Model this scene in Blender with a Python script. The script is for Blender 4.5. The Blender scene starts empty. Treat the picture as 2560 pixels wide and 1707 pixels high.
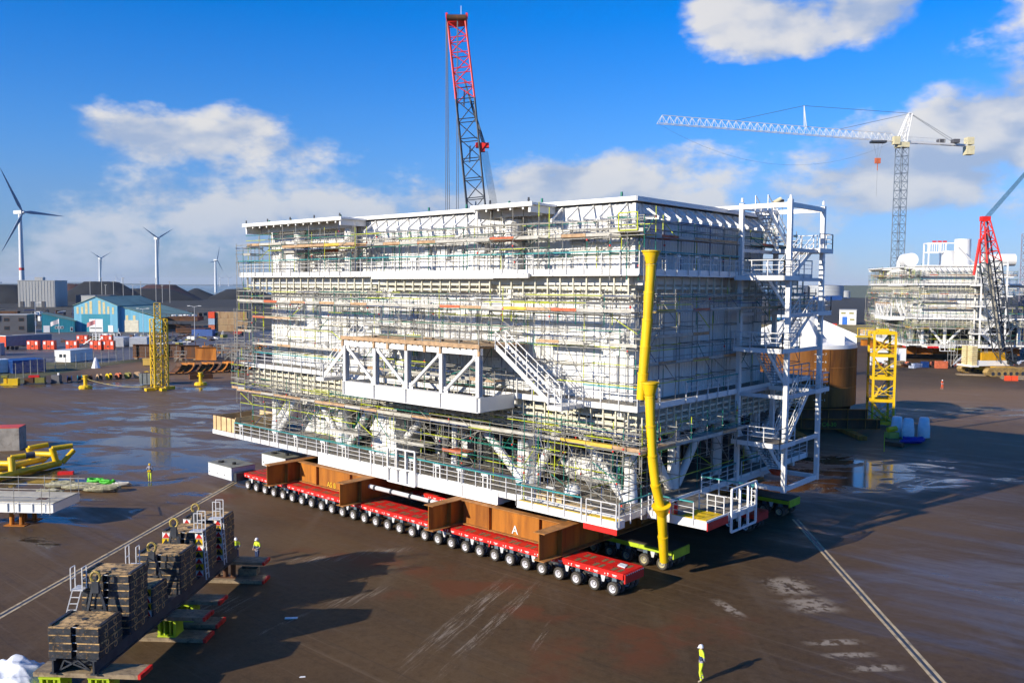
import bpy, bmesh, math, random
from mathutils import Vector, Matrix
random.seed(7)
R = math.radians
scene = bpy.context.scene
col = scene.collection

# ---------------------------------------------------------------- camera
YAW = 2.41840414                       # direction of the platform's long side
OX, OY = 6.1906, 51.785                # ground point of the first near wheel
cam_d = bpy.data.cameras.new('camera')
cam = bpy.data.objects.new('camera', cam_d)
col.objects.link(cam)
cam_d.sensor_width = 36.0
cam_d.lens = 2166.86 / 2560 * 36.0
cam_d.clip_start = 0.5
cam_d.clip_end = 40000
th, ro = 0.0642286, 0.00526294
F = Vector((0, math.cos(th), -math.sin(th)))
U0 = Vector((0, math.sin(th), math.cos(th)))
R0 = Vector((1, 0, 0))
Rt = math.cos(ro) * R0 + math.sin(ro) * U0
Ut = -math.sin(ro) * R0 + math.cos(ro) * U0
m = Matrix((Rt, Ut, -F)).transposed().to_4x4()
m.translation = Vector((0, 0, 18.826))
cam.matrix_world = m
scene.camera = cam

# ---------------------------------------------------------------- light
SUN_AZ = R(215.6)                      # where the sun stands, measured from +X
SUN_EL = R(22.0)
sun_d = bpy.data.lights.new('sun', 'SUN')
sun_d.energy = 5.0
sun_d.angle = R(0.53)
sun_d.color = (1.0, 0.91, 0.75)
sun = bpy.data.objects.new('sun', sun_d)
col.objects.link(sun)
sdir = Vector((math.cos(SUN_AZ) * math.cos(SUN_EL), math.sin(SUN_AZ) * math.cos(SUN_EL), math.sin(SUN_EL)))
sun.rotation_euler = (-sdir).to_track_quat('-Z', 'Y').to_euler()
sun.location = (-60, -40, 80)

# ---------------------------------------------------------------- sky
world = bpy.data.worlds.new('World')
scene.world = world
world.use_nodes = True
NT = world.node_tree
NT.nodes.clear()


class N:
    """small helper to wire shader nodes"""
    def __init__(s, nt): s.nt = nt; s.n = nt.nodes; s.l = nt.links
    def node(s, t, **k):
        x = s.n.new(t)
        for a, b in k.items(): setattr(x, a, b)
        return x
    def put(s, sock, v):
        if isinstance(v, bpy.types.NodeSocket): s.l.new(v, sock)
        elif isinstance(v, (tuple, list)) and sock.type == 'RGBA' and len(v) == 3: sock.default_value = (*v, 1)
        else: sock.default_value = v
    def math(s, op, a, b=0.0, c=0.0, clamp=False):
        x = s.node('ShaderNodeMath', operation=op, use_clamp=clamp)
        s.put(x.inputs[0], a); s.put(x.inputs[1], b)
        if len(x.inputs) > 2: s.put(x.inputs[2], c)
        return x.outputs[0]
    def vmath(s, op, a, b=(0, 0, 0)):
        x = s.node('ShaderNodeVectorMath', operation=op)
        s.put(x.inputs[0], a); s.put(x.inputs[1], b)
        return x.outputs['Value'] if op in ('LENGTH', 'DOT_PRODUCT', 'DISTANCE') else x.outputs[0]
    def noise(s, vec, scale, detail=4.0, rough=0.5, dist=0.0):
        x = s.node('ShaderNodeTexNoise')
        s.put(x.inputs['Vector'], vec); s.put(x.inputs['Scale'], scale); s.put(x.inputs['Detail'], detail)
        s.put(x.inputs['Roughness'], rough); s.put(x.inputs['Distortion'], dist)
        return x.outputs['Fac']
    def smooth(s, v, lo, hi, a=0.0, b=1.0):
        x = s.node('ShaderNodeMapRange', interpolation_type='SMOOTHSTEP')
        s.put(x.inputs['Value'], v); s.put(x.inputs['From Min'], lo); s.put(x.inputs['From Max'], hi)
        s.put(x.inputs['To Min'], a); s.put(x.inputs['To Max'], b)
        return x.outputs[0]
    def mix(s, f, a, b, kind='MIX'):
        x = s.node('ShaderNodeMix', data_type='RGBA', blend_type=kind)
        s.put(x.inputs['Factor'], f); s.put(x.inputs[6], a); s.put(x.inputs[7], b)
        return x.outputs[2]
    def sep(s, v):
        x = s.node('ShaderNodeSeparateXYZ'); s.put(x.inputs[0], v); return x.outputs
    def comb(s, x_, y_, z_):
        x = s.node('ShaderNodeCombineXYZ')
        s.put(x.inputs[0], x_); s.put(x.inputs[1], y_); s.put(x.inputs[2], z_)
        return x.outputs[0]


w = N(NT)
sky = w.node('ShaderNodeTexSky', sky_type='NISHITA')
sky.sun_disc = False
sky.sun_elevation = SUN_EL
sky.sun_rotation = R(90) - SUN_AZ
sky.air_density = 1.0
sky.dust_density = 0.0
sky.ozone_density = 2.2
tc = w.node('ShaderNodeTexCoord')
d = tc.outputs['Generated']
dx, dy, dz = w.sep(d)
el = w.math('ARCSINE', dz)                       # elevation, radians
az = w.math('ARCTAN2', dx, dy)                   # azimuth from +Y, to the east positive
# cumulus: fractal noise in (azimuth, stretched elevation) with puffs gathered in banks
cv = w.comb(az, w.math('MULTIPLY', el, 1.75), 0.0)
ae = w.comb(az, el, 0.0)
nA = w.noise(cv, 5.2, 6.0, 0.56, 0.12)
nB = w.noise(cv, 15.0, 5.0, 0.60, 0.0)
n = w.math('MULTIPLY_ADD', nB, 0.34, w.math('MULTIPLY', nA, 0.66))
cover = w.smooth(el, 0.0, 0.20, 0.05, -0.13)     # more cloud low down, all round
for a0, e0, ra, re, kk in ((-0.30, 0.172, 0.07, 0.040, .24), (-0.40, 0.150, 0.09, 0.036, .20), (-0.21, 0.150, 0.06, 0.036, .24), (-0.36, 0.085, 0.26, 0.030, .14), (0.05, 0.115, 0.13, 0.034, .24), (0.19, 0.148, 0.10, 0.034, .26),
          (0.22, 0.295, 0.085, 0.055, .30), (0.31, 0.262, 0.08, 0.034, .24), (0.40, 0.290, 0.06, 0.045, .28), (0.56, 0.280, 0.07, 0.050, .33), (0.56, 0.172, 0.13, 0.056, .40), (0.40, 0.130, 0.10, 0.035, .22), (0.34, 0.09, 0.2, 0.03, .12),
          (0.02, 0.07, 0.20, 0.03, .14), (-0.30, 0.30, 0.30, 0.07, -.3), (0.06, 0.25, 0.12, 0.07, -.25), (0.25, 0.215, 0.14, 0.018, -.2), (-0.57, 0.16, 0.05, 0.06, -.15)):
    mv = w.node('ShaderNodeVectorMath', operation='MULTIPLY_ADD')
    NT.links.new(ae, mv.inputs[0]); mv.inputs[1].default_value = (1/ra, 1/re, 0); mv.inputs[2].default_value = (-a0/ra, -e0/re, 0)
    cover = w.math('MULTIPLY_ADD', w.math('POWER', 0.36788, w.vmath('DOT_PRODUCT', mv.outputs[0], mv.outputs[0])), kk, cover)
dens = w.math('ADD', n, cover)
mask = w.smooth(dens, 0.52, 0.655)
mask = w.math('MULTIPLY', mask, w.smooth(el, -0.01, 0.03))
# self shade: cloud that thickens upwards is grey underneath
n2 = w.noise(w.vmath('ADD', cv, (-0.02, 0.04, 0.0)), 5.2, 3.0, 0.56, 0.12)
shade = w.smooth(w.math('MULTIPLY_ADD', w.math('SUBTRACT', nB, 0.5), 0.18, w.math('SUBTRACT', nA, n2)), -0.12, 0.07)
thick = w.smooth(dens, 0.58, 0.95)
ccol = w.mix(shade, (0.47, 0.58, 0.80), (1.0, 0.97, 0.93))
ccol = w.mix(w.math('MULTIPLY', thick, 0.22), ccol, (0.60, 0.67, 0.80))
ccol = w.mix(w.smooth(el, 0.0, 0.18, 0.60, 0.0), ccol, (0.34, 0.52, 0.84))
tn = w.mix(w.smooth(el, -0.04, 0.20), (0.36, 0.48, 0.95), (0.44, 0.76, 1.26))
tn = w.mix(w.math('MULTIPLY', w.math('MAXIMUM', w.math('SUBTRACT', el, 0.10), 0.0), 5.2, clamp=True), tn, (0.0, 0.68, 1.58))
skc = w.mix(1.0, sky.outputs[0], tn, 'MULTIPLY')
bgS = w.node('ShaderNodeBackground'); bgS.inputs['Strength'].default_value = 0.086
bgC = w.node('ShaderNodeBackground'); bgC.inputs['Strength'].default_value = 0.60
NT.links.new(skc, bgS.inputs[0])
NT.links.new(ccol, bgC.inputs[0])
mx = w.node('ShaderNodeMixShader')
w.put(mx.inputs[0], w.math('MULTIPLY', mask, 0.92)); NT.links.new(bgS.outputs[0], mx.inputs[1]); NT.links.new(bgC.outputs[0], mx.inputs[2])
ow = w.node('ShaderNodeOutputWorld')
NT.links.new(mx.outputs[0], ow.inputs[0])
world.cycles.sampling_method = 'MANUAL'
world.cycles.sample_map_resolution = 256

vs = scene.view_settings
vs.view_transform = 'Standard'; vs.look = 'None'; vs.exposure = 0.46; vs.gamma = 1.0; vs.use_curve_mapping = False
scene.render.engine = 'CYCLES'
scene.cycles.use_denoising = True
scene.cycles.denoiser = 'OPENIMAGEDENOISE'
scene.cycles.denoising_input_passes = 'RGB_ALBEDO_NORMAL'
scene.cycles.max_bounces = 4
scene.cycles.diffuse_bounces = 2
scene.cycles.use_adaptive_sampling = True
scene.cycles.adaptive_threshold = 0.03
scene.cycles.transparent_max_bounces = 4
scene.cycles.glossy_bounces = 2
scene.cycles.sample_clamp_indirect = 4.0
scene.cycles.caustics_reflective = False
scene.cycles.caustics_refractive = False
scene.render.filter_size = 1.2

# ---------------------------------------------------------------- materials
MATS = {}


def M(name, c, rough=0.5, metal=0.0, var=0.12, scale=1.2, c2=None, amt=0.5, edge=0.08, streak=False, spec=0.5, bump=0.0, detail=6.0):
    """painted / weathered surface: base colour, slow tone drift, optional second colour in patches"""
    if name in MATS: return MATS[name]
    mt = bpy.data.materials.new(name); mt.use_nodes = True
    nt = mt.node_tree; k = N(nt)
    bs = nt.nodes['Principled BSDF']
    t = k.node('ShaderNodeTexCoord').outputs['Object']
    rn = k.math('MULTIPLY', k.node('ShaderNodeObjectInfo').outputs['Random'], 37.0)
    t = k.vmath('ADD', t, k.comb(rn, rn, 0.0))
    if streak: t = k.vmath('MULTIPLY', t, (1.0, 1.0, 0.12))
    nz = k.noise(t, scale, detail, 0.6)
    lo = tuple(x * (1 - var) for x in c); hi = tuple(min(1.0, x * (1 + var)) for x in c)
    cc = k.mix(k.smooth(nz, 0.3, 0.7), lo, hi)
    rg = rough
    if c2:
        nz2 = k.noise(k.vmath('ADD', t, (5.2, 1.7, 8.8)), scale * 2.3, 8.0, 0.65)
        pm = k.smooth(nz2, 1 - amt - edge, 1 - amt + edge)
        cc = k.mix(pm, cc, c2)
        rg = k.math('ADD', rough, k.math('MULTIPLY', pm, 0.2))
    k.put(bs.inputs['Base Color'], cc)
    k.put(bs.inputs['Roughness'], rg)
    bs.inputs['Metallic'].default_value = metal
    bs.inputs['Specular IOR Level'].default_value = spec
    if bump:
        bp = k.node('ShaderNodeBump'); bp.inputs['Strength'].default_value = bump; bp.inputs['Distance'].default_value = 0.02
        k.put(bp.inputs['Height'], k.noise(t, scale * 12, 4.0, 0.6)); nt.links.new(bp.outputs[0], bs.inputs['Normal'])
    MATS[name] = mt
    return mt


WHITE = M('white_paint', (0.80, 0.79, 0.76), 0.42, var=0.04, scale=0.35, c2=(0.62, 0.58, 0.50), amt=0.30, edge=0.05, streak=True)
WALLW = M('white_cladding', (0.80, 0.79, 0.76), 0.5, var=0.04, scale=0.3, c2=(0.66, 0.63, 0.56), amt=0.33, edge=0.10, streak=True)
STEELW = M('pale_grey_steel', (0.60, 0.60, 0.60), 0.45, var=0.06, scale=0.6, c2=(0.42, 0.38, 0.32), amt=0.32, streak=True)
CREAM = M('cream_tray', (0.60, 0.57, 0.45), 0.55, var=0.1, scale=0.8)
GRATE = M('deck_grating', (0.20, 0.175, 0.14), 0.7, var=0.2, scale=0.7, c2=(0.30, 0.27, 0.22), amt=0.4)
GALV = M('galvanised_pole', (0.30, 0.29, 0.26), 0.5, 0.15, var=0.25, scale=1.7)
GREENP = M('green_pole', (0.010, 0.17, 0.12), 0.5, var=0.25, scale=1.5)
LIMEP = M('lime_pole', (0.52, 0.58, 0.02), 0.5, var=0.2, scale=1.5)
BLUEP = M('dark_blue_pole', (0.02, 0.05, 0.16), 0.5, var=0.2, scale=1.5)
TEAL = M('teal_rail_cover', (0.03, 0.25, 0.26), 0.6, var=0.25, scale=0.9)
REDTAG = M('red_tag', (0.62, 0.03, 0.02), 0.5)
PLANKG = M('grey_board', (0.44, 0.42, 0.37), 0.6, var=0.18, scale=2.0)
PLANKW = M('wood_board', (0.42, 0.27, 0.15), 0.75, var=0.25, scale=2.5)
PLANKO = M('orange_board', (0.50, 0.12, 0.05), 0.7, var=0.25, scale=2.0)
PLANKY = M('yellow_board', (0.62, 0.40, 0.05), 0.7, var=0.2, scale=2.0)
RUST = M('rust_steel', (0.40, 0.135, 0.006), 0.75, var=0.30, scale=0.5, c2=(0.20, 0.062, 0.008), amt=0.42, edge=0.16, streak=True, bump=0.1)
RUSTD = M('dark_rust_steel', (0.085, 0.034, 0.012), 0.75, var=0.3, scale=0.6, c2=(0.16, 0.055, 0.012), amt=0.4, edge=0.12, streak=True)
RUSTE = M('orange_rust_edge', (0.36, 0.15, 0.035), 0.75, var=0.3, scale=1.5)
YELLOW = M('yellow_paint', (0.78, 0.50, 0.006), 0.45, var=0.10, scale=0.9, c2=(0.56, 0.36, 0.05), amt=0.34, streak=True)
RED = M('red_paint', (0.62, 0.012, 0.008), 0.5, var=0.14, scale=0.9, c2=(0.34, 0.035, 0.02), amt=0.36, edge=0.12)
REDC = M('crane_red', (0.74, 0.022, 0.012), 0.45, var=0.08)
REDO = M('orange_red_paint', (0.72, 0.07, 0.015), 0.45, var=0.1)
LIME = M('lime_paint', (0.38, 0.50, 0.015), 0.5, var=0.15, scale=1.0, c2=(0.2, 0.2, 0.03), amt=0.35)
TYRE = M('tyre_rubber', (0.060, 0.052, 0.042), 0.85, var=0.25, scale=6)
RIMW = M('white_rim', (0.72, 0.70, 0.72), 0.45, var=0.08, scale=6)
DARK = M('dark_steel', (0.035, 0.04, 0.05), 0.5, var=0.3, scale=2)
BLACK = M('plain_black', (0.012, 0.012, 0.014), 0.7)  # plain black of latches, exhausts, wheels and marks
BLUESTEEL = M('blue_grey_steel', (0.10, 0.14, 0.18), 0.5, var=0.25, scale=3)
NONSLIP = M('nonslip_patch', (0.16, 0.13, 0.05), 0.85, var=0.2, scale=4)
MATW = M('white_mark', (0.80, 0.80, 0.78), 0.6, var=0.03)
TIMBER = M('weathered_timber', (0.27, 0.20, 0.12), 0.75, var=0.3, scale=1.6, c2=(0.16, 0.11, 0.07), amt=0.42, bump=0.15)
PLY = M('raw_plywood', (0.62, 0.44, 0.22), 0.7, var=0.14, scale=1.2)
TARP = M('white_tarpaulin', (0.78, 0.80, 0.82), 0.45, var=0.08, scale=1.0, c2=(0.66, 0.69, 0.74), amt=0.4, edge=0.2, bump=0.35)
CONC = M('concrete', (0.33, 0.30, 0.26), 0.85, var=0.2, scale=0.8, c2=(0.22, 0.19, 0.16), amt=0.4, bump=0.2)
BLUE = M('blue_paint', (0.010, 0.06, 0.24), 0.45, var=0.1)
CBLUE = M('cyan_cladding', (0.13, 0.40, 0.55), 0.6, var=0.08, scale=0.2, streak=True)
TEALC = M('teal_cladding', (0.012, 0.24, 0.33), 0.6, var=0.08, scale=0.2, streak=True)
ROOFG = M('mossy_green_roof', (0.22, 0.33, 0.25), 0.7, var=0.2, scale=0.15)
GREYC = M('grey_cladding', (0.42, 0.42, 0.40), 0.6, var=0.06, scale=0.1, streak=True)
GREYD = M('dark_grey_cladding', (0.09, 0.09, 0.10), 0.6, var=0.12, scale=0.2)
GLASS = M('dark_window', (0.03, 0.04, 0.05), 0.12)
COAL = M('coal', (0.012, 0.014, 0.018), 0.9, var=0.4, scale=0.04)
ORE = M('red_ore', (0.055, 0.022, 0.022), 0.9, var=0.3, scale=0.04)
GRASS = M('rough_grass', (0.070, 0.072, 0.022), 0.9, var=0.45, scale=0.12, c2=(0.13, 0.10, 0.04), amt=0.45)
TURB = M('turbine_white', (0.62, 0.64, 0.66), 0.5, var=0.03, scale=0.05)
TURBG = M('turbine_grey', (0.16, 0.24, 0.34), 0.5, var=0.05, scale=0.05)
BOOMD = M('dark_boom_steel', (0.035, 0.045, 0.06), 0.5, var=0.2)
GREYBOOM = M('grey_mast_steel', (0.13, 0.17, 0.22), 0.5, var=0.15)
CABLE = M('steel_cable', (0.10, 0.12, 0.15), 0.5)
SKIN = M('skin', (0.50, 0.28, 0.20), 0.55, var=0.05)
HIVIS = M('hivis_yellow', (0.62, 0.76, 0.03), 0.7, var=0.08, scale=8)
NAVY = M('navy_cloth', (0.015, 0.035, 0.11), 0.8, var=0.2, scale=8)
REFL = M('grey_reflective_cloth', (0.30, 0.29, 0.33), 0.5, var=0.1, scale=8)
BOOT = M('pale_boot', (0.36, 0.30, 0.22), 0.7, var=0.2, scale=8)
HELM = M('white_helmet', (0.80, 0.80, 0.80), 0.3, var=0.02)
ORANGEC = M('orange_coverall', (0.75, 0.10, 0.015), 0.7, var=0.1, scale=8)
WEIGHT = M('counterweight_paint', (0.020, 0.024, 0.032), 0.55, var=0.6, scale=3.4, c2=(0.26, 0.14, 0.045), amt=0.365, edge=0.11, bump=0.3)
WEIGHTT = M('counterweight_top', (0.56, 0.35, 0.14), 0.7, var=0.4, scale=1.6, c2=(0.07, 0.055, 0.04), amt=0.47, edge=0.10, bump=0.3)  # rust on the tops, painted paler to carry the grazing sun
HOSE = M('grey_sling', (0.30, 0.28, 0.18), 0.85, var=0.3, scale=4)
GREENS = M('bright_green_sling', (0.06, 0.50, 0.02), 0.6, var=0.15, scale=3)
BEIGE = M('beige_container', (0.45, 0.30, 0.15), 0.65, var=0.2, scale=0.4, c2=(0.28, 0.12, 0.04), amt=0.4, streak=True)
OLIVE = M('olive_paint', (0.22, 0.20, 0.03), 0.6)

# ---------------------------------------------------------------- mesh helpers


class MB:
    def __init__(s): s.v = []; s.f = []
    def quad_box(s, c8):
        i = len(s.v); s.v += [tuple(p) for p in c8]
        s.f += [(i, i+3, i+2, i+1), (i+4, i+5, i+6, i+7), (i, i+1, i+5, i+4), (i+1, i+2, i+6, i+5), (i+2, i+3, i+7, i+6), (i+3, i, i+4, i+7)]
        return s
    def box(s, x0, x1, y0, y1, z0, z1):
        if x0 > x1: x0, x1 = x1, x0
        if y0 > y1: y0, y1 = y1, y0
        if z0 > z1: z0, z1 = z1, z0
        return s.quad_box([(x0, y0, z0), (x1, y0, z0), (x1, y1, z0), (x0, y1, z0), (x0, y0, z1), (x1, y0, z1), (x1, y1, z1), (x0, y1, z1)])
    def rbox(s, c, size, rz):
        cx, cy, z0 = c; lx, ly, lz = size; ca, sa = math.cos(rz), math.sin(rz)
        P = lambda x, y, z: (cx + x*ca - y*sa, cy + x*sa + y*ca, z0 + z)
        hx, hy = lx/2, ly/2
        return s.quad_box([P(-hx, -hy, 0), P(hx, -hy, 0), P(hx, hy, 0), P(-hx, hy, 0), P(-hx, -hy, lz), P(hx, -hy, lz), P(hx, hy, lz), P(-hx, hy, lz)])
    def bar(s, p, q, w, h=None, up=(0, 0, 1)):
        """rectangular bar from p to q, w across and h along 'up'"""
        h = h or w
        p = Vector(p); q = Vector(q); d = q - p
        if d.length < 1e-6: return s
        d.normalize(); u = Vector(up)
        if abs(d.dot(u)) > 0.98: u = Vector((1, 0, 0)) if abs(d.x) < 0.9 else Vector((0, 1, 0))
        x = d.cross(u).normalized() * (w / 2); y = x.cross(d).normalized() * (h / 2)
        return s.quad_box([p-x-y, p+x-y, p+x+y, p-x+y, q-x-y, q+x-y, q+x+y, q-x+y])
    def tube(s, p, q, r, n=8, r2=None, cap=True):
        r2 = r if r2 is None else r2
        p = Vector(p); q = Vector(q); d = (q - p).normalized()
        u = Vector((0, 0, 1)) if abs(d.z) < 0.95 else Vector((1, 0, 0))
        x = d.cross(u).normalized(); y = d.cross(x)
        i = len(s.v)
        for k in range(n):
            t = 2*math.pi*k/n; o = x*math.cos(t) + y*math.sin(t)
            s.v.append(tuple(p + o*r)); s.v.append(tuple(q + o*r2))
        for k in range(n):
            a = i+2*k; b = i+2*((k+1) % n)
            s.f.append((a, b, b+1, a+1))
        if cap:
            s.f.append(tuple(i+2*k for k in range(n-1, -1, -1))); s.f.append(tuple(i+2*k+1 for k in range(n)))
        return s
    def path(s, pts, r, n=6):
        for a, b in zip(pts[:-1], pts[1:]): s.tube(a, b, r, n)
        return s
    def prism(s, poly, z0, z1):
        i = len(s.v); n = len(poly)
        s.v += [(x, y, z0) for x, y in poly] + [(x, y, z1) for x, y in poly]
        s.f.append(tuple(range(i+n-1, i-1, -1))); s.f.append(tuple(range(i+n, i+2*n)))
        for k in range(n): s.f.append((i+k, i+(k+1) % n, i+n+(k+1) % n, i+n+k))
        return s
    def slab(s, pts, t):
        """planar polygon given by 3-D points, thickened by vector t"""
        i = len(s.v); n = len(pts); t = Vector(t)
        s.v += [tuple(p) for p in pts] + [tuple(Vector(p)+t) for p in pts]
        s.f.append(tuple(range(i+n-1, i-1, -1))); s.f.append(tuple(range(i+n, i+2*n)))
        for k in range(n): s.f.append((i+k, i+(k+1) % n, i+n+(k+1) % n, i+n+k))
        return s
    def lathe(s, prof, n=24, axis='z', c=(0, 0, 0)):
        i = len(s.v); m_ = len(prof)
        for k in range(n):
            t = 2*math.pi*k/n
            for r, h in prof:
                x, y = r*math.cos(t), r*math.sin(t)
                p = (x, y, h) if axis == 'z' else ((x, h, y) if axis == 'y' else (h, x, y))
                s.v.append((p[0]+c[0], p[1]+c[1], p[2]+c[2]))
        for k in range(n):
            for j in range(m_-1):
                a = i+k*m_+j; b = i+((k+1) % n)*m_+j
                s.f.append((a, b, b+1, a+1))
        return s
    def add(s, other, mat=None):
        i = len(s.v)
        s.v += [tuple(mat @ Vector(p)) for p in other.v] if mat else other.v
        s.f += [tuple(i+k for k in f) for f in other.f]
        return s
    def mesh(s, name, mat, smooth=False):
        me = bpy.data.meshes.new(name)
        me.from_pydata(s.v, [], s.f)
        me.materials.append(mat)
        if smooth:
            me.polygons.foreach_set('use_smooth', [True]*len(me.polygons))
            try: me.set_sharp_from_angle(angle=R(40))
            except Exception: pass
        me.update()
        return me
    def build(s, name, mat, parent=None, smooth=False, **kw):
        return mk(name, s.mesh(name, mat, smooth), parent, **kw)


def mk(name, me, parent=None, loc=None, rz=None, kind=None):
    o = bpy.data.objects.new(name, me)
    col.objects.link(o)
    if parent: o.parent = parent
    if loc is not None: o.location = loc
    if rz is not None: o.rotation_euler = (0, 0, rz)
    if kind: o['kind'] = kind
    return o


def tag(o, label, cat, group=None):
    o['label'] = label; o['category'] = cat
    if group: o['group'] = group
    return o


def thing(name, label, cat, loc=(0, 0, 0), rz=0.0, group=None):
    o = bpy.data.objects.new(name, None)
    o.empty_display_size = 0.5
    col.objects.link(o)
    o.location = loc; o.rotation_euler = (0, 0, rz)
    return tag(o, label, cat, group)


KIDS = {}


def copy_tree(o, parent=None, label=None, top=True):
    c = o.copy(); col.objects.link(c)
    c.parent = parent
    if label: c['label'] = label
    kids = KIDS.get(o.name)
    if kids is None:
        kids = KIDS[o.name] = list(o.children)
    for ch in kids: copy_tree(ch, c, top=False)
    return c


CA, SA = math.cos(YAW), math.sin(YAW)
def W(a, b, z=0.0):
    """platform coordinates (a along the long side, b into depth) to world"""
    return (OX + a*CA + b*SA, OY + a*SA - b*CA, z)
def L(a, b, z): return Vector((a, -b, z))
def lbox(mb, a0, a1, b0, b1, z0, z1): return mb.box(a0, a1, -b1, -b0, z0, z1)


def text_mesh(s, size, mat, ext=0.01, name='lettering'):
    cu = bpy.data.curves.new(name, 'FONT'); cu.body = s; cu.size = size; cu.extrude = ext
    cu.align_x = 'CENTER'; cu.align_y = 'CENTER'; cu.resolution_u = 2
    o = bpy.data.objects.new('tmp_text', cu); col.objects.link(o)
    me = bpy.data.meshes.new_from_object(o.evaluated_get(bpy.context.evaluated_depsgraph_get()))
    bpy.data.objects.remove(o); bpy.data.curves.remove(cu)
    me.name = name; me.materials.clear(); me.materials.append(mat)
    return me


def letters(s, size, mat, parent, loc, right, up, name='lettering', ext=0.008):
    o = mk(name, text_mesh(s, size, mat, ext, name), parent)
    r_ = Vector(right).normalized(); u_ = Vector(up).normalized(); n_ = r_.cross(u_)
    mm = Matrix((r_, u_, n_)).transposed().to_4x4(); mm.translation = Vector(loc)
    o.matrix_local = mm
    return o


# ================================================================ setting
def ground_material():
    mt = bpy.data.materials.new('wet_asphalt'); mt.use_nodes = True
    nt = mt.node_tree; k = N(nt); bs = nt.nodes['Principled BSDF']
    P = k.node('ShaderNodeTexCoord').outputs['Object']
    px, py, pz = k.sep(P)
    def zone(cx, cy, rx, ry, rot=0.0, p=1.0):
        c, s = math.cos(rot), math.sin(rot)
        ux = k.math('SUBTRACT', px, cx); uy = k.math('SUBTRACT', py, cy)
        u = k.math('DIVIDE', k.math('ADD', k.math('MULTIPLY', ux, c), k.math('MULTIPLY', uy, s)), rx)
        v = k.math('DIVIDE', k.math('SUBTRACT', k.math('MULTIPLY', uy, c), k.math('MULTIPLY', ux, s)), ry)
        q = k.math('ADD', k.math('MULTIPLY', u, u), k.math('MULTIPLY', v, v))
        return k.math('EXPONENT', k.math('MULTIPLY', k.math('POWER', q, p), -1.0))
    def strip(x0, y0, ang, length, width):
        """hard-edged long patch (drag marks): 1 inside"""
        c, s = math.cos(ang), math.sin(ang)
        ux = k.math('SUBTRACT', px, x0); uy = k.math('SUBTRACT', py, y0)
        u = k.math('ADD', k.math('MULTIPLY', ux, c), k.math('MULTIPLY', uy, s))
        v = k.math('SUBTRACT', k.math('MULTIPLY', uy, c), k.math('MULTIPLY', ux, s))
        return k.math('MULTIPLY', k.smooth(k.math('ABSOLUTE', u), length*0.55, length*0.12), k.smooth(k.math('ABSOLUTE', v), width*0.6, width*0.25))
    def add(*xs):
        r = xs[0]
        for x in xs[1:]: r = k.math('ADD', r, x)
        return r
    big = k.noise(P, 0.045, 5.0, 0.55)
    mid = k.noise(P, 0.35, 6.0, 0.6)
    fine = k.noise(P, 9.0, 5.0, 0.7)
    grit = k.noise(P, 40.0, 3.0, 0.7)
    # tyre sweep: noise stretched along the load's travel and along the quay
    sw = k.vmath('MULTIPLY', k.comb(k.math('ADD', k.math('MULTIPLY', px, CA), k.math('MULTIPLY', py, SA)), k.math('SUBTRACT', k.math('MULTIPLY', py, CA), k.math('MULTIPLY', px, SA)), 0.0), (0.035, 0.55, 1.0))
    sweep = k.noise(sw, 1.0, 6.0, 0.62)
    swB = k.vmath('MULTIPLY', P, (0.55, 0.06, 1.0))
    sweepB = k.noise(swB, 1.0, 6.0, 0.6)
    base = k.mix(k.smooth(big, 0.35, 0.65), (0.060, 0.033, 0.012), (0.106, 0.060, 0.023))
    base = k.mix(k.smooth(sweep, 0.45, 0.75, 0.0, 0.55), base, (0.042, 0.030, 0.019))
    base = k.mix(k.smooth(sweepB, 0.52, 0.75, 0.0, 0.5), base, (0.125, 0.088, 0.056))
    base = k.mix(k.smooth(fine, 0.45, 0.75, 0.0, 0.35), base, (0.15, 0.11, 0.072))
    mot = k.noise(P, 2.2, 5.0, 0.65)
    base = k.mix(k.smooth(mot, 0.35, 0.70, 0.0, 0.28), base, (0.130, 0.085, 0.046))
    base = k.mix(k.smooth(mot, 0.50, 0.30, 0.0, 0.32), base, (0.030, 0.020, 0.012))
    trk = k.noise(k.vmath('MULTIPLY', sw, (0.7, 4.5, 1.0)), 1.0, 4.0, 0.7)
    base = k.mix(k.smooth(trk, 0.56, 0.70, 0.0, 0.40), base, (0.165, 0.118, 0.075))
    base = k.mix(k.smooth(trk, 0.44, 0.33, 0.0, 0.45), base, (0.030, 0.021, 0.014))
    # sandy ground round the work areas
    sand = add(zone(-72, 196, 34, 20), zone(-45, 178, 30, 12), zone(84, 150, 40, 16), zone(100, 128, 40, 9, 0.1), k.math('MULTIPLY', zone(-20, 110, 40, 14), 0.5))
    sandm = k.smooth(k.math('ADD', sand, k.math('MULTIPLY', k.math('SUBTRACT', mid, 0.5), 1.1)), 0.28, 0.85)
    base = k.mix(k.math('MULTIPLY', sandm, 0.85), base, k.mix(fine, (0.17, 0.090, 0.036), (0.31, 0.185, 0.085)))
    dust = add(k.math('MULTIPLY', zone(-58, 128, 60, 44), 0.9), k.math('MULTIPLY', zone(-30, 92, 26, 18), 0.5), k.math('MULTIPLY', zone(74, 128, 60, 34), 0.8))
    base = k.mix(k.math('MULTIPLY', k.math('MINIMUM', dust, 1.0), k.smooth(big, 0.25, 0.7, 0.45, 0.9)), base, (0.21, 0.130, 0.068))
    # rust and oil stains
    st = add(zone(-9.5, 58, 7, 2.2, -0.35), zone(-3, 53, 6, 1.8, 0.2), zone(6.5, 44.5, 9, 3.0, 0.5), zone(-26, 76, 4, 3), zone(1.5, 49.0, 2.5, 1.5))
    stm = k.smooth(k.math('MULTIPLY', st, k.smooth(mid, 0.3, 0.7)), 0.12, 0.7, 0.0, 0.75)
    base = k.mix(stm, base, (0.13, 0.042, 0.016))
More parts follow.
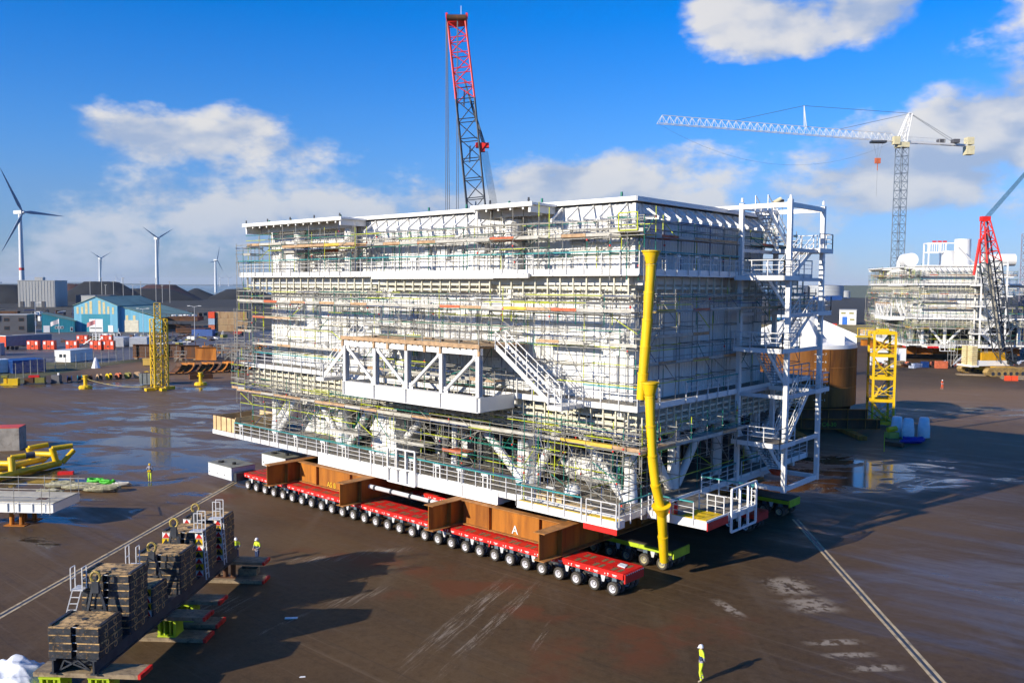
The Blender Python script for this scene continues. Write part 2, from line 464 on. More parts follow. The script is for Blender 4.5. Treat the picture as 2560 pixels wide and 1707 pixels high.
    # pale scraped patches and drag marks
    sc = add(strip(-2.6, 48.2, 1.20, 17, 1.5), strip(-0.9, 47.4, 1.19, 17, 0.9), strip(-9.0, 51.3, 1.0, 5.5, 0.9), strip(-10.2, 50.8, 1.0, 5.0, 0.6), strip(-12.8, 47.0, 1.0, 5, .35),
             strip(-9.0, 60.5, 0.25, 5.5, 1.2), strip(-13.2, 58.5, 0.2, 6.0, 1.6), strip(1.7, 45.6, 1.3, 5, .4), strip(-20, 83, 2.3, 12, 3.0), strip(-19, 49.5, 1.4, 5, 2.0), strip(-17, 50.0, 0.1, 4, 3.0))
    gc, gs_ = math.cos(1.19), math.sin(1.19)
    gu = k.math('ADD', k.math('MULTIPLY', px, gc), k.math('MULTIPLY', py, gs_)); gv = k.math('SUBTRACT', k.math('MULTIPLY', py, gc), k.math('MULTIPLY', px, gs_))
    grain = k.math('ADD', k.math('MULTIPLY', k.noise(k.comb(k.math('MULTIPLY', gu, 0.35), k.math('MULTIPLY', gv, 5.0), 0.0), 1.0, 5.0, 0.65), 0.62), k.math('MULTIPLY', k.noise(P, 14.0, 3.0, 0.7), 0.38))
    scm = k.math('MULTIPLY', k.math('MINIMUM', sc, 1.0), k.smooth(grain, 0.50, 0.60))
    sc2 = add(strip(17.6, 53.7, 0.15, 3.6, 3.4), strip(17.9, 50.4, 0.1, 3.8, 2.6), strip(17.2, 45.0, 0.1, 3.6, 0.8), strip(17.4, 43.4, 0.1, 3.4, 0.7), strip(18.2, 41.9, 0.1, 3.2, 0.8), strip(12.8, 49.8, 1.9, 3.4, 0.8))
    scm = k.math('MAXIMUM', scm, k.math('MULTIPLY', k.math('MINIMUM', sc2, 1.0), k.smooth(k.noise(P, 1.5, 6.0, 0.7), 0.44, 0.52)))
    base = k.mix(k.math('MULTIPLY', scm, 0.75), base, (0.36, 0.30, 0.23))
    # speckled light litter of grit
    base = k.mix(k.math('MULTIPLY', k.smooth(grit, 0.66, 0.72), 0.22), base, (0.35, 0.30, 0.24))
    # distance: duller land
    far = k.smooth(k.math('ABSOLUTE', k.math('ADD', py, k.math('MULTIPLY', px, 0.0))), 230.0, 420.0)
    base = k.mix(far, base, k.mix(big, (0.030, 0.030, 0.026), (0.075, 0.066, 0.050)))
    # water: standing puddles gather in two low areas of the yard
    wet = add(k.math('MULTIPLY', zone(-48, 122, 30, 36), 0.85), k.math('MULTIPLY', zone(-40, 88, 22, 16), 0.72), k.math('MULTIPLY', zone(36, 88, 17, 11), 1.15), k.math('MULTIPLY', zone(70, 132, 40, 9), 0.7), k.math('MULTIPLY', zone(-75, 158, 34, 8), 0.8),
              k.math('MULTIPLY', zone(-36, 66, 14, 8), 0.6), k.math('MULTIPLY', zone(24, 80, 9, 4), 0.6), k.math('MULTIPLY', zone(-20, 104, 10, 7), .75))
    pn = k.noise(k.vmath('MULTIPLY', P, (0.55, 1.15, 1.0)), 0.19, 7.0, 0.68, 0.9)
    pool = k.smooth(k.math('ADD', k.math('MULTIPLY', wet, 0.30), pn), 0.735, 0.815)
    film = k.smooth(k.math('ADD', k.math('MULTIPLY', k.math('ADD', k.math('MULTIPLY', zone(31, 49, 13, 19), 0.55), k.math('MULTIPLY', wet, 0.48)), 0.44), k.math('ADD', k.math('MULTIPLY', sweep, 0.5), k.math('MULTIPLY', pn, 0.5))), 0.50, 0.85)
    pool = k.math('MULTIPLY', pool, k.math('SUBTRACT', 1.0, far))
    base = k.mix(k.math('MULTIPLY', film, 0.38), base, k.mix(0.5, base, (0.0, 0.0, 0.0)))
    base = k.mix(k.math('MULTIPLY', pool, 0.7), base, (0.018, 0.014, 0.010))
    rough = k.mix(film, (0.66, 0.66, 0.66), (0.25, 0.25, 0.25))
    rough = k.mix(k.math('MULTIPLY', scm, 0.8), rough, (0.8, 0.8, 0.8))
    rough = k.mix(far, rough, (0.85, 0.85, 0.85))
    rough = k.mix(pool, rough, (0.10, 0.10, 0.10))
    k.put(bs.inputs['Base Color'], base)
    k.put(bs.inputs['Roughness'], k.math('ADD', rough, k.math('MULTIPLY', k.math('SUBTRACT', mid, 0.5), 0.12), 0.0))
    k.put(bs.inputs['Specular IOR Level'], k.smooth(k.math('MAXIMUM', film, pool), 0.0, 1.0, 0.22, 0.46))
    bp = k.node('ShaderNodeBump'); bp.inputs['Distance'].default_value = 0.03
    k.put(bp.inputs['Strength'], k.math('MULTIPLY', k.math('SUBTRACT', 1.0, pool), 0.22))
    k.put(bp.inputs['Height'], k.math('ADD', k.math('MULTIPLY', fine, 0.6), k.math('MULTIPLY', grit, 0.4)))
    nt.links.new(bp.outputs[0], bs.inputs['Normal'])
    return mt


def sheet(name, pts, z, mat):
    me = bpy.data.meshes.new(name)
    me.from_pydata([(x, y, z) for x, y in pts], [], [tuple(range(len(pts)))])
    me.materials.append(mat)
    o = mk(name, me); o['kind'] = 'structure'
    return o


sheet('ground', [(-5000, -300), (5000, -300), (5000, 2300), (900, 2300), (100, 1330), (-5000, 1330)], 0.0, ground_material())
SEA = M('sea_water', (0.05, 0.13, 0.15), 0.25, var=0.12, scale=0.002)
sheet('sea', [(-16000, 1200), (16000, 1200), (16000, 24000), (-16000, 24000)], -1.2, SEA)
FARL = M('far_shore', (0.09, 0.13, 0.17), 0.9)
b = MB()
x = -9000
while x < 9000:
    s_ = random.uniform(300, 900); b.box(x, x+s_, 9500, 9600, -1.2, random.uniform(12, 34)); x += s_
o = b.build('far_shore', FARL); o['kind'] = 'structure'
sheet('grass_verge', [(-300, 200), (-92, 214), (-88, 221), (-93.5, 196), (-95, 172), (-89, 162.5), (-110, 160), (-300, 150)], 0.004, GRASS)
YARD2 = M('pale_back_yard', (0.115, 0.10, 0.095), 0.55, var=0.25, scale=0.08, c2=(0.19, 0.17, 0.16), amt=0.4)
sheet('back_yard', [(-330, 206), (-98, 206), (-92, 225), (-60, 226), (-60, 330), (-330, 330)], 0.008, YARD2)
sheet('service_road', [(-420, 330.5), (-60, 330.5), (-60, 356), (-420, 356)], 0.012, M('grey_road', (0.10, 0.10, 0.105), 0.6, var=0.15, scale=0.2))
sheet('rough_field', [(-470, 357), (40, 357), (40, 700), (-470, 700)], 0.004, M('dull_field', (0.065, 0.056, 0.035), 0.9, var=0.35, scale=0.03, c2=(0.035, 0.03, 0.025), amt=0.5))
sheet('dry_field', [(60, 300), (420, 300), (480, 440), (60, 440)], 0.004, M('dry_grass', (0.26, 0.19, 0.05), 0.9, var=0.3, scale=0.06, c2=(0.13, 0.10, 0.04), amt=0.4))

# rail slots in the yard: two pale concrete edge strips with a dark slot, laid in slabs
def slot_track(name, p, q, wide):
    p = Vector((*p, 0)); q = Vector((*q, 0)); d = (q-p); ln = d.length; d.normalize(); nrm = Vector((-d.y, d.x, 0))
    root = bpy.data.objects.new(name, None); col.objects.link(root); root['kind'] = 'structure'
    pale = M('pale_track_concrete', (0.48, 0.37, 0.22), 0.8, var=0.25, scale=0.9, c2=(0.22, 0.18, 0.13), amt=0.42)
    t = 0.0
    while t < ln:
        s_ = min(random.uniform(3.2, 4.4), ln-t)
        for sd in (-1, 1):
            bb = MB(); a0 = p + d*t; a1 = p + d*(t+s_-0.03)
            jit = random.uniform(-.015, .015)
            bb.bar(a0 + nrm*(sd*wide*0.34+jit) + Vector((0, 0, 0.004)), a1 + nrm*(sd*wide*0.34+jit) + Vector((0, 0, 0.004)), wide*0.30, 0.016)
            bb.build('concrete_edge', pale, root)
        t += s_
    bb = MB(); bb.bar(p + Vector((0, 0, 0.002)), q + Vector((0, 0, 0.002)), wide*0.34, 0.006)
    bb.build('rail_slot', DARK, root)
slot_track('rail_track', (-29.7, 38.0), (-26.3, 82.0), 0.55)
slot_track('rail_track', (20.3, 37.0), (23.1, 69.5), 0.55)
# ================================================================ the platform
plat = thing('offshore_platform', 'huge white offshore platform module wrapped in scaffolding, riding on red wheeled trailers', 'platform', (OX, OY, 0), YAW)
AL, AR = 44.6, 2.3            # wall ends along a
BN, BF = 5.4, 24.4            # wall faces along b


def P_(name, mb, mat, parent=None, smooth=False, **kw):
    return mb.build(name, mat, parent or plat, smooth, **kw)


# --- decks: dark grating on top of white edge beams
def deck(name, rects, z0, z1):
    d = MB()
    for a0, a1, b0, b1 in rects: lbox(d, a0+.12, a1-.12, b0+.12, b1-.12, z0+.06, z1)
    dk = P_(name, d, GRATE)
    for a0, a1, b0, b1 in rects:
        for seg in ((a0, a1, b0, b0+.115), (a0, a1, b1-.115, b1), (a0, a0+.115, b0+.12, b1-.12), (a1-.115, a1, b0+.12, b1-.12)):
            e = MB(); lbox(e, *seg, z0, z1+.03); P_('edge_beam', e, WHITE, dk)
    return dk


cellar = deck('cellar_deck', [(.75, 49.8, 1.8, 30.8)], 3.95, 4.33)
middle = deck('middle_deck', [(.75, 47.4, 3.6, 30.8)], 10.76, 11.12)
upper = deck('upper_deck', [(.75, 47.4, 3.6, 30.8)], 19.5, 19.92)
# balconies of the cellar deck at the near corner
bal = deck('balcony', [(.35, 8.6, 0.95, 1.79)], 3.78, 4.25)
bal2 = deck('balcony', [(-3.6, .74, 4.95, 11.8)], 3.7, 4.2)
e = MB(); lbox(e, -3.66, -3.602, 5.0, 7.7, 3.62, 4.12); P_('red_end_plate', e, RED, bal2)
e = MB(); lbox(e, .33, 2.9, .88, .948, 3.45, 3.80); P_('red_end_plate', e, RED, bal)
e = MB(); lbox(e, -3.4, -1.6, 5.2, 7.4, 4.205, 4.215); P_('yellow_floor_mark', e, YELLOW, bal2)
e = MB(); lbox(e, .45, 2.8, 1.08, 1.68, 4.255, 4.265); P_('yellow_floor_mark', e, YELLOW, bal)
for a0, a1, b0, b1, z, pr in ((-3.5, .6, 5.075, 5.12, 4.235, bal2), (.5, 8.5, 1.075, 1.12, 4.285, bal)):
    e = MB(); lbox(e, a0, a1, b0, b1, z, z+.03); P_('yellow_kick_strip', e, YELLOW, pr)
# big main beam under the cellar deck with stiffeners
e = MB(); lbox(e, 11.05, 32.1, 1.72, 1.798, 3.4, 4.3); lbox(e, 11.05, 32.1, 1.66, 2.4, 3.36, 3.398)
mb_ = P_('main_beam', e, WHITE)
e = MB(); lbox(e, 11.05, 11.13, 1.80, 3.5, 3.40, 3.94); P_('end_plate', e, WHITE, mb_)
for a in (14.5, 24.9):
    e = MB(); lbox(e, a, a+.05, 1.66, 1.718, 3.4, 4.28); P_('web_stiffener', e, STEELW, mb_)
# underside girders of each deck
for dk, z0, z1, bs_, as_ in ((cellar, 3.4, 3.94, (5.6, 11, 17, 23, 29), (2.5, 11.6, 19.2, 27.3, 33.4, 44.2)), (middle, 10.05, 10.75, (5.6, 11, 17, 23, 29), (2.5, 7, 11.6, 19.2, 27.3, 33.4, 39, 44.2)), (upper, 18.9, 19.49, (4.9,), (2.0,))):
    for b_ in bs_:
        e = MB(); lbox(e, 1.2, 47.0, b_-.18, b_+.18, z0, z1); P_('deck_girder', e, WHITE, dk)
    for a in as_:
        e = MB(); lbox(e, a-.15, a+.15, 4.2, 30.5, z0+.05, z1-.004); P_('deck_girder', e, WHITE, dk)
e = MB(); lbox(e, 13.2, 27.0, 3.50, 3.597, 19.32, 19.93); P_('deep_edge_beam', e, WHITE, upper)
e = MB(); lbox(e, 9.7, 13.2, 3.30, 3.49, 19.36, 19.70); P_('deep_edge_beam', e, STEELW, upper)


# --- corrugated wall panels, each its own piece
def corr_panel(face, u0, u1, w_, z0, z1, pitch=0.36, dep=0.055):
    """face 'a': wall along a, outward -b at b=w_; face 'b': wall along b, outward -a at a=w_"""
    mb = MB(); n_ = max(1, round((u1-u0)/pitch)); p = (u1-u0)/n_
    pr = []
    for i in range(n_):
        u = u0+i*p
        pr += [(u, 0), (u+p*.36, 0), (u+p*.5, dep), (u+p*.86, dep)]
    pr.append((u1, 0))
    for u, d_ in pr:
        for z in (z0, z1): mb.v.append(tuple(L(u, w_+d_, z)) if face == 'a' else tuple(L(w_+d_, u, z)))
    for i in range(len(pr)-1):
        mb.f.append((2*i, 2*i+2, 2*i+3, 2*i+1))
    # rear closure so that the panel has thickness
    k = len(mb.v); dd = dep+.06
    for u in (u0, u1):
        for z in (z0, z1): mb.v.append(tuple(L(u, w_+dd, z)) if face == 'a' else tuple(L(w_+dd, u, z)))
    mb.f.append((k, k+1, k+3, k+2))
    return mb


def wall_run(name, face, u0, u1, w_, z0, z1, width=2.6, flat=()):
    first = None; n_ = max(1, round((u1-u0)/width)); s_ = (u1-u0)/n_
    root = None
    for i in range(n_):
        a, c = u0+i*s_+.012, u0+(i+1)*s_-.012
        if i in flat:
            mb = MB()
            if face == 'a': lbox(mb, a, c, w_-.02, w_+.1, z0, z1)
            else: lbox(mb, w_-.02, w_+.1, a, c, z0, z1)
        else: mb = corr_panel(face, a, c, w_, z0, z1)
        if root is None:
            bk = MB()
            if face == 'a': lbox(bk, u0, u1, w_+.13, w_+.25, z0, z1)
            else: lbox(bk, w_+.13, w_+.25, u0, u1, z0, z1)
            root = P_(name, bk, WALLW)
        P_('wall_panel', mb, WALLW, root)
    return root


wu = wall_run('long_wall', 'a', AR, AL, BN, 19.925, 24.3, flat=(1, 9, 14))
wm = wall_run('long_wall', 'a', AR, AL, BN, 11.125, 19.495, flat=(1, 4, 8, 13, 15))
ws = wall_run('short_wall', 'b', BN+.2, BF, AR, 19.925, 24.3)
wt = wall_run('short_wall', 'b', BN+.2, BF, AR, 11.125, 19.495, flat=(1, 5))
e = MB(); lbox(e, AL-.3, AL, BN+.3, BF, 11.13, 24.3); lbox(e, AR+.3, AL-.3, BF-.3, BF, 11.13, 24.3); P_('rear_wall', e, WALLW)
e = MB(); lbox(e, AR-.12, AR+.12, BN-.12, BN+.14, 11.13, 19.49); P_('corner_post', e, WHITE)
e = MB(); lbox(e, AR-.12, AR+.12, BN-.12, BN+.14, 19.93, 24.28); P_('corner_post', e, WHITE)
# doors, louvres, boxes and cylinders on the long wall
for a, z0, h, w_ in ((4.6, 11.13, 2.6, 2.2), (8.3, 11.13, 2.2, 1.2), (40.6, 11.13, 2.4, 2.6), (36.4, 11.13, 2.2, 1.1), (31.0, 11.13, 2.2, 1.1), (16.4, 19.93, 2.2, 1.1), (38.0, 19.93, 2.2, 1.1)):
    e = MB(); lbox(e, a, a+w_, BN-.10, BN-.03, z0, z0+h); P_('door', e, WHITE, wm if z0 < 15 else wu)
for a, z0, w_, h in ((22.6, 14.9, 1.6, 1.9), (17.3, 13.7, 2.0, 1.4), (34.0, 14.2, 1.5, 1.0), (5.9, 21.9, 1.7, 1.1), (2.9, 14.9, 1.3, .9)):
    lv = MB(); lbox(lv, a, a+w_, BN-.10, BN-.05, z0, z0+h)
    lo_ = P_('louvre', lv, STEELW, wm if z0 < 19 else wu)
    k = z0+.1
    while k < z0+h-.05:
        s_ = MB(); s_.bar(L(a+.06, BN-.14, k), L(a+w_-.06, BN-.14, k), .12, .025, up=(0, .5, 1)); P_('louvre_slat', s_, STEELW, lo_); k += .19
for a, z0, z1, r_ in ((12.3, 20.0, 23.6, .62), (31.2, 20.0, 23.9, .55), (38.8, 20.1, 23.9, .5)):
    e = MB(); e.tube(L(a, 4.7, z0), L(a, 4.7, z1), r_, 16); P_('vertical_vessel', e, WHITE, smooth=True)
# short face: windows-like flat hatches
for b_, z0, w_, h in ((6.0, 17.7, 2.6, .9), (6.2, 16.2, 2.2, 1.0), (10.5, 13.4, 1.4, 1.2), (19.0, 13.2, 2.0, 2.2)):
    e = MB(); lbox(e, AR-.08, AR-.03, b_, b_+w_, z0, z0+h); P_('hatch', e, STEELW, wt)

# --- roof with projecting brackets and two landing extensions
rf = MB(); lbox(rf, 2.0, 45.0, 5.1, 24.8, 24.42, 24.62)
roof = P_('roof', rf, WHITE)
for (a0, a1, b0, b1) in ((2.0, 45.0, 5.04, 5.098), (1.94, 1.998, 5.1, 24.8)):
    e = MB(); lbox(e, a0, a1, b0, b1, 24.40, 24.70); P_('roof_edge', e, WHITE, roof)
for i in range(4):
    e = MB(); lbox(e, 2.2, 44.8, 6+i*5, 6.25+i*5, 24.625, 24.74); P_('roof_beam', e, WHITE, roof)
def roof_ext(a0, a1):
    e = MB(); lbox(e, a0, a1, 2.4, 5.03, 24.34, 24.5); x_ = P_('roof_extension', e, WHITE, roof)
    e = MB(); lbox(e, a0-.05, a1+.05, 2.3, 2.396, 24.24, 24.54); P_('fascia', e, WHITE, x_)
    e = MB(); lbox(e, a0+.6, a1-.6, 4.0, 4.2, 23.75, 24.335); P_('edge_girder', e, WHITE, x_)
    e = MB(); lbox(e, a0+.25, a0+.45, 2.5, 5.2, 23.85, 24.335); P_('edge_girder', e, WHITE, x_)
    e = MB(); lbox(e, a1-.45, a1-.25, 2.5, 5.2, 23.6, 24.335); P_('edge_girder', e, WHITE, x_)
    a = a0+.8
    while a < a1:
        e = MB(); lbox(e, a, a+.14, 2.42, 2.54, 24.05, 24.335); P_('drain_stub', e, WHITE, x_); a += 1.15
    a = a0+.5
    while a < a1:
        e = MB(); e.tube(L(a, 2.6, 24.5), L(a, 2.6, 24.86), .07, 6); e.bar(L(a-.1, 2.6, 24.7), L(a+.1, 2.6, 24.7), .05); P_('lifting_eye', e, DARK, x_); a += 3.6
    return x_
roof_ext(29.5, 44.6)
roof_ext(8.6, 14.3)
def roof_bracket(p_out, p_in, side):
    """side: 'a' long face at a, 'b' short face at b"""
    e = MB(); t = .09
    tip = 1.35
    if side == 'a':
        a = p_in
        e.bar(L(a, BN-tip, 23.28), L(a, BN-.02, 23.28), .14, .14); e.bar(L(a, BN-tip, 23.33), L(a, BN-.06, 24.25), .13, .13)
    else:
        b_ = p_in
        e.bar(L(AR-tip, b_, 23.28), L(AR-.02, b_, 23.28), .14, .14); e.bar(L(AR-tip, b_, 23.33), L(AR-.06, b_, 24.25), .13, .13)
    P_('roof_bracket', e, WHITE, roof)
a = 2.9
while a < 29:
    if not 8.3 < a < 14.6: roof_bracket(0, a, 'a')
    a += 1.35
b_ = 6.2
while b_ < 24.4:
    roof_bracket(0, b_, 'b'); b_ += 1.42
e = MB(); lbox(e, 15.0, 29.3, 5.28, 5.36, 22.6, 22.75); lbox(e, 2.3, 8.4, 5.28, 5.36, 22.6, 22.75); P_('wall_girt', e, WHITE, wu)
for a in (3.1, 9.9, 13.0, 17.4, 21.6, 33.0, 40.6, 45.0 - .8):
    e = MB(); e.bar(L(a, 5.0, 24.74), L(a, 5.0, 25.02), .12, .12); P_('roof_lug', e, GREENP, roof)

# --- columns, braces of the open cellar level
CR = .42
def colm(a, b_, r_, z0=4.335, z1=10.04, name='column'):
    e = MB(); e.tube(L(a, b_, z0), L(a, b_, z1), r_, 18); return P_(name, e, WHITE, smooth=True)
for a, r_ in ((2.5, .42), (11.6, .75), (19.2, .28), (27.3, .5), (33.4, .6), (44.2, .45)):
    c_ = colm(a, 5.6, r_)
    e = MB(); e.lathe([(r_*1.22, 4.336), (r_*1.15, 4.9), (r_*1.03, 5.5)], 14, c=(a, -5.6, 0)); P_('white_wrapping', e, TARP, c_, smooth=True)
for b_ in (11.1, 17.5, 24, 29):
    for a in (2.5, 11.6, 19.2, 27.3, 33.4, 44.2): colm(a, b_, .42 if a == 2.5 else .36)
def brace(p, q, r_=.3):
    e = MB(); e.tube(p, q, r_, 14); P_('brace', e, WHITE, smooth=True)
zt, zb = 10.0, 4.5
for a0, a1 in ((8.0, 3.0), (8.0, 10.9), (18.6, 12.3), (20.6, 26.6), (28.2, 32.6), (38.5, 34.1), (38.9, 43.6), (40.0, 44.6)):
    brace(L(a0, 5.6, zt), L(a1, 5.6, zb), .34)
for b0, b1 in ((16.6, 11.6), (6.2, 10.6), (18.4, 23.4), (28.5, 24.4)):
    brace(L(2.5, b0, zt), L(2.5, b1, zb), .32)
for a in (11.6, 33.4):
    brace(L(a, 16.6, zt), L(a, 11.6, zb), .3); brace(L(a, 6.4, zt), L(a, 10.6, zb), .3)
# equipment housed on the cellar deck
def kit(name, mb, mat=WHITE, **k): return P_(name, mb, mat, **k)
e = MB(); lbox(e, 36.2, 42.6, 7.4, 8.9, 4.34, 9.3); kit('equipment_housing', e, WALLW)
e = MB(); e.prism([(25.2, -4.6), (28.4, -4.6), (28.4, -8.0), (25.2, -8.0)], 4.34, 6.4); kit('transformer_box', e)
e = MB(); e.slab([L(25.2, 4.4, 6.42), L(28.4, 4.4, 6.42), L(27.8, 5.2, 8.4), L(25.8, 5.2, 8.4)], (0, -2.6, 0)); kit('transformer_hood', e)
e = MB(); e.tube(L(5.6, 8.2, 5.6), L(9.2, 8.2, 5.6), 1.15, 24); kit('white_tank', e, smooth=True)
DKI = M('dark_interior', (0.022, 0.024, 0.024), 0.7, var=0.4, scale=0.6)  # colour of interior machines and of the panels below
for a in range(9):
    e = MB(); lbox(e, 4.0+a*4.5, 8.4+a*4.5, 9.6+(a % 3)*.5, 9.9+(a % 3)*.5, 4.34, 10.0); kit('dark_depth_panel', e, DKI)  # added panels, their dark colour stands in for the shaded depth
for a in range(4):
    e = MB(); lbox(e, 4.1, 4.4, 10.2+a*5, 14.9+a*5, 4.34, 10.0); kit('dark_depth_panel', e, DKI)
for i in range(22):
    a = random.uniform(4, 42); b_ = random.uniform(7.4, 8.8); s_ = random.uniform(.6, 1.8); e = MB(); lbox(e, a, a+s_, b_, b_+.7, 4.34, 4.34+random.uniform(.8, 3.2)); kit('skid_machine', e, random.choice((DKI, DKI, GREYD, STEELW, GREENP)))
for i, (a, b_, r_, h) in enumerate(((30.4, 8.4, .4, 3.0),)):
    e = MB(); e.tube(L(a, b_, 4.34), L(a, b_, 4.34+h), r_, 16); kit('vertical_vessel', e, WHITE, smooth=True)
for i in range(26):      # pipe runs under the middle deck
    a = random.uniform(3, 40); ln = random.uniform(3, 9); b_ = random.uniform(6.5, 14); z = random.uniform(5.2, 9.6)
    e = MB(); e.tube(L(a, b_, z), L(min(a+ln, 45), b_, z), random.uniform(.06, .16), 8); kit('pipe', e, STEELW if i % 3 else DARK)
# red-framed panel leaning on deck, pallets
letters('C3', .62, REDTAG, plat, L(11.6, 5.6-.82, 6.1), (1*-1, 0, 0), (0, 0, 1), 'red_scribble')
letters('DB', .62, M('teal_lettering', (0.0, .28, .24), .6), plat, L(23.6, BN-.12, 13.2), (-1, 0, 0), (0, 0, 1), 'lettering')

# --- cable trays hung under the decks (cream ladder trays)
def trays_long(a0, a1, b_in, b_out, z_top, rows, step, dk, jog=None):
    for r_, z in enumerate(rows):
        for bb_ in (b_out, b_in):
            e = MB(); lbox(e, a0+random.uniform(0, .6), a1-random.uniform(0, .6), bb_-.03, bb_+.03, z, z+.17); P_('cable_tray', e, CREAM, dk)
        e = MB(); a = a0+.3
        while a < a1: lbox(e, a, a+.05, b_out, b_in, z+.03, z+.07); a += .45
        P_('tray_rungs', e, CREAM, dk, kind='stuff')
    a = a0+.15
    while a < a1:
        e = MB(); lbox(e, a, a+.10, b_out-.13, b_out-.035, rows[-1]-.12, z_top); P_('tray_hanger', e, CREAM, dk)
        e = MB(); lbox(e, a+.02, a+.10, b_in+.04, b_in+.12, rows[-1]-.12, z_top); P_('tray_hanger', e, CREAM, dk)
        a += step
def trays_short(b0, b1, a_out, a_in, z_top, rows, step, dk):
    for r_, z in enumerate(rows):
        for aa_ in (a_out, a_in):
            e = MB(); lbox(e, aa_-.03, aa_+.03, b0+random.uniform(0, .6), b1, z, z+.17); P_('cable_tray', e, CREAM, dk)
    b_ = b0+.15
    while b_ < b1:
        e = MB(); lbox(e, a_out-.13, a_out-.035, b_, b_+.1, rows[-1]-.12, z_top); P_('tray_hanger', e, CREAM, dk); b_ += step
trays_long(1.6, 13.4, 4.75, 4.1, 19.49, (18.62, 18.12), 1.12, upper)
trays_long(13.8, 27.0, 4.75, 4.1, 19.3, (18.82, 18.42), 1.05, upper)
trays_long(27.4, 46.8, 4.75, 4.1, 19.49, (18.62, 18.12), 1.12, upper)
trays_short(5.0, 30.2, 1.25, 1.8, 19.49, (18.62, 18.12), 1.12, upper)
trays_long(1.4, 47.0, 4.75, 4.0, 10.75, (10.12, 9.68, 9.25, 8.85), 1.0, middle)
trays_short(4.6, 30.2, 1.2, 1.9, 10.75, (10.12, 9.68, 9.25, 8.85), 1.0, middle)
for z0, z1, lo, hi in ((11.4, 19.2, 3, 44), (20.2, 23.4, 3, 44)):    # conduits and downpipes on the long wall
    for i in range(46 if z0 < 15 else 26):
        a = random.uniform(lo, hi); q0 = random.uniform(z0, z1-2); q1 = min(z1, q0+random.uniform(1.2, 6))
        e = MB(); e.tube(L(a, BN-.16, q0), L(a, BN-.16, q1), random.choice((.03, .04, .06)), 6)
        P_('conduit', e, random.choice((STEELW, STEELW, GALV, WHITE)), wm if z0 < 15 else wu)
for i in range(26):
    a = random.uniform(3, 40); z = random.choice((12.6, 13.4, 15.2, 16.3, 17.7, 21.1, 21.8)) + random.uniform(-.2, .2); ln = random.uniform(2, 7)
    e = MB(); lbox(e, a, min(a+ln, 44), BN-.3, BN-.1, z, z+.08); P_('cable_ladder', e, random.choice((WHITE, CREAM, STEELW)), wm if z < 19 else wu)
for i in range(34):
    a = random.uniform(3, 44); z = random.choice((11.7, 12.2, 13.2, 15.0, 20.4, 20.9, 21.3)); s_ = random.uniform(.25, .7)
    e = MB(); lbox(e, a, a+s_, BN-random.uniform(.2, .5), BN-.06, z, z+s_*random.uniform(.7, 1.6)); P_('wall_box', e, random.choice((WHITE, WHITE, STEELW)), wm if z < 19 else wu)


# --- railings: posts stand outside the edge, three rails, teal foam on the top rail
def railing(pts, z, step=1.45, h=1.12, teal=True, foot=.35, mat=STEELW, parent=None, name='railing', rails=(.42, .75), kick=False):
    e = MB(); t_ = MB()
    for p, q in zip(pts[:-1], pts[1:]):
        p = L(p[0], p[1], z); q = L(q[0], q[1], z)
        d_ = q-p; ln = d_.length; n_ = max(1, round(ln/step)); u = Vector((0, 0, 1))
        for i in range(n_+1):
            c_ = p + d_*(i/n_); e.bar(c_ - u*foot, c_ + u*h, .065, .065)
        for r_ in rails: e.bar(p+u*r_, q+u*r_, .04, .04)
        if kick: e.bar(p+u*.09, q+u*.09, .02, .14)
        (t_ if teal else e).bar(p+u*h, q+u*h, .085 if teal else .06, .085 if teal else .06)
    o_ = P_(name, e, mat, parent)
    if t_.v: t_.build('rail_cover', TEAL, o_)
    return o_
railing([(.7, 3.55), (47.45, 3.55), (47.45, 30.5)], 19.95, parent=upper)
railing([(.68, 30.5), (.68, 24.0)], 19.95, parent=upper); railing([(.68, 17.0), (.68, 3.7)], 19.95, parent=upper)
railing([(.7, 3.55), (5.0, 3.55)], 11.15, parent=middle); railing([(6.6, 3.55), (10.9, 3.55)], 11.15, parent=middle, teal=False); railing([(31.2, 3.55), (47.45, 3.55), (47.45, 30.5)], 11.15, parent=middle)
railing([(.68, 30.5), (.68, 24.0)], 11.15, parent=middle); railing([(.68, 17.2), (.68, 9.6)], 11.15, parent=middle); railing([(.68, 6.2), (.68, 3.7)], 11.15, parent=middle)
railing([(8.8, 1.74), (45.6, 1.74)], 4.36, parent=cellar)
railing([(.70, 12.0), (.70, 17.2)], 4.36, parent=cellar); railing([(.70, 24.2), (.70, 30.5)], 4.36, parent=cellar); railing([(.72, 18.2), (.72, 23.2)], 4.36, parent=cellar)
railing([(8.6, 1.75), (8.6, .92), (3.1, .92)], 4.27, parent=bal); railing([(2.7, .92), (.40, .92)], 4.27, parent=bal, teal=False); railing([(.31, 1.1), (.31, 4.9)], 4.27, parent=bal)
railing([(.6, 4.9), (-2.7, 4.9)], 4.22, parent=bal2); railing([(-1.7, 7.4), (-3.5, 7.4)], 4.22, parent=bal2, step=.7, teal=False); railing([(.6, 11.84), (-3.5, 11.84), (-3.64, 11.0)], 4.22, parent=bal2, mat=WHITE)
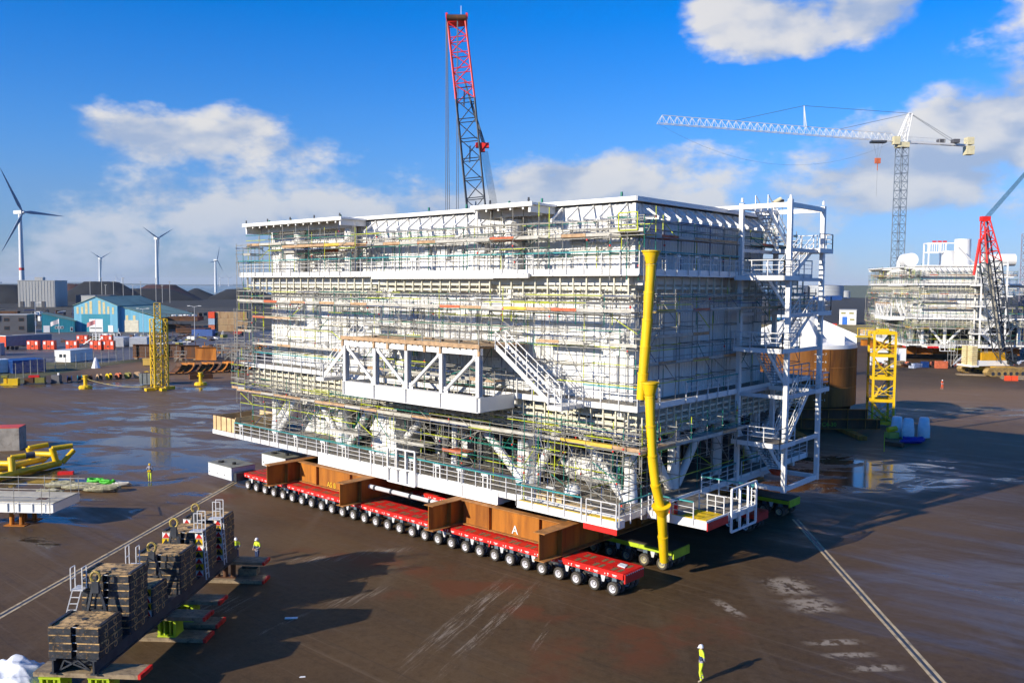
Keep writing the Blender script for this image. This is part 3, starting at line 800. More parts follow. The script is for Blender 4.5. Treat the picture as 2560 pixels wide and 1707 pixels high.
# rail-mounted lifebuoy/equipment frames along the walkway
for a in (12.4, 14.9, 17.3, 20.2, 25.0, 28.7, 31.6, 35.6, 38.9, 6.4, 45.2 - .6):
    e = MB()
    for s_ in (-.22, .22): e.bar(L(a+s_, 1.9, 4.34), L(a+s_, 1.9, 5.25), .09)
    e.bar(L(a-.32, 1.9, 5.3), L(a+.32, 1.9, 5.3), .22, .16); P_('cable_hanger_frame', e, WHITE, cellar)
for a in (10.0, 22.0, 33.5, 41.0):
    e = MB()
    for s_ in (-.22, .22): e.bar(L(a+s_, 3.75, 19.93), L(a+s_, 3.75, 20.85), .09)
    e.bar(L(a-.32, 3.75, 20.88), L(a+.32, 3.75, 20.88), .2, .16); P_('cable_hanger_frame', e, WHITE, upper)
for b_ in (5.2, 8.4, 11.0, 13.6):
    e = MB()
    for s_ in (-.22, .22): e.bar(L(.85, b_+s_, 19.93), L(.85, b_+s_, 20.85), .08)
    e.bar(L(.85, b_-.32, 20.88), L(.85, b_+.32, 20.88), .2, .14); P_('cable_hanger_frame', e, WHITE, upper)
# hanging gate frames
def gate(name, p0, p1, z0, z1, parent, bars=4, zm=None):
    e = MB(); p0 = Vector(p0); p1 = Vector(p1); u = Vector((0, 0, 1))
    for i in range(bars):
        c_ = p0 + (p1-p0)*(i/(bars-1)); e.bar(c_+u*z0, c_+u*z1, .13, .13)
    for z in (z0, z1) + ((zm,) if zm else ()): e.bar(p0+u*z, p1+u*z, .12, .12)
    return P_(name, e, WHITE, parent)
gate('boat_landing_frame', L(22.7, 1.55, 0), L(19.5, 1.55, 0), 3.36, 6.05, cellar, 4, 4.5)
gate('boat_landing_frame', L(-3.72, 8.0, 0), L(-3.72, 11.5, 0), 2.95, 5.75, bal2, 4, 4.1)

# --- plywood enclosure on the far left end of the cellar deck
e = MB(); lbox(e, 45.7, 49.75, 1.86, 1.92, 4.4, 5.75); ply = P_('plywood_screen', e, PLY)
for a in (46.3, 47.2, 48.2, 49.1):
    e = MB(); lbox(e, a, a+.07, 1.79, 1.858, 4.2, 5.8); P_('batten', e, PLANKW, ply)
e = MB(); lbox(e, 45.7, 45.78, 1.93, 6.2, 4.4, 5.9); P_('plywood_screen', e, PLY)
e = MB(); lbox(e, 49.70, 49.76, 1.93, 6.2, 4.4, 5.75); P_('plywood_screen', e, PLY)
e = MB(); lbox(e, 44.9, 48.4, 6.3, 6.38, 4.4, 5.95); P_('plywood_screen', e, PLY)

# --- the truss balcony on the long side
pod = MB(); lbox(pod, 11.3, 26.25, 0.0, .16, 10.1, 11.12); lbox(pod, 11.2, 26.3, -.12, .4, 11.122, 11.16); lbox(pod, 11.2, 26.3, -.12, .4, 10.06, 10.098)
podb = P_('truss_balcony', pod, WHITE)
for a0, a1, b0, b1, z0, z1, m_ in ((11.15, 11.29, .0, 3.58, 10.1, 11.12, WHITE), (26.26, 26.4, .0, 3.58, 10.1, 11.12, WHITE), (11.3, 26.2, .45, 3.58, 10.4, 10.46, GRATE)):
    e = MB(); lbox(e, a0, a1, b0, b1, z0, z1); P_('side_beam' if m_ == WHITE else 'balcony_floor', e, m_, podb)
posts = (26.15, 22.42, 18.76, 15.05, 11.42)
for a in posts:
    e = MB(); lbox(e, a-.04, a+.04, 0.02, .34, 11.17, 14.0); lbox(e, a-.16, a+.16, -.02, .02, 11.17, 14.0); lbox(e, a-.16, a+.16, .34, .38, 11.17, 14.0); P_('truss_post', e, STEELW, podb)
    e = MB(); lbox(e, a-.04, a+.04, -.13, -.003, 10.1, 11.12); P_('web_stiffener', e, STEELW, podb)
e = MB(); lbox(e, 11.2, 26.35, .02, .32, 14.02, 14.5); chord = P_('top_chord', e, WHITE, podb)
for a in (26.3, 22.42, 20.8, 18.76, 16.7, 15.05, 11.25):
    e = MB(); lbox(e, a-.1, a+.1, -.09, .016, 13.98, 14.52); P_('timber_packer', e, PLANKW, podb)
a = 11.9
while a < 26:
    e = MB(); lbox(e, a-.08, a+.08, -.12, 5.0, 14.42, 14.60); P_('joist', e, PLANKW, podb); a += .62
for a0, z0, a1, z1 in ((26.0, 13.9, 22.7, 11.3), (22.3, 13.9, 19.0, 11.3), (18.5, 11.3, 15.3, 13.9), (14.8, 11.3, 11.7, 13.9)):
    e = MB(); e.tube(L(a0, .18, z0), L(a1, .18, z1), .13, 12); P_('truss_diagonal', e, WHITE, podb, smooth=True)
    for aa, zz, s_ in ((a0, z0, 1), (a1, z1, 1)):
        e = MB(); lbox(e, aa-.3, aa+.3, .14, .22, zz-.3, zz+.3); P_('gusset', e, WHITE, podb)
# timber floor of the truss balcony laid in boards
b_ = -.1; i = 0
while b_ < 5.2:
    a = 11.1
    while a < 26.3:
        ln = min(random.choice((3.0, 3.9, 4.8)), 26.4-a)
        e = MB(); lbox(e, a, a+ln-.02, b_, b_+.28, 14.605, 14.66+random.uniform(0, .012)); P_('floor_board', e, random.choice((PLANKW, PLANKW, PLY, PLANKG, TIMBER)), podb); a += ln
    b_ += .3
e = MB(); lbox(e, 11.1, 26.4, -.17, -.125, 14.5, 14.78); P_('toe_board', e, PLANKW, podb)
for k in range(9):
    e = MB(); aa = 12+random.random()*13; bb_ = .3+random.random()*3; e.rbox((aa, -bb_, 14.68), (random.uniform(.5, 1.4), .25, .12), random.uniform(-.4, .4)); P_('loose_timber', e, TIMBER, podb)


# --- stairs
def stair(p, q, wide, parent, n_=None, axis='a', rail=True, mat=WHITE, name='staircase'):
    """flight from p (top) to q (bottom), axis of travel 'a' or 'b'; width runs inward from p's other coordinate"""
    p = L(*p); q = L(*q); side = Vector((0, -1, 0)) if axis == 'a' else Vector((1, 0, 0))
    e = MB()
    root = None
    for s_ in (0, 1):
        o_ = side*(wide*s_)
        e = MB(); e.bar(p+o_, q+o_, .07, .32)
        if root is None: root = P_(name, e, mat, parent)
        else: P_('stringer', e, mat, root)
    n_ = n_ or max(4, round(abs(p.z-q.z)/.24)); d_ = (q-p)
    run = Vector((d_.x, d_.y, 0)).normalized()*.26
    tr = MB()
    for i in range(1, n_):
        c_ = p + d_*(i/n_)
        t_ = MB(); t_.quad_box([c_+side*.04-run*.5, c_+side*(wide-.04)-run*.5, c_+side*(wide-.04)+run*.5, c_+side*.04+run*.5] + [x_+Vector((0, 0, .045)) for x_ in (c_+side*.04-run*.5, c_+side*(wide-.04)-run*.5, c_+side*(wide-.04)+run*.5, c_+side*.04+run*.5)])
        P_('tread', t_, M('stair_tread', (.34, .34, .34), .6), root)
    if rail:
        u = Vector((0, 0, 1))
        for s_ in (0, 1):
            e = MB(); o_ = side*(wide*s_)
            for h in (.55, 1.05): e.bar(p+o_+u*h, q+o_+u*h, .05)
            k = max(2, round(d_.length/1.3))
            for i in range(k+1):
                c_ = p+o_+d_*(i/k); e.bar(c_, c_+u*1.05, .055)
            P_('stair_rail', e, mat, root)
    return root
stair((10.95, 1.3, 14.6), (6.1, 1.3, 11.15), 1.1, podb)
stair((26.6, 1.3, 14.6), (30.6, 1.3, 11.15), 1.1, podb)
e = MB(); lbox(e, 5.0, 6.2, 1.2, 3.58, 10.7, 10.98); P_('stair_landing', e, WHITE, podb)
e = MB(); lbox(e, 30.5, 31.6, 1.2, 3.58, 10.7, 10.98); P_('stair_landing', e, WHITE, podb)
railing([(5.0, 1.2), (6.1, 1.2)], 11.0, parent=podb, teal=False, step=.6); railing([(4.98, 1.2), (4.98, 3.5)], 11.0, parent=podb, teal=False, step=.8)
railing([(30.6, 1.2), (31.6, 1.2), (31.6, 3.5)], 11.0, parent=podb, teal=False, step=.8)
railing([(11.2, -.1), (26.3, -.1)], 14.68, parent=podb, teal=False, mat=GALV, step=1.9, kick=False)

# --- stair tower at the short side
TA0, TA1, TB0, TB1 = -3.0, .78, 17.5, 23.5
tw = MB(); lbox(tw, TA0-.16, TA0+.16, TB0-.16, TB0+.16, 3.75, 25.15)
tower = P_('stair_tower', tw, WHITE)
for a, b_ in ((TA1, TB0), (TA0, TB1), (TA1, TB1)):
    e = MB(); lbox(e, a-.16, a+.16, b_-.16, b_+.16, 3.75, 25.05); P_('tower_post', e, WHITE, tower)
for a, b_ in ((TA0, TB0), (TA1, TB0), (TA0, TB1), (TA1, TB1)):
    e = MB(); e.lathe([(.0, 25.38), (.08, 25.34), (.12, 25.05)], 8, c=(a, -b_, .1)); P_('post_cap', e, WHITE, tower)
def tb(p, q, z0, z1, m_=WHITE): 
    e = MB(); a0, b0 = p; a1, b1 = q
    if abs(a0-a1) > .5: lbox(e, min(a0, a1)+.165, max(a0, a1)-.165, b0-.1, b0+.1, z0, z1)
    else: lbox(e, a0-.1, a0+.1, min(b0, b1)+.165, max(b0, b1)-.165, z0, z1)
    P_('tower_beam', e, m_, tower)
for z in (3.8, 24.6):
    for p, q in (((TA0, TB0), (TA1, TB0)), ((TA0, TB1), (TA1, TB1)), ((TA0, TB0), (TA0, TB1)), ((TA1, TB0), (TA1, TB1))): tb(p, q, z, z+.34)
e = MB(); lbox(e, TA1+.17, 3.4, TB0-.1, TB0+.1, 24.62, 24.9); P_('tower_beam', e, WHITE, tower)
e = MB(); lbox(e, TA1+.17, 3.4, TB1-.1, TB1+.1, 24.62, 24.9); P_('tower_beam', e, WHITE, tower)
LV = ((7.4, 'l'), (10.9, 'r'), (14.3, 'l'), (16.9, 'r'), (19.55, 'l'), (21.7, 'r'))
for z, sd in LV:
    for p, q in (((TA0, TB0), (TA0, TB1)), ((TA1, TB0), (TA1, TB1)), ((TA0, TB0), (TA1, TB0)), ((TA0, TB1), (TA1, TB1))):
        if abs(p[1]-q[1]) < .1 and ((sd == 'l') != (p[1] == TB0)) and z not in (10.9,): continue
        tb(p, q, z-.28, z-.02, STEELW)
    b0, b1 = (TB0-1.35, TB0+1.15) if sd == 'l' else (TB1-1.15, TB1+1.35)
    e = MB(); lbox(e, TA0-.25, TA1-.2, b0, b1, z, z+.08); pf = P_('landing_platform', e, GRATE, tower)
    for s_ in ((TA0-.3, TA0-.252, b0-.05, b1+.05), (TA0-.25, TA1-.2, b0-.05, b0-.002), (TA0-.25, TA1-.2, b1+.002, b1+.05)):
        e = MB(); lbox(e, *s_, z-.24, z+.10); P_('platform_edge', e, WHITE, pf)
    ou = b0-.02 if sd == 'l' else b1+.02
    railing([(TA1-.3, ou), (TA0-.25, ou), (TA0-.25, b1 if sd == 'l' else b0)], z+.1, parent=tower, teal=False, step=1.25)
zs = [3.95] + [z for z, _ in LV] + [24.6]
for i in range(len(zs)-1):
    z0, z1 = zs[i], zs[i+1]
    if i % 2 == 0:   # up towards the near platform side
        stair((-.75, TB0+1.1, z1+.05), (-.75, TB1-1.0, z0+.1), 1.0, tower, axis='b')
    else:
        stair((-2.75, TB1-1.1, z1+.05), (-2.75, TB0+1.1, z0+.1), 1.0, tower, axis='b')
for z in (4.4, 4.9, 5.4, 5.9, 6.4, 8.2, 8.6, 9.1, 9.6, 17.4, 17.9, 18.5, 20.2, 20.7, 21.2):
    e = MB(); e.bar(L(TA0-.18, TB1-.12, z), L(TA0-.18, TB1+.12, z), .04, .05); P_('post_rung', e, WHITE, tower)
# ================================================================ scaffolding on the platform
rs = random.Random(21)
PR = .030


class Scaf:
    def __init__(s, label):
        s.root = thing('scaffold', label, 'scaffold', (OX, OY, 0), YAW, 'scaffolding on the platform')
        s.m = {k: MB() for k in ('galvanised_poles', 'green_poles', 'lime_poles', 'blue_poles', 'red_tags')}
    def pole(s, p, q, c=None, r_=PR):
        if c is None:
            x = rs.random(); c = 'galvanised_poles' if x < .70 else 'green_poles' if x < .84 else 'lime_poles' if x < .95 else 'blue_poles'
        s.m[c].tube(p, q, r_, 5, cap=False)
    def standard(s, a, b_, z0, z1):
        """upright in lengths, some lengths painted"""
        z = z0
        while z < z1-.05:
            h = min(rs.choice((1.0, 1.5, 2.0)), z1-z); s.pole(L(a, b_, z), L(a, b_, z+h)); z += h
        if rs.random() < .25:
            zz = rs.uniform(z0+.3, z1-.2); s.m['red_tags'].bar(L(a, b_, zz), L(a, b_, zz+.12), .09)
    def board(s, a0, a1, b0, b1, z, toe='out', mat=None, face='a'):
        mt_ = mat or rs.choices((PLANKG, PLANKW, PLANKO, PLANKY), (58, 30, 9, 3))[0]
        e = MB()
        n_ = 3
        for i in range(n_):
            if face == 'a':
                w_ = (b1-b0)/n_; lbox(e, a0+.02, a1-.02, b0+i*w_+.012, b0+(i+1)*w_-.012, z, z+.05)
            else:
                w_ = (a1-a0)/n_; lbox(e, a0+i*w_+.012, a0+(i+1)*w_-.012, b0+.02, b1-.02, z, z+.05)
        if toe:
            if face == 'a': lbox(e, a0+.02, a1-.02, b0-.05, b0-.012, z, z+.22)
            else: lbox(e, a0-.05, a0-.012, b0+.02, b1-.02, z, z+.22)
        e.build('board', mt_, s.root)
    def done(s):
        for k, mb in s.m.items():
            if mb.v:
                mt_ = {'galvanised_poles': GALV, 'green_poles': GREENP, 'lime_poles': LIMEP, 'blue_poles': BLUEP, 'red_tags': REDTAG}[k]
                mb.build(k, mt_, s.root, kind='stuff')
    def run(s, u0, u1, bay, v_out, v_in, z0, z1, lev, boards=(), face='a', dens=1.0, diag=.35, guard=True, gap=0.0):
        """a run of bays along one face; boards: list of (z, from, to)"""
        X = (lambda u, v, z: L(u, v, z)) if face == 'a' else (lambda u, v, z: L(v, u, z))
        n_ = max(1, round((u1-u0)/bay)); st = (u1-u0)/n_
        for i in range(n_+1):
            u = u0+i*st+rs.uniform(-.12, .12)
            for v in (v_out, v_in):
                if rs.random() < dens:
                    zt_ = z1+rs.uniform(-.2, .5); zz = z0
                    if face == 'a': s.standard(u, v, zz, zt_)
                    else: s.standard(v, u, zz, zt_)
            for z in lev:
                if rs.random() < .8: s.pole(X(u, v_out-.1, z+.05), X(u, v_in+.1, z+.05), 'galvanised_poles')
        for z in lev:
            for v in (v_out, v_in):
                i = 0
                while i < n_:
                    k = rs.choice((1, 2, 3)); k = min(k, n_-i)
                    if rs.random() < dens*.92:
                        zj = z+rs.uniform(-.05, .05)
                        s.pole(X(u0+i*st-.1, v-.03, zj), X(u0+(i+k)*st+.1, v-.03, zj))
                    i += k
        for i in range(n_):
            if rs.random() < diag:
                za, zb_ = sorted(rs.sample(list(lev), 2)) if len(lev) > 1 else (z0, z1)
                u, u2 = u0+i*st, u0+(i+1)*st
                if rs.random() < .5: u, u2 = u2, u
                v = v_out if rs.random() < .6 else v_in
                s.pole(X(u, v-.05, za), X(u2, v-.05, zb_))
            if rs.random() < diag*.8:
                za = rs.choice(list(lev)); s.pole(X(u0+i*st, v_out, za-1.2), X(u0+i*st, v_in, za), None)
        for (z, f0, f1) in boards:
            i = 0
            while i < n_:
                u, u2 = u0+i*st, u0+(i+1)*st
                if u2 > f0 and u < f1 and rs.random() > gap:
                    if face == 'a': s.board(u, u2, v_out+.02, v_in-.02, z)
                    else: s.board(v_out+.02, v_in-.02, u, u2, z, face='b')
                i += 1
            if guard:
                for h in (.5, 1.0):
                    uu = max(u0, f0)
                    while uu < min(u1, f1):
                        ln = min(rs.choice((4.2, 6.3)), min(u1, f1)-uu); s.pole(X(uu-.1, v_out-.04, z+h), X(uu+ln+.1, v_out-.04, z+h)); uu += ln


# long side, above the upper deck
s = Scaf('scaffold on the upper deck of the near platform, below the roof brackets, long sunlit side')
s.run(1.0, 30.0, 2.1, 3.85, 4.95, 19.96, 23.0, (20.9, 22.0, 22.6, 23.1), [(22.1, 0, 40)])
s.run(29.0, 45.6, 2.1, 3.4, 4.7, 19.96, 23.1, (20.9, 21.6, 22.4), [(21.7, 30, 38), (22.5, 36, 46)], dens=.9, gap=.25)
s.run(27.5, 40, 2.1, 2.2, 3.4, 20.0, 23.6, (21.9, 22.9), [(22.1, 27, 37)], diag=.6)
s.run(8.0, 14.8, 2.2, 2.4, 3.5, 20.0, 24.0, (21.4, 22.0, 23.1), [(22.0, 8, 15)], diag=.7)
s.done()
# corner tower on the upper deck
s = Scaf('scaffold tower with a lime yellow gate at the near top corner of the platform')
s.run(-.2, 2.4, 1.3, 2.6, 3.9, 19.2, 23.4, (20.9, 22.0, 22.7, 23.2), [(22.2, -1, 3)], diag=.9)
for z in (22.3, 23.4): s.pole(L(.2, 2.5, z), L(1.6, 2.5, z), 'lime_poles', .04)
for a in (.2, 1.6): s.pole(L(a, 2.5, 22.3), L(a, 2.5, 23.4), 'lime_poles', .04)
s.done()
# long side, hung below the upper deck
s = Scaf('long boarded scaffold walkway hung below the upper deck, its boards patched orange and grey')
s.run(.6, 45.9, 2.15, 2.6, 3.5, 16.3, 18.3, (17.1, 17.75, 18.2), [(17.15, 0, 50)], diag=.2)
s.run(.9, 45.4, 2.15, 3.75, 4.9, 11.16, 17.6, (12.4, 13.6, 14.7, 15.8, 16.9), [(14.9, 2, 12), (13.0, 31, 44), (15.4, 27, 33), (15.6, 38, 46)], dens=.92, diag=.5, gap=.35)
s.done()
# long side, below the middle deck and over the cellar deck
s = Scaf('long boarded scaffold walkway hung below the middle deck, over the open cellar level')
s.run(-.4, 46.0, 2.1, 2.3, 3.5, 7.3, 10.2, (8.5, 9.1, 9.7), [(8.5, -1, 50)], diag=.25)
s.done()
s = Scaf('dense pole scaffold standing among the columns and braces of the cellar deck')
s.run(1.4, 45.6, 2.0, 2.5, 3.9, 4.36, 8.5, (5.4, 6.4, 7.4, 8.3), [(6.3, 17, 23), (6.2, 28, 31)], dens=.95, diag=.75, gap=.3)
s.run(2.0, 45.0, 2.3, 4.7, 6.9, 4.36, 9.6, (5.6, 6.9, 8.1, 9.2), [(7.6, 6, 16), (7.8, 24, 36)], dens=.85, diag=.6, gap=.5)
s.done()
# on the truss balcony
s = Scaf('low scaffold platforms and guard poles inside the white truss balcony')
s.run(11.6, 26.0, 2.4, 1.9, 3.1, 10.47, 13.4, (11.6, 12.1, 12.9), [(12.0, 11, 27)], diag=.4, gap=.15)
s.run(11.4, 26.2, 2.4, 3.9, 5.2, 14.7, 17.0, (15.3, 15.9, 16.6), [], diag=.5)
s.done()
# left end
s = Scaf('tall scaffold tower with ladders at the far left end of the platform')
s.run(44.6, 46.9, 1.15, 2.3, 3.4, 8.6, 12.3, (9.2, 9.8, 10.4, 11.0, 11.7), [(8.7, 44, 49)], diag=.5)
s.run(44.9, 47.3, 1.2, 3.3, 4.6, 11.2, 22.4, (12.3, 13.3, 14.3, 15.2, 16.3, 17.4, 18.4, 20.9, 21.7, 22.3), [(17.2, 44, 49), (21.6, 44, 49), (14.2, 44, 47)], diag=.6, gap=.2)
for a in (45.9, 46.3): s.pole(L(a, 2.3, 9), L(a, 2.3, 16.5), 'galvanised_poles', .03)
for i in range(24): s.pole(L(45.9, 2.3, 9.2+i*.3), L(46.3, 2.3, 9.2+i*.3), 'galvanised_poles', .02)
s.done()
# short side
s = Scaf('shaded scaffold walkway under the roof brackets on the short side of the near platform')
s.run(4.3, 27.5, 2.2, .85, 1.9, 19.96, 23.2, (21.0, 22.0, 22.6, 23.1), [(22.0, 3, 30)], face='b', diag=.35)
s.done()
s = Scaf('shaded scaffold levels between the middle and upper decks on the short side')
s.run(4.0, 29.0, 2.2, -.35, .65, 16.2, 18.4, (17.2, 17.8, 18.3), [(17.15, 3, 30)], face='b', diag=.3)
s.run(4.2, 29.0, 2.2, 1.0, 2.0, 11.16, 17.4, (12.4, 13.6, 14.8, 16.0), [(13.6, 3, 30), (15.4, 3, 12)], face='b', diag=.5, gap=.2)
s.done()
s = Scaf('shaded scaffold walkway below the middle deck on the short side, beside the stair tower')
s.run(2.0, 17.0, 2.1, -.5, .7, 7.2, 9.9, (8.4, 9.0, 9.6), [(8.4, 1, 18)], face='b', diag=.3)
s.run(2.6, 29.0, 2.3, 1.2, 3.6, 4.36, 9.6, (5.6, 6.8, 8.0, 9.2), [], face='b', diag=.7)
s.done()
# scaffold on the near balcony
s = Scaf('ladder scaffold standing on the near balcony beside the slanting white brace')
s.run(5.6, 8.4, 1.4, 1.4, 2.4, 4.28, 9.8, (5.4, 6.6, 7.8, 8.9), [], diag=1.0)
for a in (7.0, 7.45): s.pole(L(a, 1.5, 4.3), L(a+.5, 2.2, 10.2), 'blue_poles', .03)
for i in range(19): s.pole(L(7.0+i*.026, 1.5+i*.037, 4.5+i*.3), L(7.45+i*.026, 1.5+i*.037, 4.5+i*.3), 'galvanised_poles', .02)
s.done()

# ================================================================ yellow rubbish chutes at the near corner
def chute(label, pts, rad, group):
    t_ = thing('rubbish_chute', label, 'chute', (OX, OY, 0), YAW, group)
    # segments of tapered barrels
    P3 = [L(*p) for p in pts]
    ln = [0]
    for p, q in zip(P3[:-1], P3[1:]): ln.append(ln[-1]+(q-p).length)
    def at(s_):
        for i in range(len(P3)-1):
            if s_ <= ln[i+1] or i == len(P3)-2:
                f = (s_-ln[i])/(ln[i+1]-ln[i]); return P3[i].lerp(P3[i+1], f)
    n_ = max(1, round(ln[-1]/1.75)); st = ln[-1]/n_
    for i in range(n_):
        p, q = at(i*st), at(min((i+1)*st+.12, ln[-1]))
        e = MB(); e.tube(p, q, rad*1.06, 18, rad*.92); sg = e.build('barrel', YELLOW, t_, True)
        e = MB(); d_ = (q-p).normalized(); e.tube(p, p+d_*.10, rad*1.13, 18); e.build('rim', YELLOW, sg, True)
    e = MB(); p = P3[0]; e.tube(p+Vector((0, 0, .75)), p+Vector((0, 0, .02)), rad*1.75, 16, rad*1.05); e.tube(p+Vector((0, 0, .83)), p+Vector((0, 0, .75)), rad*1.95, 16); e.build('hopper', YELLOW, t_, True)
    e = MB()
    for sd in (-1, 1): e.path([at(x_*ln[-1]/10) + Vector((rad*1.12*sd, -.1, 0)) for x_ in range(11)], .015, 4)
    e.build('chain', DARK, t_)
    return t_
chute('upper yellow tubular rubbish chute hanging from the top deck corner', [(-.50, 3.0, 20.2), (-.30, 3.0, 16.5), (.08, 3.0, 11.75)], .31, 'yellow rubbish chutes')
t_ = chute('lower yellow tubular rubbish chute curving down towards the lime green trailer', [(-.72, 2.75, 12.1), (-.82, 2.85, 8.8), (-.98, 3.2, 6.3), (-1.10, 3.7, 4.95), (-.70, 4.8, 1.15)], .30, 'yellow rubbish chutes')
e = MB(); e.tube(L(-1.12, 3.65, 5.1), L(-1.1, 3.85, 4.5), .62, 16, .36); e.build('lower_hopper', YELLOW, t_, True)
# ================================================================ grillage girders
def girder(label, p, q, z0, z1, flange, mat=RUST, mat2=RUSTE, stiff=4.6, group='rusty grillage girders'):
    """welded I-girder between two platform points"""
    (a0, b0), (a1, b1) = p, q
    t_ = thing('steel_girder', label, 'girder', (OX, OY, 0), YAW, group)
    P0, P1 = L(a0, b0, 0), L(a1, b1, 0); d_ = (P1-P0); ln = d_.length; d_.normalize(); nn = Vector((-d_.y, d_.x, 0)); u = Vector((0, 0, 1))
    e = MB(); e.bar(P0+u*(z0+z1)/2, P1+u*(z0+z1)/2, .06, z1-z0-.1); e.build('web', mat, t_)
    for z in (z0+.025, z1-.025):
        e = MB(); e.bar(P0+u*z, P1+u*z, flange, .05); e.build('flange', mat2, t_)
    s_ = stiff*.4
    while s_ < ln:
        for sd in (-1, 1):
            c_ = P0+d_*s_+nn*sd*(flange*.23+.02); e = MB(); e.bar(c_+u*(z0+.055), c_+u*(z1-.055), .035, flange*.42, up=nn); e.build('stiffener', mat, t_)
        s_ += stiff
    return t_
gl = ('nearest rusty brown transverse girder jutting out over the wheels', 'second rusty transverse girder from the near end, beside the letter A', 'third rusty transverse girder from the near end, with a grey pipe behind it', 'farthest rusty transverse girder, beside the white power pack')
gs = [girder(gl[i], (4.5+10.13*i, -1.6), (4.5+10.13*i, 30.2), 1.52, 3.34, .9, RUST if i else RUST) for i in range(4)]
ga = girder('rusty orange lengthwise girder marked with a white letter A', (5.0, 1.50), (14.2, 1.50), 1.56, 3.30, .6)
gb = girder('rusty orange lengthwise girder marked AS B in yellow', (25.3, 1.50), (34.5, 1.50), 1.56, 3.30, .6)
letters('A', .85, MATW, ga, L(9.15, 1.42, 1.98), (-1, 0, 0), (0, 0, 1))
letters('AS B', .62, M('yellow_chalk', (.75, .50, .03), .7), gb, L(29.85, 1.42, 1.86), (-1, 0, 0), (0, 0, 1))
girder('rusty lengthwise girder in shade under the far side of the platform', (5.0, 21), (34.5, 21), 1.56, 3.30, .6)
girder('rusty lengthwise girder in shade above the lime trailer', (5.0, 8.2), (34.5, 8.2), 1.56, 3.30, .6)
pp = MB(); pp.tube(L(15.2, .95, 2.75), L(24.2, .95, 2.75), .17, 14)
pipe = pp.build('grey_pipe', STEELW, None, True, loc=(OX, OY, 0), rz=YAW)
tag(pipe, 'long grey pipe with dark collars lying between two rusty girders above the red trailer', 'pipe')
for a in (17.0, 19.2, 21.4, 23.4):
    e = MB(); e.tube(L(a, .9, 2.75), L(a+.15, .9, 2.75), .21, 14); e.build('collar', DARK, pipe, True)

# ================================================================ self-propelled trailers
def tyre_mesh():
    e = MB(); n_ = 30; prof = []
    r0, r1, w_ = .24, .42, .15
    i = 0
    for k in range(n_):
        t = 2*math.pi*k/n_; rr = r1 if k % 2 else r1-.018
        for r_, h in ((r0, -w_), (r0+.09, -w_-.02), (rr-.03, -w_), (rr, -w_+.05), (rr, w_-.05), (rr-.03, w_), (r0+.09, w_+.02), (r0, w_)):
            e.v.append((r_*math.cos(t), h, r_*math.sin(t)))
    for k in range(n_):
        for j in range(7): e.f.append((k*8+j, k*8+j+1, ((k+1) % n_)*8+j+1, ((k+1) % n_)*8+j))
    return e.mesh('tyre', TYRE)
def rim_mesh(mat):
    e = MB(); e.lathe([(.0, .085), (.055, .10), (.075, .10), (.08, .055), (.16, .05), (.19, .11), (.245, .155), (.245, -.15), (.0, -.15)], 20, 'y')
    for k in range(10):
        t = 2*math.pi*k/10; e.tube((.125*math.cos(t), .05, .125*math.sin(t)), (.125*math.cos(t), .085, .125*math.sin(t)), .016, 5)
    me = e.mesh('rim', mat, True); me.materials.append(M('rim_recess_shade', (.22, .21, .22), .7))
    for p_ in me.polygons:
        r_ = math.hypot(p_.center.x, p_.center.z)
        if .085 < r_ < .155 and p_.center.y > .03 and p_.area > .0004: p_.material_index = 1  # recess faces greyed to read as shade inside the rim
    return me
TY = tyre_mesh(); RMW = rim_mesh(RIMW); RMY = rim_mesh(M('dusty_rim', (.42, .38, .22), .7)); RMD = RMW


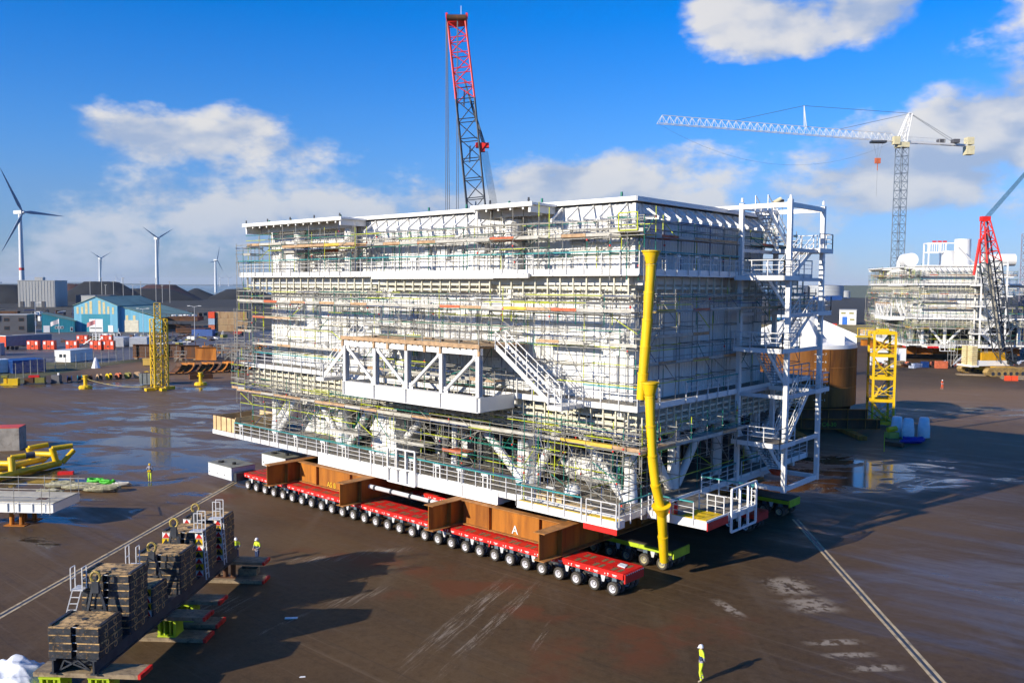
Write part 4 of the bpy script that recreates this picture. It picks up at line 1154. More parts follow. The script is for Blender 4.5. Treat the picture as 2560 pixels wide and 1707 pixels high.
def trailer(label, a0, b0, n, body=RED, rim=None, patches=True, marks=True, wheels='all', group='self-propelled trailers'):
    """unit of n axle lines, first axle at a0, outer wheel face at b0, 2.43 m wide; local x along a, local y = -b"""
    rim = rim or RMW
    t_ = thing('modular_trailer', label, 'trailer', W(a0, b0), YAW, group)
    x0, x1 = -.72, (n-1)*1.4+.68
    e = MB(); e.box(x0, x1, -2.30, -.13, 1.10, 1.46); bd = e.build('deck', M('dark_brown_deck', (.055, .045, .030), .8, var=.3, scale=1.0) if body is LIME else body, t_)  # lime units get a dark brown deck between lime side plates
    e = MB(); e.box(x0-.001, x1+.001, -.126, -.06, 1.12, 1.40); e.build('side_plate', body, bd)
    e = MB(); e.box(x0-.001, x1+.001, -2.37, -2.304, 1.12, 1.40); e.build('side_plate', body, bd)
    e = MB(); e.box(x0+.1, x1-.1, -1.75, -.68, .72, 1.095); e.build('spine_beam', DARK, t_)
    e = MB(); e.box(x0-.10, x0-.004, -2.25, -.2, .85, 1.42); e.build('end_bumper', body, t_)
    if patches:
        for i in range(n):
            for yy in (-.62, -1.62):
                for q in (-.33, .12):
                    e = MB(); e.box(i*1.4+q, i*1.4+q+.26, yy-.30, yy+.28, 1.462, 1.467); e.build('nonslip_patch', NONSLIP, bd)
        k = x0+.15
        while k < x0+.16:
            e = MB()
            for q in range(9): e.box(x0-.115, x0-.102, -2.2+q*.22, -2.1+q*.22, 1.34, 1.40)
            e.build('end_lamps', MATW, bd); k += 9
        for i in range(n):
            e = MB(); e.box(i*1.4+.45, i*1.4+.55, -.90, -.80, 1.463, 1.472); e.box(i*1.4+.45, i*1.4+.55, -2.0, -1.9, 1.463, 1.472); e.build('lashing_eye', DARK, bd)
    if marks:
        for i in range(n):      # small white stencil marks, illegible at this distance
            e = MB(); xx = i*1.4-.3
            e.box(xx, xx+.36, -.0585, -.0555, 1.27, 1.31); e.box(xx+.05, xx+.30, -.0585, -.0555, 1.20, 1.235)
            e.box(xx+.62, xx+.70, -.0585, -.0555, 1.25, 1.33); e.box(xx+.66, xx+.72, -.0585, -.0555, 1.17, 1.21); e.box(xx+.86, xx+.92, -.0585, -.0555, 1.22, 1.30)
            e.build('white_stencil', MATW, bd)
    for i in range(n):
        for j, yc in enumerate((-.45, -1.98)):
            e = MB(); e.box(i*1.4-.10, i*1.4+.24, yc-.13, yc+.13, .78, 1.095); e.bar((i*1.4+.1, yc, .85), (i*1.4, yc, .42), .2, .16, up=(0, 1, 0)); e.tube((i*1.4, yc-.28, .42), (i*1.4, yc+.28, .42), .07, 8)
            e.build('suspension_arm', BLUESTEEL, t_)
            for q, yw in enumerate((yc+.28, yc-.28)):
                if wheels == 'near' and (j or q) and i > 5: continue
                if wheels == 'front' and i > 5: continue
                o_ = mk('wheel', TY, t_, loc=(i*1.4, yw, .42), rz=0 if q == 0 else math.pi)
                mk('rim', rim, o_)
        if i % 2 == 0:
            e = MB(); e.slab([(i*1.4+.55, -.06, 1.10), (i*1.4+.90, -.06, 1.10), (i*1.4+.80, -.06, .72), (i*1.4+.65, -.06, .72)], (0, -.06, 0)); e.build('side_bracket', STEELW, t_)
    return t_
trailer('nearest red self-propelled trailer unit with a white sheet on its deck', 0.0, -.02, 8)
trailer('second red trailer unit from the near end, in front of the letter A girder', 11.2, -.02, 10, wheels='near')
trailer('third red trailer unit from the near end, below the long grey pipe', 25.2, -.02, 6, wheels='near')
trailer('farthest red trailer unit, coupled to the white power pack', 33.6, -.02, 6, wheels='near')
trailer('lime green trailer with dusty wheels beside the yellow chute outlet', 0.3, 6.1, 8, LIME, RMY, False, False, 'front')
trailer('red trailer in deep shade under the second hanging gate of the platform', .3, 18.2, 8, RED, None, False, False, 'front')
trailer('lime green trailer emerging below the stair tower on the far side', .3, 24.2, 8, LIME, RMY, False, False, 'front')
trailer('red trailer under the main beam seen between two rusty girders', 15.0, 5.8, 12, RED, None, True, True, 'front')
s_ = MB(); s_.slab([(-.35, -.9, 1.475), (.25, -1.0, 1.475), (.35, -1.5, 1.475), (-.2, -1.45, 1.475)], (0, 0, .05))
o = s_.build('plastic_sheet', TARP, None, loc=W(0.2, .2), rz=YAW); tag(o, 'crumpled white plastic sheet lying on the nearest red trailer deck', 'sheet')
s_ = MB(); s_.slab([(.5, -1.2, 1.475), (1.0, -1.25, 1.475), (1.0, -1.5, 1.475), (.5, -1.5, 1.475)], (0, 0, .07))
o = s_.build('red_bag', M('pink_bag', (.55, .02, .08), .6), None, loc=W(0.3, 6.2), rz=YAW); tag(o, 'small red bag lying on the lime green trailer beside the yellow chute', 'bag')

def power_pack(label, a0, b0):
    t_ = thing('power_pack', label, 'power pack', W(a0, b0), YAW, 'trailer power packs')
    e = MB(); e.box(0, 4.1, -2.45, 0, .78, 1.95); bd = e.build('housing', M('pack_white', (.62, .64, .66), .5, var=.05), t_)
    e = MB(); e.box(-.04, 4.14, -2.49, .04, 1.95, 2.0); e.build('lid', M('pack_lid', (.20, .20, .17), .6, var=.15), bd)
    for i in range(3):
        e = MB(); e.box(.12+i*1.32, 1.34+i*1.32, .003, .02, .86, 1.88); dd = e.build('door', M('pack_white', (.62, .64, .66), .5), bd)
        e = MB(); e.box(1.1+i*1.32, 1.22+i*1.32, .021, .035, 1.1, 1.22); e.build('latch', BLACK, dd)
    e = MB(); e.tube((1.2, -1.0, 2.0), (1.2, -1.0, 2.2), .18, 10); e.tube((3.0, -.7, 2.0), (3.0, -.7, 2.12), .3, 10); e.build('exhaust', BLACK, bd)
    e = MB(); e.box(-.5, -.01, -2.2, -.2, .75, 1.5); e.build('hose_manifold', DARK, t_)
    e = MB(); e.box(.1, 4.0, -2.3, -.1, .70, .778); e.build('skid_frame', DARK, t_)
    return t_
power_pack('white power pack at the far end of the red trailers, close to the rail slot', 41.8, -.9)
power_pack('white power pack behind the rusty girders, farther back than the other one', 41.8, 4.9)

# ---------------------------------------------------------------- loose things on the near balconies
def onplat(name, label, cat, mb, mat, a, b_, z, group=None, smooth=False):
    o = mb.build(name, mat, None, smooth, loc=W(a, b_, z), rz=YAW); return tag(o, label, cat, group)
for k, (a, b_) in enumerate(((-.75, 5.35), (-1.2, 5.3))):
    e = MB(); e.tube((0, 0, 0), (0, 0, .62), .13, 12); e.tube((0, 0, .62), (0, 0, .76), .13, 12, .04)
    o = onplat('fire_extinguisher', ('left', 'right')[k]+' red fire extinguisher behind the balcony rail beside the yellow chute', 'extinguisher', e, RED, a, b_, 4.21, 'red fire extinguishers', True)
    MB().box(-.03, .12, -.03, .03, .76, .84).build('valve', BLACK, o)
onplat('plywood_sheet', 'pale plywood sheets stacked on the near balcony floor', 'plywood', MB().box(-1.2, 1.2, -.5, .5, 0, .35), PLY, 6.6, 2.6, 4.34)
onplat('plywood_sheet', 'single pale plywood sheet lying flat beside the stacked ones', 'plywood', MB().box(-1.1, 1.1, -.35, .35, 0, .04), PLY, 4.2, 2.4, 4.34)
t_ = thing('pallet_load', 'white sack on a wooden pallet on the cellar deck behind the ladder scaffold', 'pallet', W(6.6, 4.6, 4.34), YAW)
for i in range(4): MB().box(-.6, .6, -.5+i*.29, -.38+i*.29, 0, .14).build('pallet_board', PLANKW, t_)
e = MB(); e.lathe([(0, .75), (.4, .7), (.55, .45), (.6, .15), (0, .15)], 12); e.build('sack', TARP, t_, True)
t_ = thing('orange_hose_coil', 'orange hose coil on the ground frame of the stair tower', 'hose', W(-1.0, 21.0, 4.25), YAW)
e = MB()
for k in range(3): e.path([Vector((.5*math.cos(i*.52)+.1*k, .4*math.sin(i*.52), .06+k*.1)) for i in range(13)], .06, 6)
e.build('coil', REDO, t_)
# ================================================================ ballast tray with counterweights, front left
BX0, BX1 = -20.75, -18.4        # tray width; the tray runs away from the camera with a slight turn
TURN = 0.058
def T(x, y, z=0.0):
    """tray coordinates: x across from its left edge, y along from its near end"""
    c_, s_ = math.cos(-TURN), math.sin(-TURN)
    return Vector((BX0 + x*c_ - y*s_, 37.9 + x*s_ + y*c_, z))
def tray_box(mb, x0, x1, y0, y1, z0, z1):
    return mb.quad_box([T(x0, y0, z0), T(x1, y0, z0), T(x1, y1, z0), T(x0, y1, z0), T(x0, y0, z1), T(x1, y0, z1), T(x1, y1, z1), T(x0, y1, z1)])
tray = thing('ballast_tray', 'long black steel ballast tray carrying rusty counterweight stacks', 'tray', (0, 0, 0))
for x in (.12, 2.0):
    e = MB(); tray_box(e, x, x+.30, -.1, 17.0, 1.36, 1.42); tray_box(e, x+.11, x+.19, -.1, 17.0, 1.42, 2.0); tray_box(e, x, x+.30, -.1, 17.0, 2.0, 2.06); e.build('tray_beam', DARK, tray)
for y in (.4, 4.2, 8.4, 12.4, 16.4):
    e = MB(); tray_box(e, .43, 1.99, y, y+.2, 1.6, 2.04); e.build('cross_beam', DARK, tray)
e = MB()
for q in (.7, 1.35): e.bar(T(.5, .1, 1.5), T(q, .1, 1.95), .07); e.bar(T(1.9, .1, 1.5), T(q, .1, 1.95), .07)
e.build('end_bracing', DARK, tray)

def slab_mesh(dep, notch=True):
    e = MB(); h = .335; w_ = 2.42; g = .24; dn = .42
    poly = [(0, .06), (.06, 0), (w_/2-g/2, 0), (w_/2-g/2, dn), (w_/2+g/2, dn), (w_/2+g/2, 0), (w_-.06, 0), (w_, .06), (w_, dep), (0, dep)] if notch else [(0, 0), (w_, 0), (w_, dep), (0, dep)]
    e.prism(poly, 0, h); e.prism([(.05, .05), (w_-.05, .05), (w_-.05, dep-.03), (.05, dep-.03)] if not notch else [(.08, .5), (w_-.08, .5), (w_-.08, dep-.03), (.08, dep-.03)], h, .361)
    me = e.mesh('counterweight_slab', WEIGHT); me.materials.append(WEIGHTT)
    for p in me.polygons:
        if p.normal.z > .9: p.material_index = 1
    return me
ORD = ('lowest', 'second', 'third', 'fourth', 'fifth', 'sixth', 'seventh', 'eighth')
stacks = ((0.0, 1.95, 4, 'nearest', False, 0, 1), (2.75, 1.75, 8, 'tall second', False, .0, 1), (5.0, 1.6, 4, 'low third', True, .55, .78), (8.2, 2.0, 6, 'fourth', False, 0, 1), (11.2, 1.9, 7, 'fifth', True, 0, 1), (14.0, 1.9, 7, 'farthest', True, 0, 1))
ladder_rungs = []
for si, (y0, dep, n_, nm, chev, xo, xs) in enumerate(stacks):
    me = slab_mesh(dep)
    tm = slab_mesh(dep)
    for k in range(n_):
        p = T(xo+random.uniform(-.02, .02), y0+random.uniform(-.02, .02), 2.065+k*.362)
        o = mk('counterweight_slab', me if k < n_-1 else tm, None, loc=p, rz=-TURN+random.uniform(-.006, .006))
        o.scale = (xs, 1, 1)
        pos = 'topmost' if k == n_-1 else ORD[k]
        tag(o, f'rusty black counterweight slab, {pos} {"from the bottom" if k < n_-1 and k else "slab"} of the {nm} stack', 'counterweight', 'counterweight slabs')
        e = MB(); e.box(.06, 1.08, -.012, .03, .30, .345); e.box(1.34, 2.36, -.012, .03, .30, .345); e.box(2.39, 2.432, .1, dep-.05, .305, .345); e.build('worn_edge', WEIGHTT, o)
        # strap rungs in the notch
        e = MB(); e.bar((1.08, .12, .31), (1.34, .12, .31), .03); e.build('rung', STEELW, o)
        for q in range(2):   # pocket rings on the shaded flank
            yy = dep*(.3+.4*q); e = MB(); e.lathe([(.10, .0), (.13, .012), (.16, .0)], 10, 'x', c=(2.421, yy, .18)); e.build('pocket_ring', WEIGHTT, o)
        if k == n_-1:
            e = MB(); e.tube((1.2, dep*.5, .355), (1.2, dep*.5, .39), .14, 10); e.build('lifting_plug', DARK, o)
            for cx_ in (.0, 2.26):
                e = MB(); e.box(cx_, cx_+.16, 0.1, dep-.1, .356, .42); e.build('raised_lug', WEIGHT, o)
        if chev:
            for sx in ((1.85,) if xs < 1 else (.02, 1.95)):
                wht = k % 2 == 0
                bg = MB(); bg.box(sx, sx+.45, -.012, -.004, .0, .35); mk_ = bg.build('warning_mark', MATW if wht else YELLOW, o)
                tr = MB(); tr.slab([(sx+.02, -.014, .02), (sx+.43, -.014, .02), (sx+.225, -.014, .33)], (0, -.006, 0)); tr.build('warning_triangle', RED if wht else BLACK, mk_)
def ladder(label, x, y, z0, z1, lean, side):
    t_ = thing('access_ladder', label, 'ladder', (0, 0, 0), 0, 'ladders on the counterweights')
    top = T(x, y, z1); bot = T(x+lean, y-.15, z0); w_ = Vector((.0, .42, 0)) if side == 'x' else Vector((.42, 0, 0))
    for k in (0, 1):
        e = MB(); e.bar(bot+w_*k, top+w_*k, .05, .05); e.build('stile', STEELW, t_)
    n_ = int((z1-z0)/.29)
    for i in range(1, n_):
        c_ = bot.lerp(top, i/n_); e = MB(); e.bar(c_, c_+w_, .035); e.build('rung', STEELW, t_)
    ux = Vector((-.75, 0, 0)) if side == 'x' else Vector((0, .7, 0))
    e = MB(); e.slab([top-w_*.2, top+w_*1.2, top+w_*1.2+ux, top-w_*.2+ux], (0, 0, .05)); e.build('platform', STEELW, t_)
    for k in (-.15, 1.15):
        e = MB()
        b0 = top+w_*k; b1 = b0+ux*.6
        e.bar(b0, b0+Vector((0, 0, 1.1)), .045); e.bar(b1, b1+Vector((0, 0, 1.1)), .045)
        for h in (.55, 1.1): e.bar(b0+Vector((0, 0, h)), b1+Vector((0, 0, h)), .04)
        e.build('hand_loop', STEELW, t_)
ladder('aluminium ladder at the left flank of the tall second counterweight stack', -.15, 2.3, 2.2, 4.3, -.55, 'y')
ladder('aluminium ladder platform behind the tall second counterweight stack', .3, 6.6, 2.2, 4.0, -.3, 'y')
ladder('aluminium ladder leaning on the shaded flank of the fifth counterweight stack', 2.5, 10.95, 2.0, 4.7, .25, 'x')
ladder('aluminium ladder leaning on the shaded flank of the farthest counterweight stack', 2.5, 13.6, 2.0, 4.7, .25, 'x')
def lift_frame(label, x, y, z):
    t_ = thing('lifting_frame', label, 'lifting frame', (0, 0, 0), 0, 'lifting frames between the stacks')
    c_ = T(x, y, z)
    for sx in (-.75, .75):
        e = MB(); e.bar(T(x+sx, y+.1, 2.1), c_+Vector((.1 if sx > 0 else -.1, 0, -.2)), .09, .12); e.build('leg', DARK, t_)
    e = MB(); e.bar(T(x-.45, y+.1, 2.1+(z-2.1)*.45), T(x+.45, y+.1, 2.1+(z-2.1)*.45), .08); e.build('brace', DARK, t_)
    e = MB(); e.box(c_.x-.16, c_.x+.16, c_.y-.08, c_.y+.08, c_.z-.65, c_.z-.1); e.build('hook_block', DARK, t_)
    e = MB()
    n_ = 16
    for i in range(n_):
        a0, a1 = 2*math.pi*i/n_, 2*math.pi*(i+1)/n_
        e.tube(c_+Vector((.22*math.cos(a0), 0, .1+.26*math.sin(a0))), c_+Vector((.22*math.cos(a1), 0, .1+.26*math.sin(a1))), .06, 6)
    e.build('yellow_eye', M('worn_yellow', (.42, .30, .06), .6, var=.4, scale=5, c2=(.08, .06, .04), amt=.4), t_)
lift_frame('yellow-eyed lifting frame between the nearest and the tall second stack', 1.0, 2.3, 4.9)
lift_frame('yellow-eyed lifting frame standing behind the tall second stack', 1.3, 7.3, 4.8)
lift_frame('yellow-eyed lifting frame between the fourth and fifth stacks', 1.0, 10.6, 5.2)
lift_frame('yellow-eyed lifting frame between the fifth and farthest stacks', 1.0, 13.5, 5.3)

def timber_mat(label, cx, cy, ln, wd, z, rz=-TURN, red=True, n_=4):
    t_ = thing('timber_mat', label, 'timber mat', (cx, cy, z), rz, 'timber mats under the ballast tray')
    for i in range(n_):
        w_ = wd/n_; e = MB(); e.box(-ln/2+random.uniform(-.02, .02), ln/2-(.14 if red else 0), -wd/2+i*w_+.008, -wd/2+(i+1)*w_-.008, 0, .2+random.uniform(-.004, .004)); pl = e.build('timber', TIMBER, t_)
        if red:
            e = MB(); e.box(ln/2-.139, ln/2+random.uniform(-.02, .02), -wd/2+i*w_+.008, -wd/2+(i+1)*w_-.008, 0.0, .202); e.build('red_end', RED, pl)
for lb, cx, cy, ln in (('nearest upper timber mat with a red end, under the front of the tray', -19.0, 38.45, 5.0), ('second upper timber mat from the front, resting on a lime block', -18.5, 45.2, 5.0), ('third upper timber mat from the front, close behind the second', -18.3, 47.5, 4.6), ('farthest upper timber mat on a brown stand, in front of two workers', -17.6, 54.3, 4.2)):
    timber_mat(lb, cx, cy, ln, 1.15, 1.15)
for lb, cx, cy, ln in (('lower timber mat on the ground below the lime block', -18.4, 45.2, 4.8), ('lower timber mat on the ground beside the ones below the lime block', -18.2, 47.1, 4.4), ('farthest lower timber mat on the ground below the brown stand', -17.5, 54.2, 4.0), ('lower timber mat on the ground at the front of the tray', -19.4, 38.45, 4.4)):
    timber_mat(lb, cx, cy, ln, 1.2, 0.0)
def lime_block(label, cx, cy):
    t_ = thing('lime_block', label, 'support block', (cx, cy, .205), -TURN, 'lime green support blocks')
    for sx in (-1, 1):
        e = MB(); e.box(sx*.42-.07, sx*.42+.07, -.45, .45, .08, .86); e.build('side_plate', LIME, t_)
        e = MB(); e.box(sx*.16-.04, sx*.16+.04, -.40, .40, .08, .86); e.build('inner_web', LIME, t_)
    for z in (0, .861):
        e = MB(); e.box(-.5, .5, -.5, .5, z, z+.08); e.build('flange', LIME, t_)
for lb, cx, cy in (('lime green steel support block in the middle of the tray, between timber mats', -18.15, 45.2), ('lime green steel support block at the front right under the nearest mat', -18.5, 38.4), ('lime green steel support block at the front left beside the white tarpaulin', -20.7, 38.4), ('lime green support block half hidden behind the second and third mats', -18.0, 47.3), ('lime green support block on the shaded side, under the tray middle', -20.3, 45.3)):
    lime_block(lb, cx, cy)
t_ = thing('brown_stand', 'brown tubular steel stand carrying the farthest upper timber mat', 'stand', (-18.2, 54.25, .205), -TURN)
for x in (-.5, 0, .5):
    e = MB(); e.tube((x, 0, .03), (x, 0, .92), .16, 12); e.build('tube_leg', RUSTD, t_, True)
e = MB(); e.box(-.75, .75, -.3, .3, 0, .03); e.build('foot_plate', RUSTD, t_)
e = MB(); e.box(-.75, .75, -.3, .3, .92, .945); e.build('head_plate', RUSTD, t_)
cr = thing('timber_crate', 'open timber crate with small parts, under the farthest mat', 'crate', (-16.9, 54.9, 0.206), -TURN)
for x0, x1, y0, y1 in ((-.6, .6, -.35, -.3), (-.6, .6, .3, .35), (-.6, -.55, -.3, .3), (.55, .6, -.3, .3)):
    e = MB(); e.box(x0, x1, y0, y1, .0, .38); e.build('side_board', TIMBER, cr)
e = MB(); e.box(-.55, .55, -.3, .3, .01, .05); e.build('bottom_board', TIMBER, cr)
e = MB()
for i in range(14): e.rbox((random.uniform(-.45, .45), random.uniform(-.22, .22), .052), (random.uniform(.1, .25), random.uniform(.08, .14), random.uniform(.08, .22)), random.uniform(0, 3))
e.build('small_parts', STEELW, cr, kind='stuff')

# white tarpaulin heap, cut by the left edge
def tarp():
    e = MB(); n_ = 80; rs_ = random.Random(5)
    rid = [(rs_.uniform(0, 3.14), rs_.uniform(2.2, 7.5), rs_.uniform(0, 6.28), rs_.uniform(.02, .055)) for _ in range(9)]
    for j in range(n_+1):
        for i in range(n_+1):
            u, v = i/n_*2-1, j/n_*2-1
            r_ = max(abs(u), abs(v))
            z = .95*max(0.0, 1-r_**6)+(.52*math.exp(-((u-.05)**2+(v-.35)**2)*7)+.25*math.exp(-((u-.6)**2*7+(v+.2)**2*4))+.2*math.exp(-((u+.5)**2*5+(v+.5)**2*5)))*(1-r_**8)
            for a, f, p_, amp in rid:      # sharp creases
                w_ = f*(u*math.cos(a)+v*math.sin(a))+p_+.6*math.sin(2.3*(u*math.sin(a)-v*math.cos(a))+p_)
                z += amp*(1-2*abs(math.sin(w_)))*(1 if r_ < .9 else .4)
            th_ = math.atan2(v, u); pl = .06*abs(math.sin(15*th_+2*math.sin(3*th_)))*max(0, r_-.7)/.3
            if r_ > .985: z = 0.0
            e.v.append((u*1.75*(1-pl), v*1.5*(1-pl), max(0.0, z)))
    for j in range(n_):
        for i in range(n_):
            k = j*(n_+1)+i; e.f.append((k, k+1, k+n_+2, k+n_+1))
    return e
o = tarp().build('tarpaulin_heap', TARP, None, True, loc=(-23.25, 39.2, 0.0), rz=.15)
tag(o, 'goods heaped under a crumpled white tarpaulin in the front left corner', 'tarpaulin')
# litter
o = MB().box(-.35, .35, -.08, .08, .004, .06).build('white_offcut', MATW, None, loc=(-12.4, 47.9, 0), rz=.1); tag(o, 'small white offcut lying on the dark asphalt in the shade', 'offcut')
o = MB().slab([(-.14, 0, .004), (.15, .05, .004), (.12, .16, .004), (-.1, .12, .004)], (0, 0, .02)).build('paper_scrap', MATW, None, loc=(-10.0, 40.5, 0)); tag(o, 'tiny white paper scrap on the asphalt near the lower edge', 'paper')

# ================================================================ people
def person(label, loc, rz, height=1.8, pose='stand', coat=HIVIS, belt=NAVY, band=REFL, legs=HIVIS, helmet=HELM, carry=None, group='workers on the yard'):
    me = bpy.data.meshes.new('person')
    H = height
    # joints (facing +Y): pelvis is the root
    st = .10 if pose == 'stand' else .2
    J = {'pelvis': (0, 0, .53), 'spine': (0, .01, .64), 'chest': (0, .0, .76), 'neck': (0, .0, .84), 'head': (0, .02, .895), 'crown': (0, .02, .945),
         'hl': (-.055, 0, .50), 'kl': (-.062, .02+st*.2, .28), 'al': (-.065, -.02+st*.2, .05), 'tl': (-.07, .075+st*.2, .022),
         'hr': (.055, 0, .50), 'kr': (.062, .02-st*.1, .28), 'ar': (.065, -.03-st*.3, .05), 'tr': (.07, .065-st*.3, .022),
         'sl': (-.105, 0, .80), 'el': (-.14, -.02, .64), 'wl': (-.135, .05, .51), 'sr': (.105, 0, .80), 'er': (.14, -.02, .64), 'wr': (.135, .05, .51)}
    if pose == 'hold':
        J['el'] = (-.145, .0, .65); J['wl'] = (-.06, .14, .60); J['er'] = (.145, .0, .65); J['wr'] = (.06, .14, .60)
    if pose == 'back':
        J['wl'] = (-.06, -.07, .56); J['wr'] = (.05, -.075, .55)
    for sd in 'lr':      # hand: palm and five fingers
        w_ = Vector(J['w'+sd]); e_ = Vector(J['e'+sd]); dr = (w_-e_).normalized(); sx = -1 if sd == 'l' else 1
        J['p'+sd] = tuple(w_+dr*.035)
        side = Vector((0, 1, 0)) if abs(dr.y) < .8 else Vector((-sx, 0, 0))
        for f in range(4):
            o_ = side*(.010-.0075*f); J[f'f{sd}{f}'] = tuple(Vector(J['p'+sd])+o_+dr*.012); J[f'g{sd}{f}'] = tuple(Vector(J['p'+sd])+o_*1.5+dr*(.040-.004*abs(f-1.3))+Vector((-sx*.012, 0, 0)))
        J['u'+sd] = tuple(w_+dr*.022+side*.022); J['v'+sd] = tuple(w_+dr*.042+side*.030)
    RAD = {'pelvis': .075, 'spine': .072, 'chest': .082, 'neck': .032, 'head': .047, 'crown': .030, 'h': .055, 'k': .036, 'a': .028, 't': .024, 's': .040, 'e': .030, 'w': .021, 'p': .017, 'f': .005, 'g': .004, 'u': .007, 'v': .005}
    E_ = [('pelvis', 'spine'), ('spine', 'chest'), ('chest', 'neck'), ('neck', 'head'), ('head', 'crown')]
    for sd in 'lr':
        E_ += [('pelvis', 'h'+sd), ('h'+sd, 'k'+sd), ('k'+sd, 'a'+sd), ('a'+sd, 't'+sd), ('chest', 's'+sd), ('s'+sd, 'e'+sd), ('e'+sd, 'w'+sd), ('w'+sd, 'p'+sd), ('w'+sd, 'u'+sd), ('u'+sd, 'v'+sd)]
        for f in range(4): E_ += [('p'+sd, f'f{sd}{f}'), (f'f{sd}{f}', f'g{sd}{f}')]
    names = list(J)
    me.from_pydata([tuple(c_*H for c_ in J[n_]) for n_ in names], [(names.index(a), names.index(b_)) for a, b_ in E_], [])
    o = bpy.data.objects.new('person_tmp', me); col.objects.link(o)
    md = o.modifiers.new('skin', 'SKIN'); md.use_smooth_shade = True
    for i, n_ in enumerate(names):
        r_ = RAD.get(n_) or RAD[n_[0]]; sv = me.skin_vertices[0].data[i]; sv.radius = (r_*H, r_*H*(.72 if n_ in ('pelvis', 'spine', 'chest') else 1)); sv.use_root = (n_ == 'pelvis')
    o.modifiers.new('sub', 'SUBSURF').levels = 1
    bm_ = bpy.data.meshes.new_from_object(o.evaluated_get(bpy.context.evaluated_depsgraph_get()))
    bpy.data.objects.remove(o); bpy.data.meshes.remove(me)
    bm_.name = 'person'; bm_.materials.clear()
    for mt_ in (coat, belt, band, legs, SKIN, BOOT): bm_.materials.append(mt_)
    for p in bm_.polygons:
        c_ = p.center/H; i = 0
        arm = abs(c_.x) > .10 or (pose == 'hold' and c_.y > .075 and c_.z > .5)
        near_hand = min((c_-Vector(J['pl'])).length, (c_-Vector(J['pr'])).length) < .045
        if near_hand: i = 4
        elif c_.z > .855: i = 4
        elif c_.z < .065: i = 5
        elif arm and c_.z > .48: i = 0 if c_.z > .68 or c_.z < .58 else 2
        elif c_.z > .68: i = 0
        elif c_.z > .665: i = 2
        elif c_.z > .57: i = 1
        elif c_.z > .52: i = 2
        elif c_.z > .15: i = 3
        elif c_.z > .12: i = 2
        else: i = 3
        p.material_index = i
    pr = mk('person', bm_, None, loc=loc, rz=rz); tag(pr, label, 'person', group)
    hz = .925*H
    e = MB(); e.lathe([(.0, .075), (.035, .068), (.060, .042), (.068, .005), (.066, -.012), (.075, -.016), (.075, -.022), (.06, -.02)], 16); me_ = MB()
    hm = MB().add(e, Matrix.Translation((0, .02*H, hz)) @ Matrix.Diagonal((1.5*H/1.8, 1.75*H/1.8, 1.55*H/1.8, 1)))
    hm.slab([(-.07, .10*H/1.8+.04, hz-.03), (.07, .10*H/1.8+.04, hz-.03), (.05, .20, hz-.045), (-.05, .20, hz-.045)], (0, 0, .012))
    hm.build('helmet', helmet, pr, True)
    e = MB()   # face: nose, brow, eyes, mouth, ears
    y0 = .02*H+.047*H
    e.slab([(-.012, y0-.006, .898*H), (.012, y0-.006, .898*H), (0, y0+.018, .884*H)], (0, -.01, -.006)); e.box(-.02, .02, y0-.006, y0+.001, .870*H, .873*H)
    for sx in (-1, 1): e.box(sx*.083-.006, sx*.083+.006, .015, .045, .885*H, .91*H)
    e.build('face', SKIN, pr)
    e = MB()
    for sx in (-1, 1): e.box(sx*.03-.010, sx*.03+.010, y0-.008, y0+.001, .902*H, .908*H)
    e.build('eyes', BLACK, pr)
    if carry == 'box':
        e = MB(); e.rbox((0, .17*H, .575*H), (.30, .2, .16), 0); e.build('control_box', YELLOW, pr)
    return pr
person('worker in yellow hi-vis and white helmet standing alone at the lower right', (9.13, 40.35, 0), R(98), 1.84, 'back')
person('worker in hi-vis with white helmet in front of the farthest timber mat, seen from behind', (-17.1, 57.4, 0), R(150), 1.85, 'hold', HIVIS, NAVY, REFL, NAVY)
person('worker half hidden beside the farthest counterweight stack', (-18.6, 57.6, 0), R(200), 1.8, 'hold', HIVIS, NAVY, REFL, NAVY)
person('worker with yellow helmet holding a remote control near the green slings', (-34.4, 81.5, 0), R(190), 1.84, 'hold', REFL, NAVY, NAVY, HIVIS, YELLOW, 'box')
person('worker in orange coveralls walking on the wet yard at far right', (80.0, 160.3, 0), R(200), 1.85, 'hold', ORANGEC, ORANGEC, REFL, ORANGEC)
NTH = ('first', 'second', 'third', 'fourth', 'fifth', 'sixth', 'seventh', 'eighth', 'ninth', 'tenth', 'eleventh', 'twelfth', 'thirteenth')
# ================================================================ left yard
def lattice(name, label, cat, base, size, h, mat, bay, r_=.09, rd=.05, rz=0.0, group=None, split=True):
    """square four-legged lattice mast with X-braced bays"""
    t_ = thing(name, label, cat, base, rz, group); s_ = size/2
    C4 = [(-s_, -s_), (s_, -s_), (s_, s_), (-s_, s_)]
    for x, y in C4:
        e = MB(); e.tube((x, y, 0), (x, y, h), r_, 8); e.build('chord', mat, t_)
    n_ = max(1, round(h/bay)); st = h/n_
    for i in range(n_):
        for k in range(4):
            (x0, y0), (x1, y1) = C4[k], C4[(k+1) % 4]
            e = MB(); z0, z1 = i*st, (i+1)*st
            e.tube((x0, y0, z1), (x1, y1, z1), rd, 6)
            e.tube((x0, y0, z0), (x1, y1, z1), rd, 6)
            e.tube((x1, y1, z0), (x0, y0, z1), rd, 6)
            e.build('bracing_panel', mat, t_)
    return t_
ym = lattice('lattice_mast', 'wide yellow lattice mast section standing on the wet yard', 'mast', (-62.7, 153.6, .5), 2.35, 12.1, YELLOW, 1.85, .115, .05, R(38), 'yellow lattice masts')
for x, y in ((-2.2, -.4), (0, -2.1), (2.2, .4), (0, 2.1)):
    e = MB(); e.rbox((x*.8, y*.8, -.5), (1.7, .8, .48), math.atan2(y, x)); e.build('foot_block', YELLOW, ym)
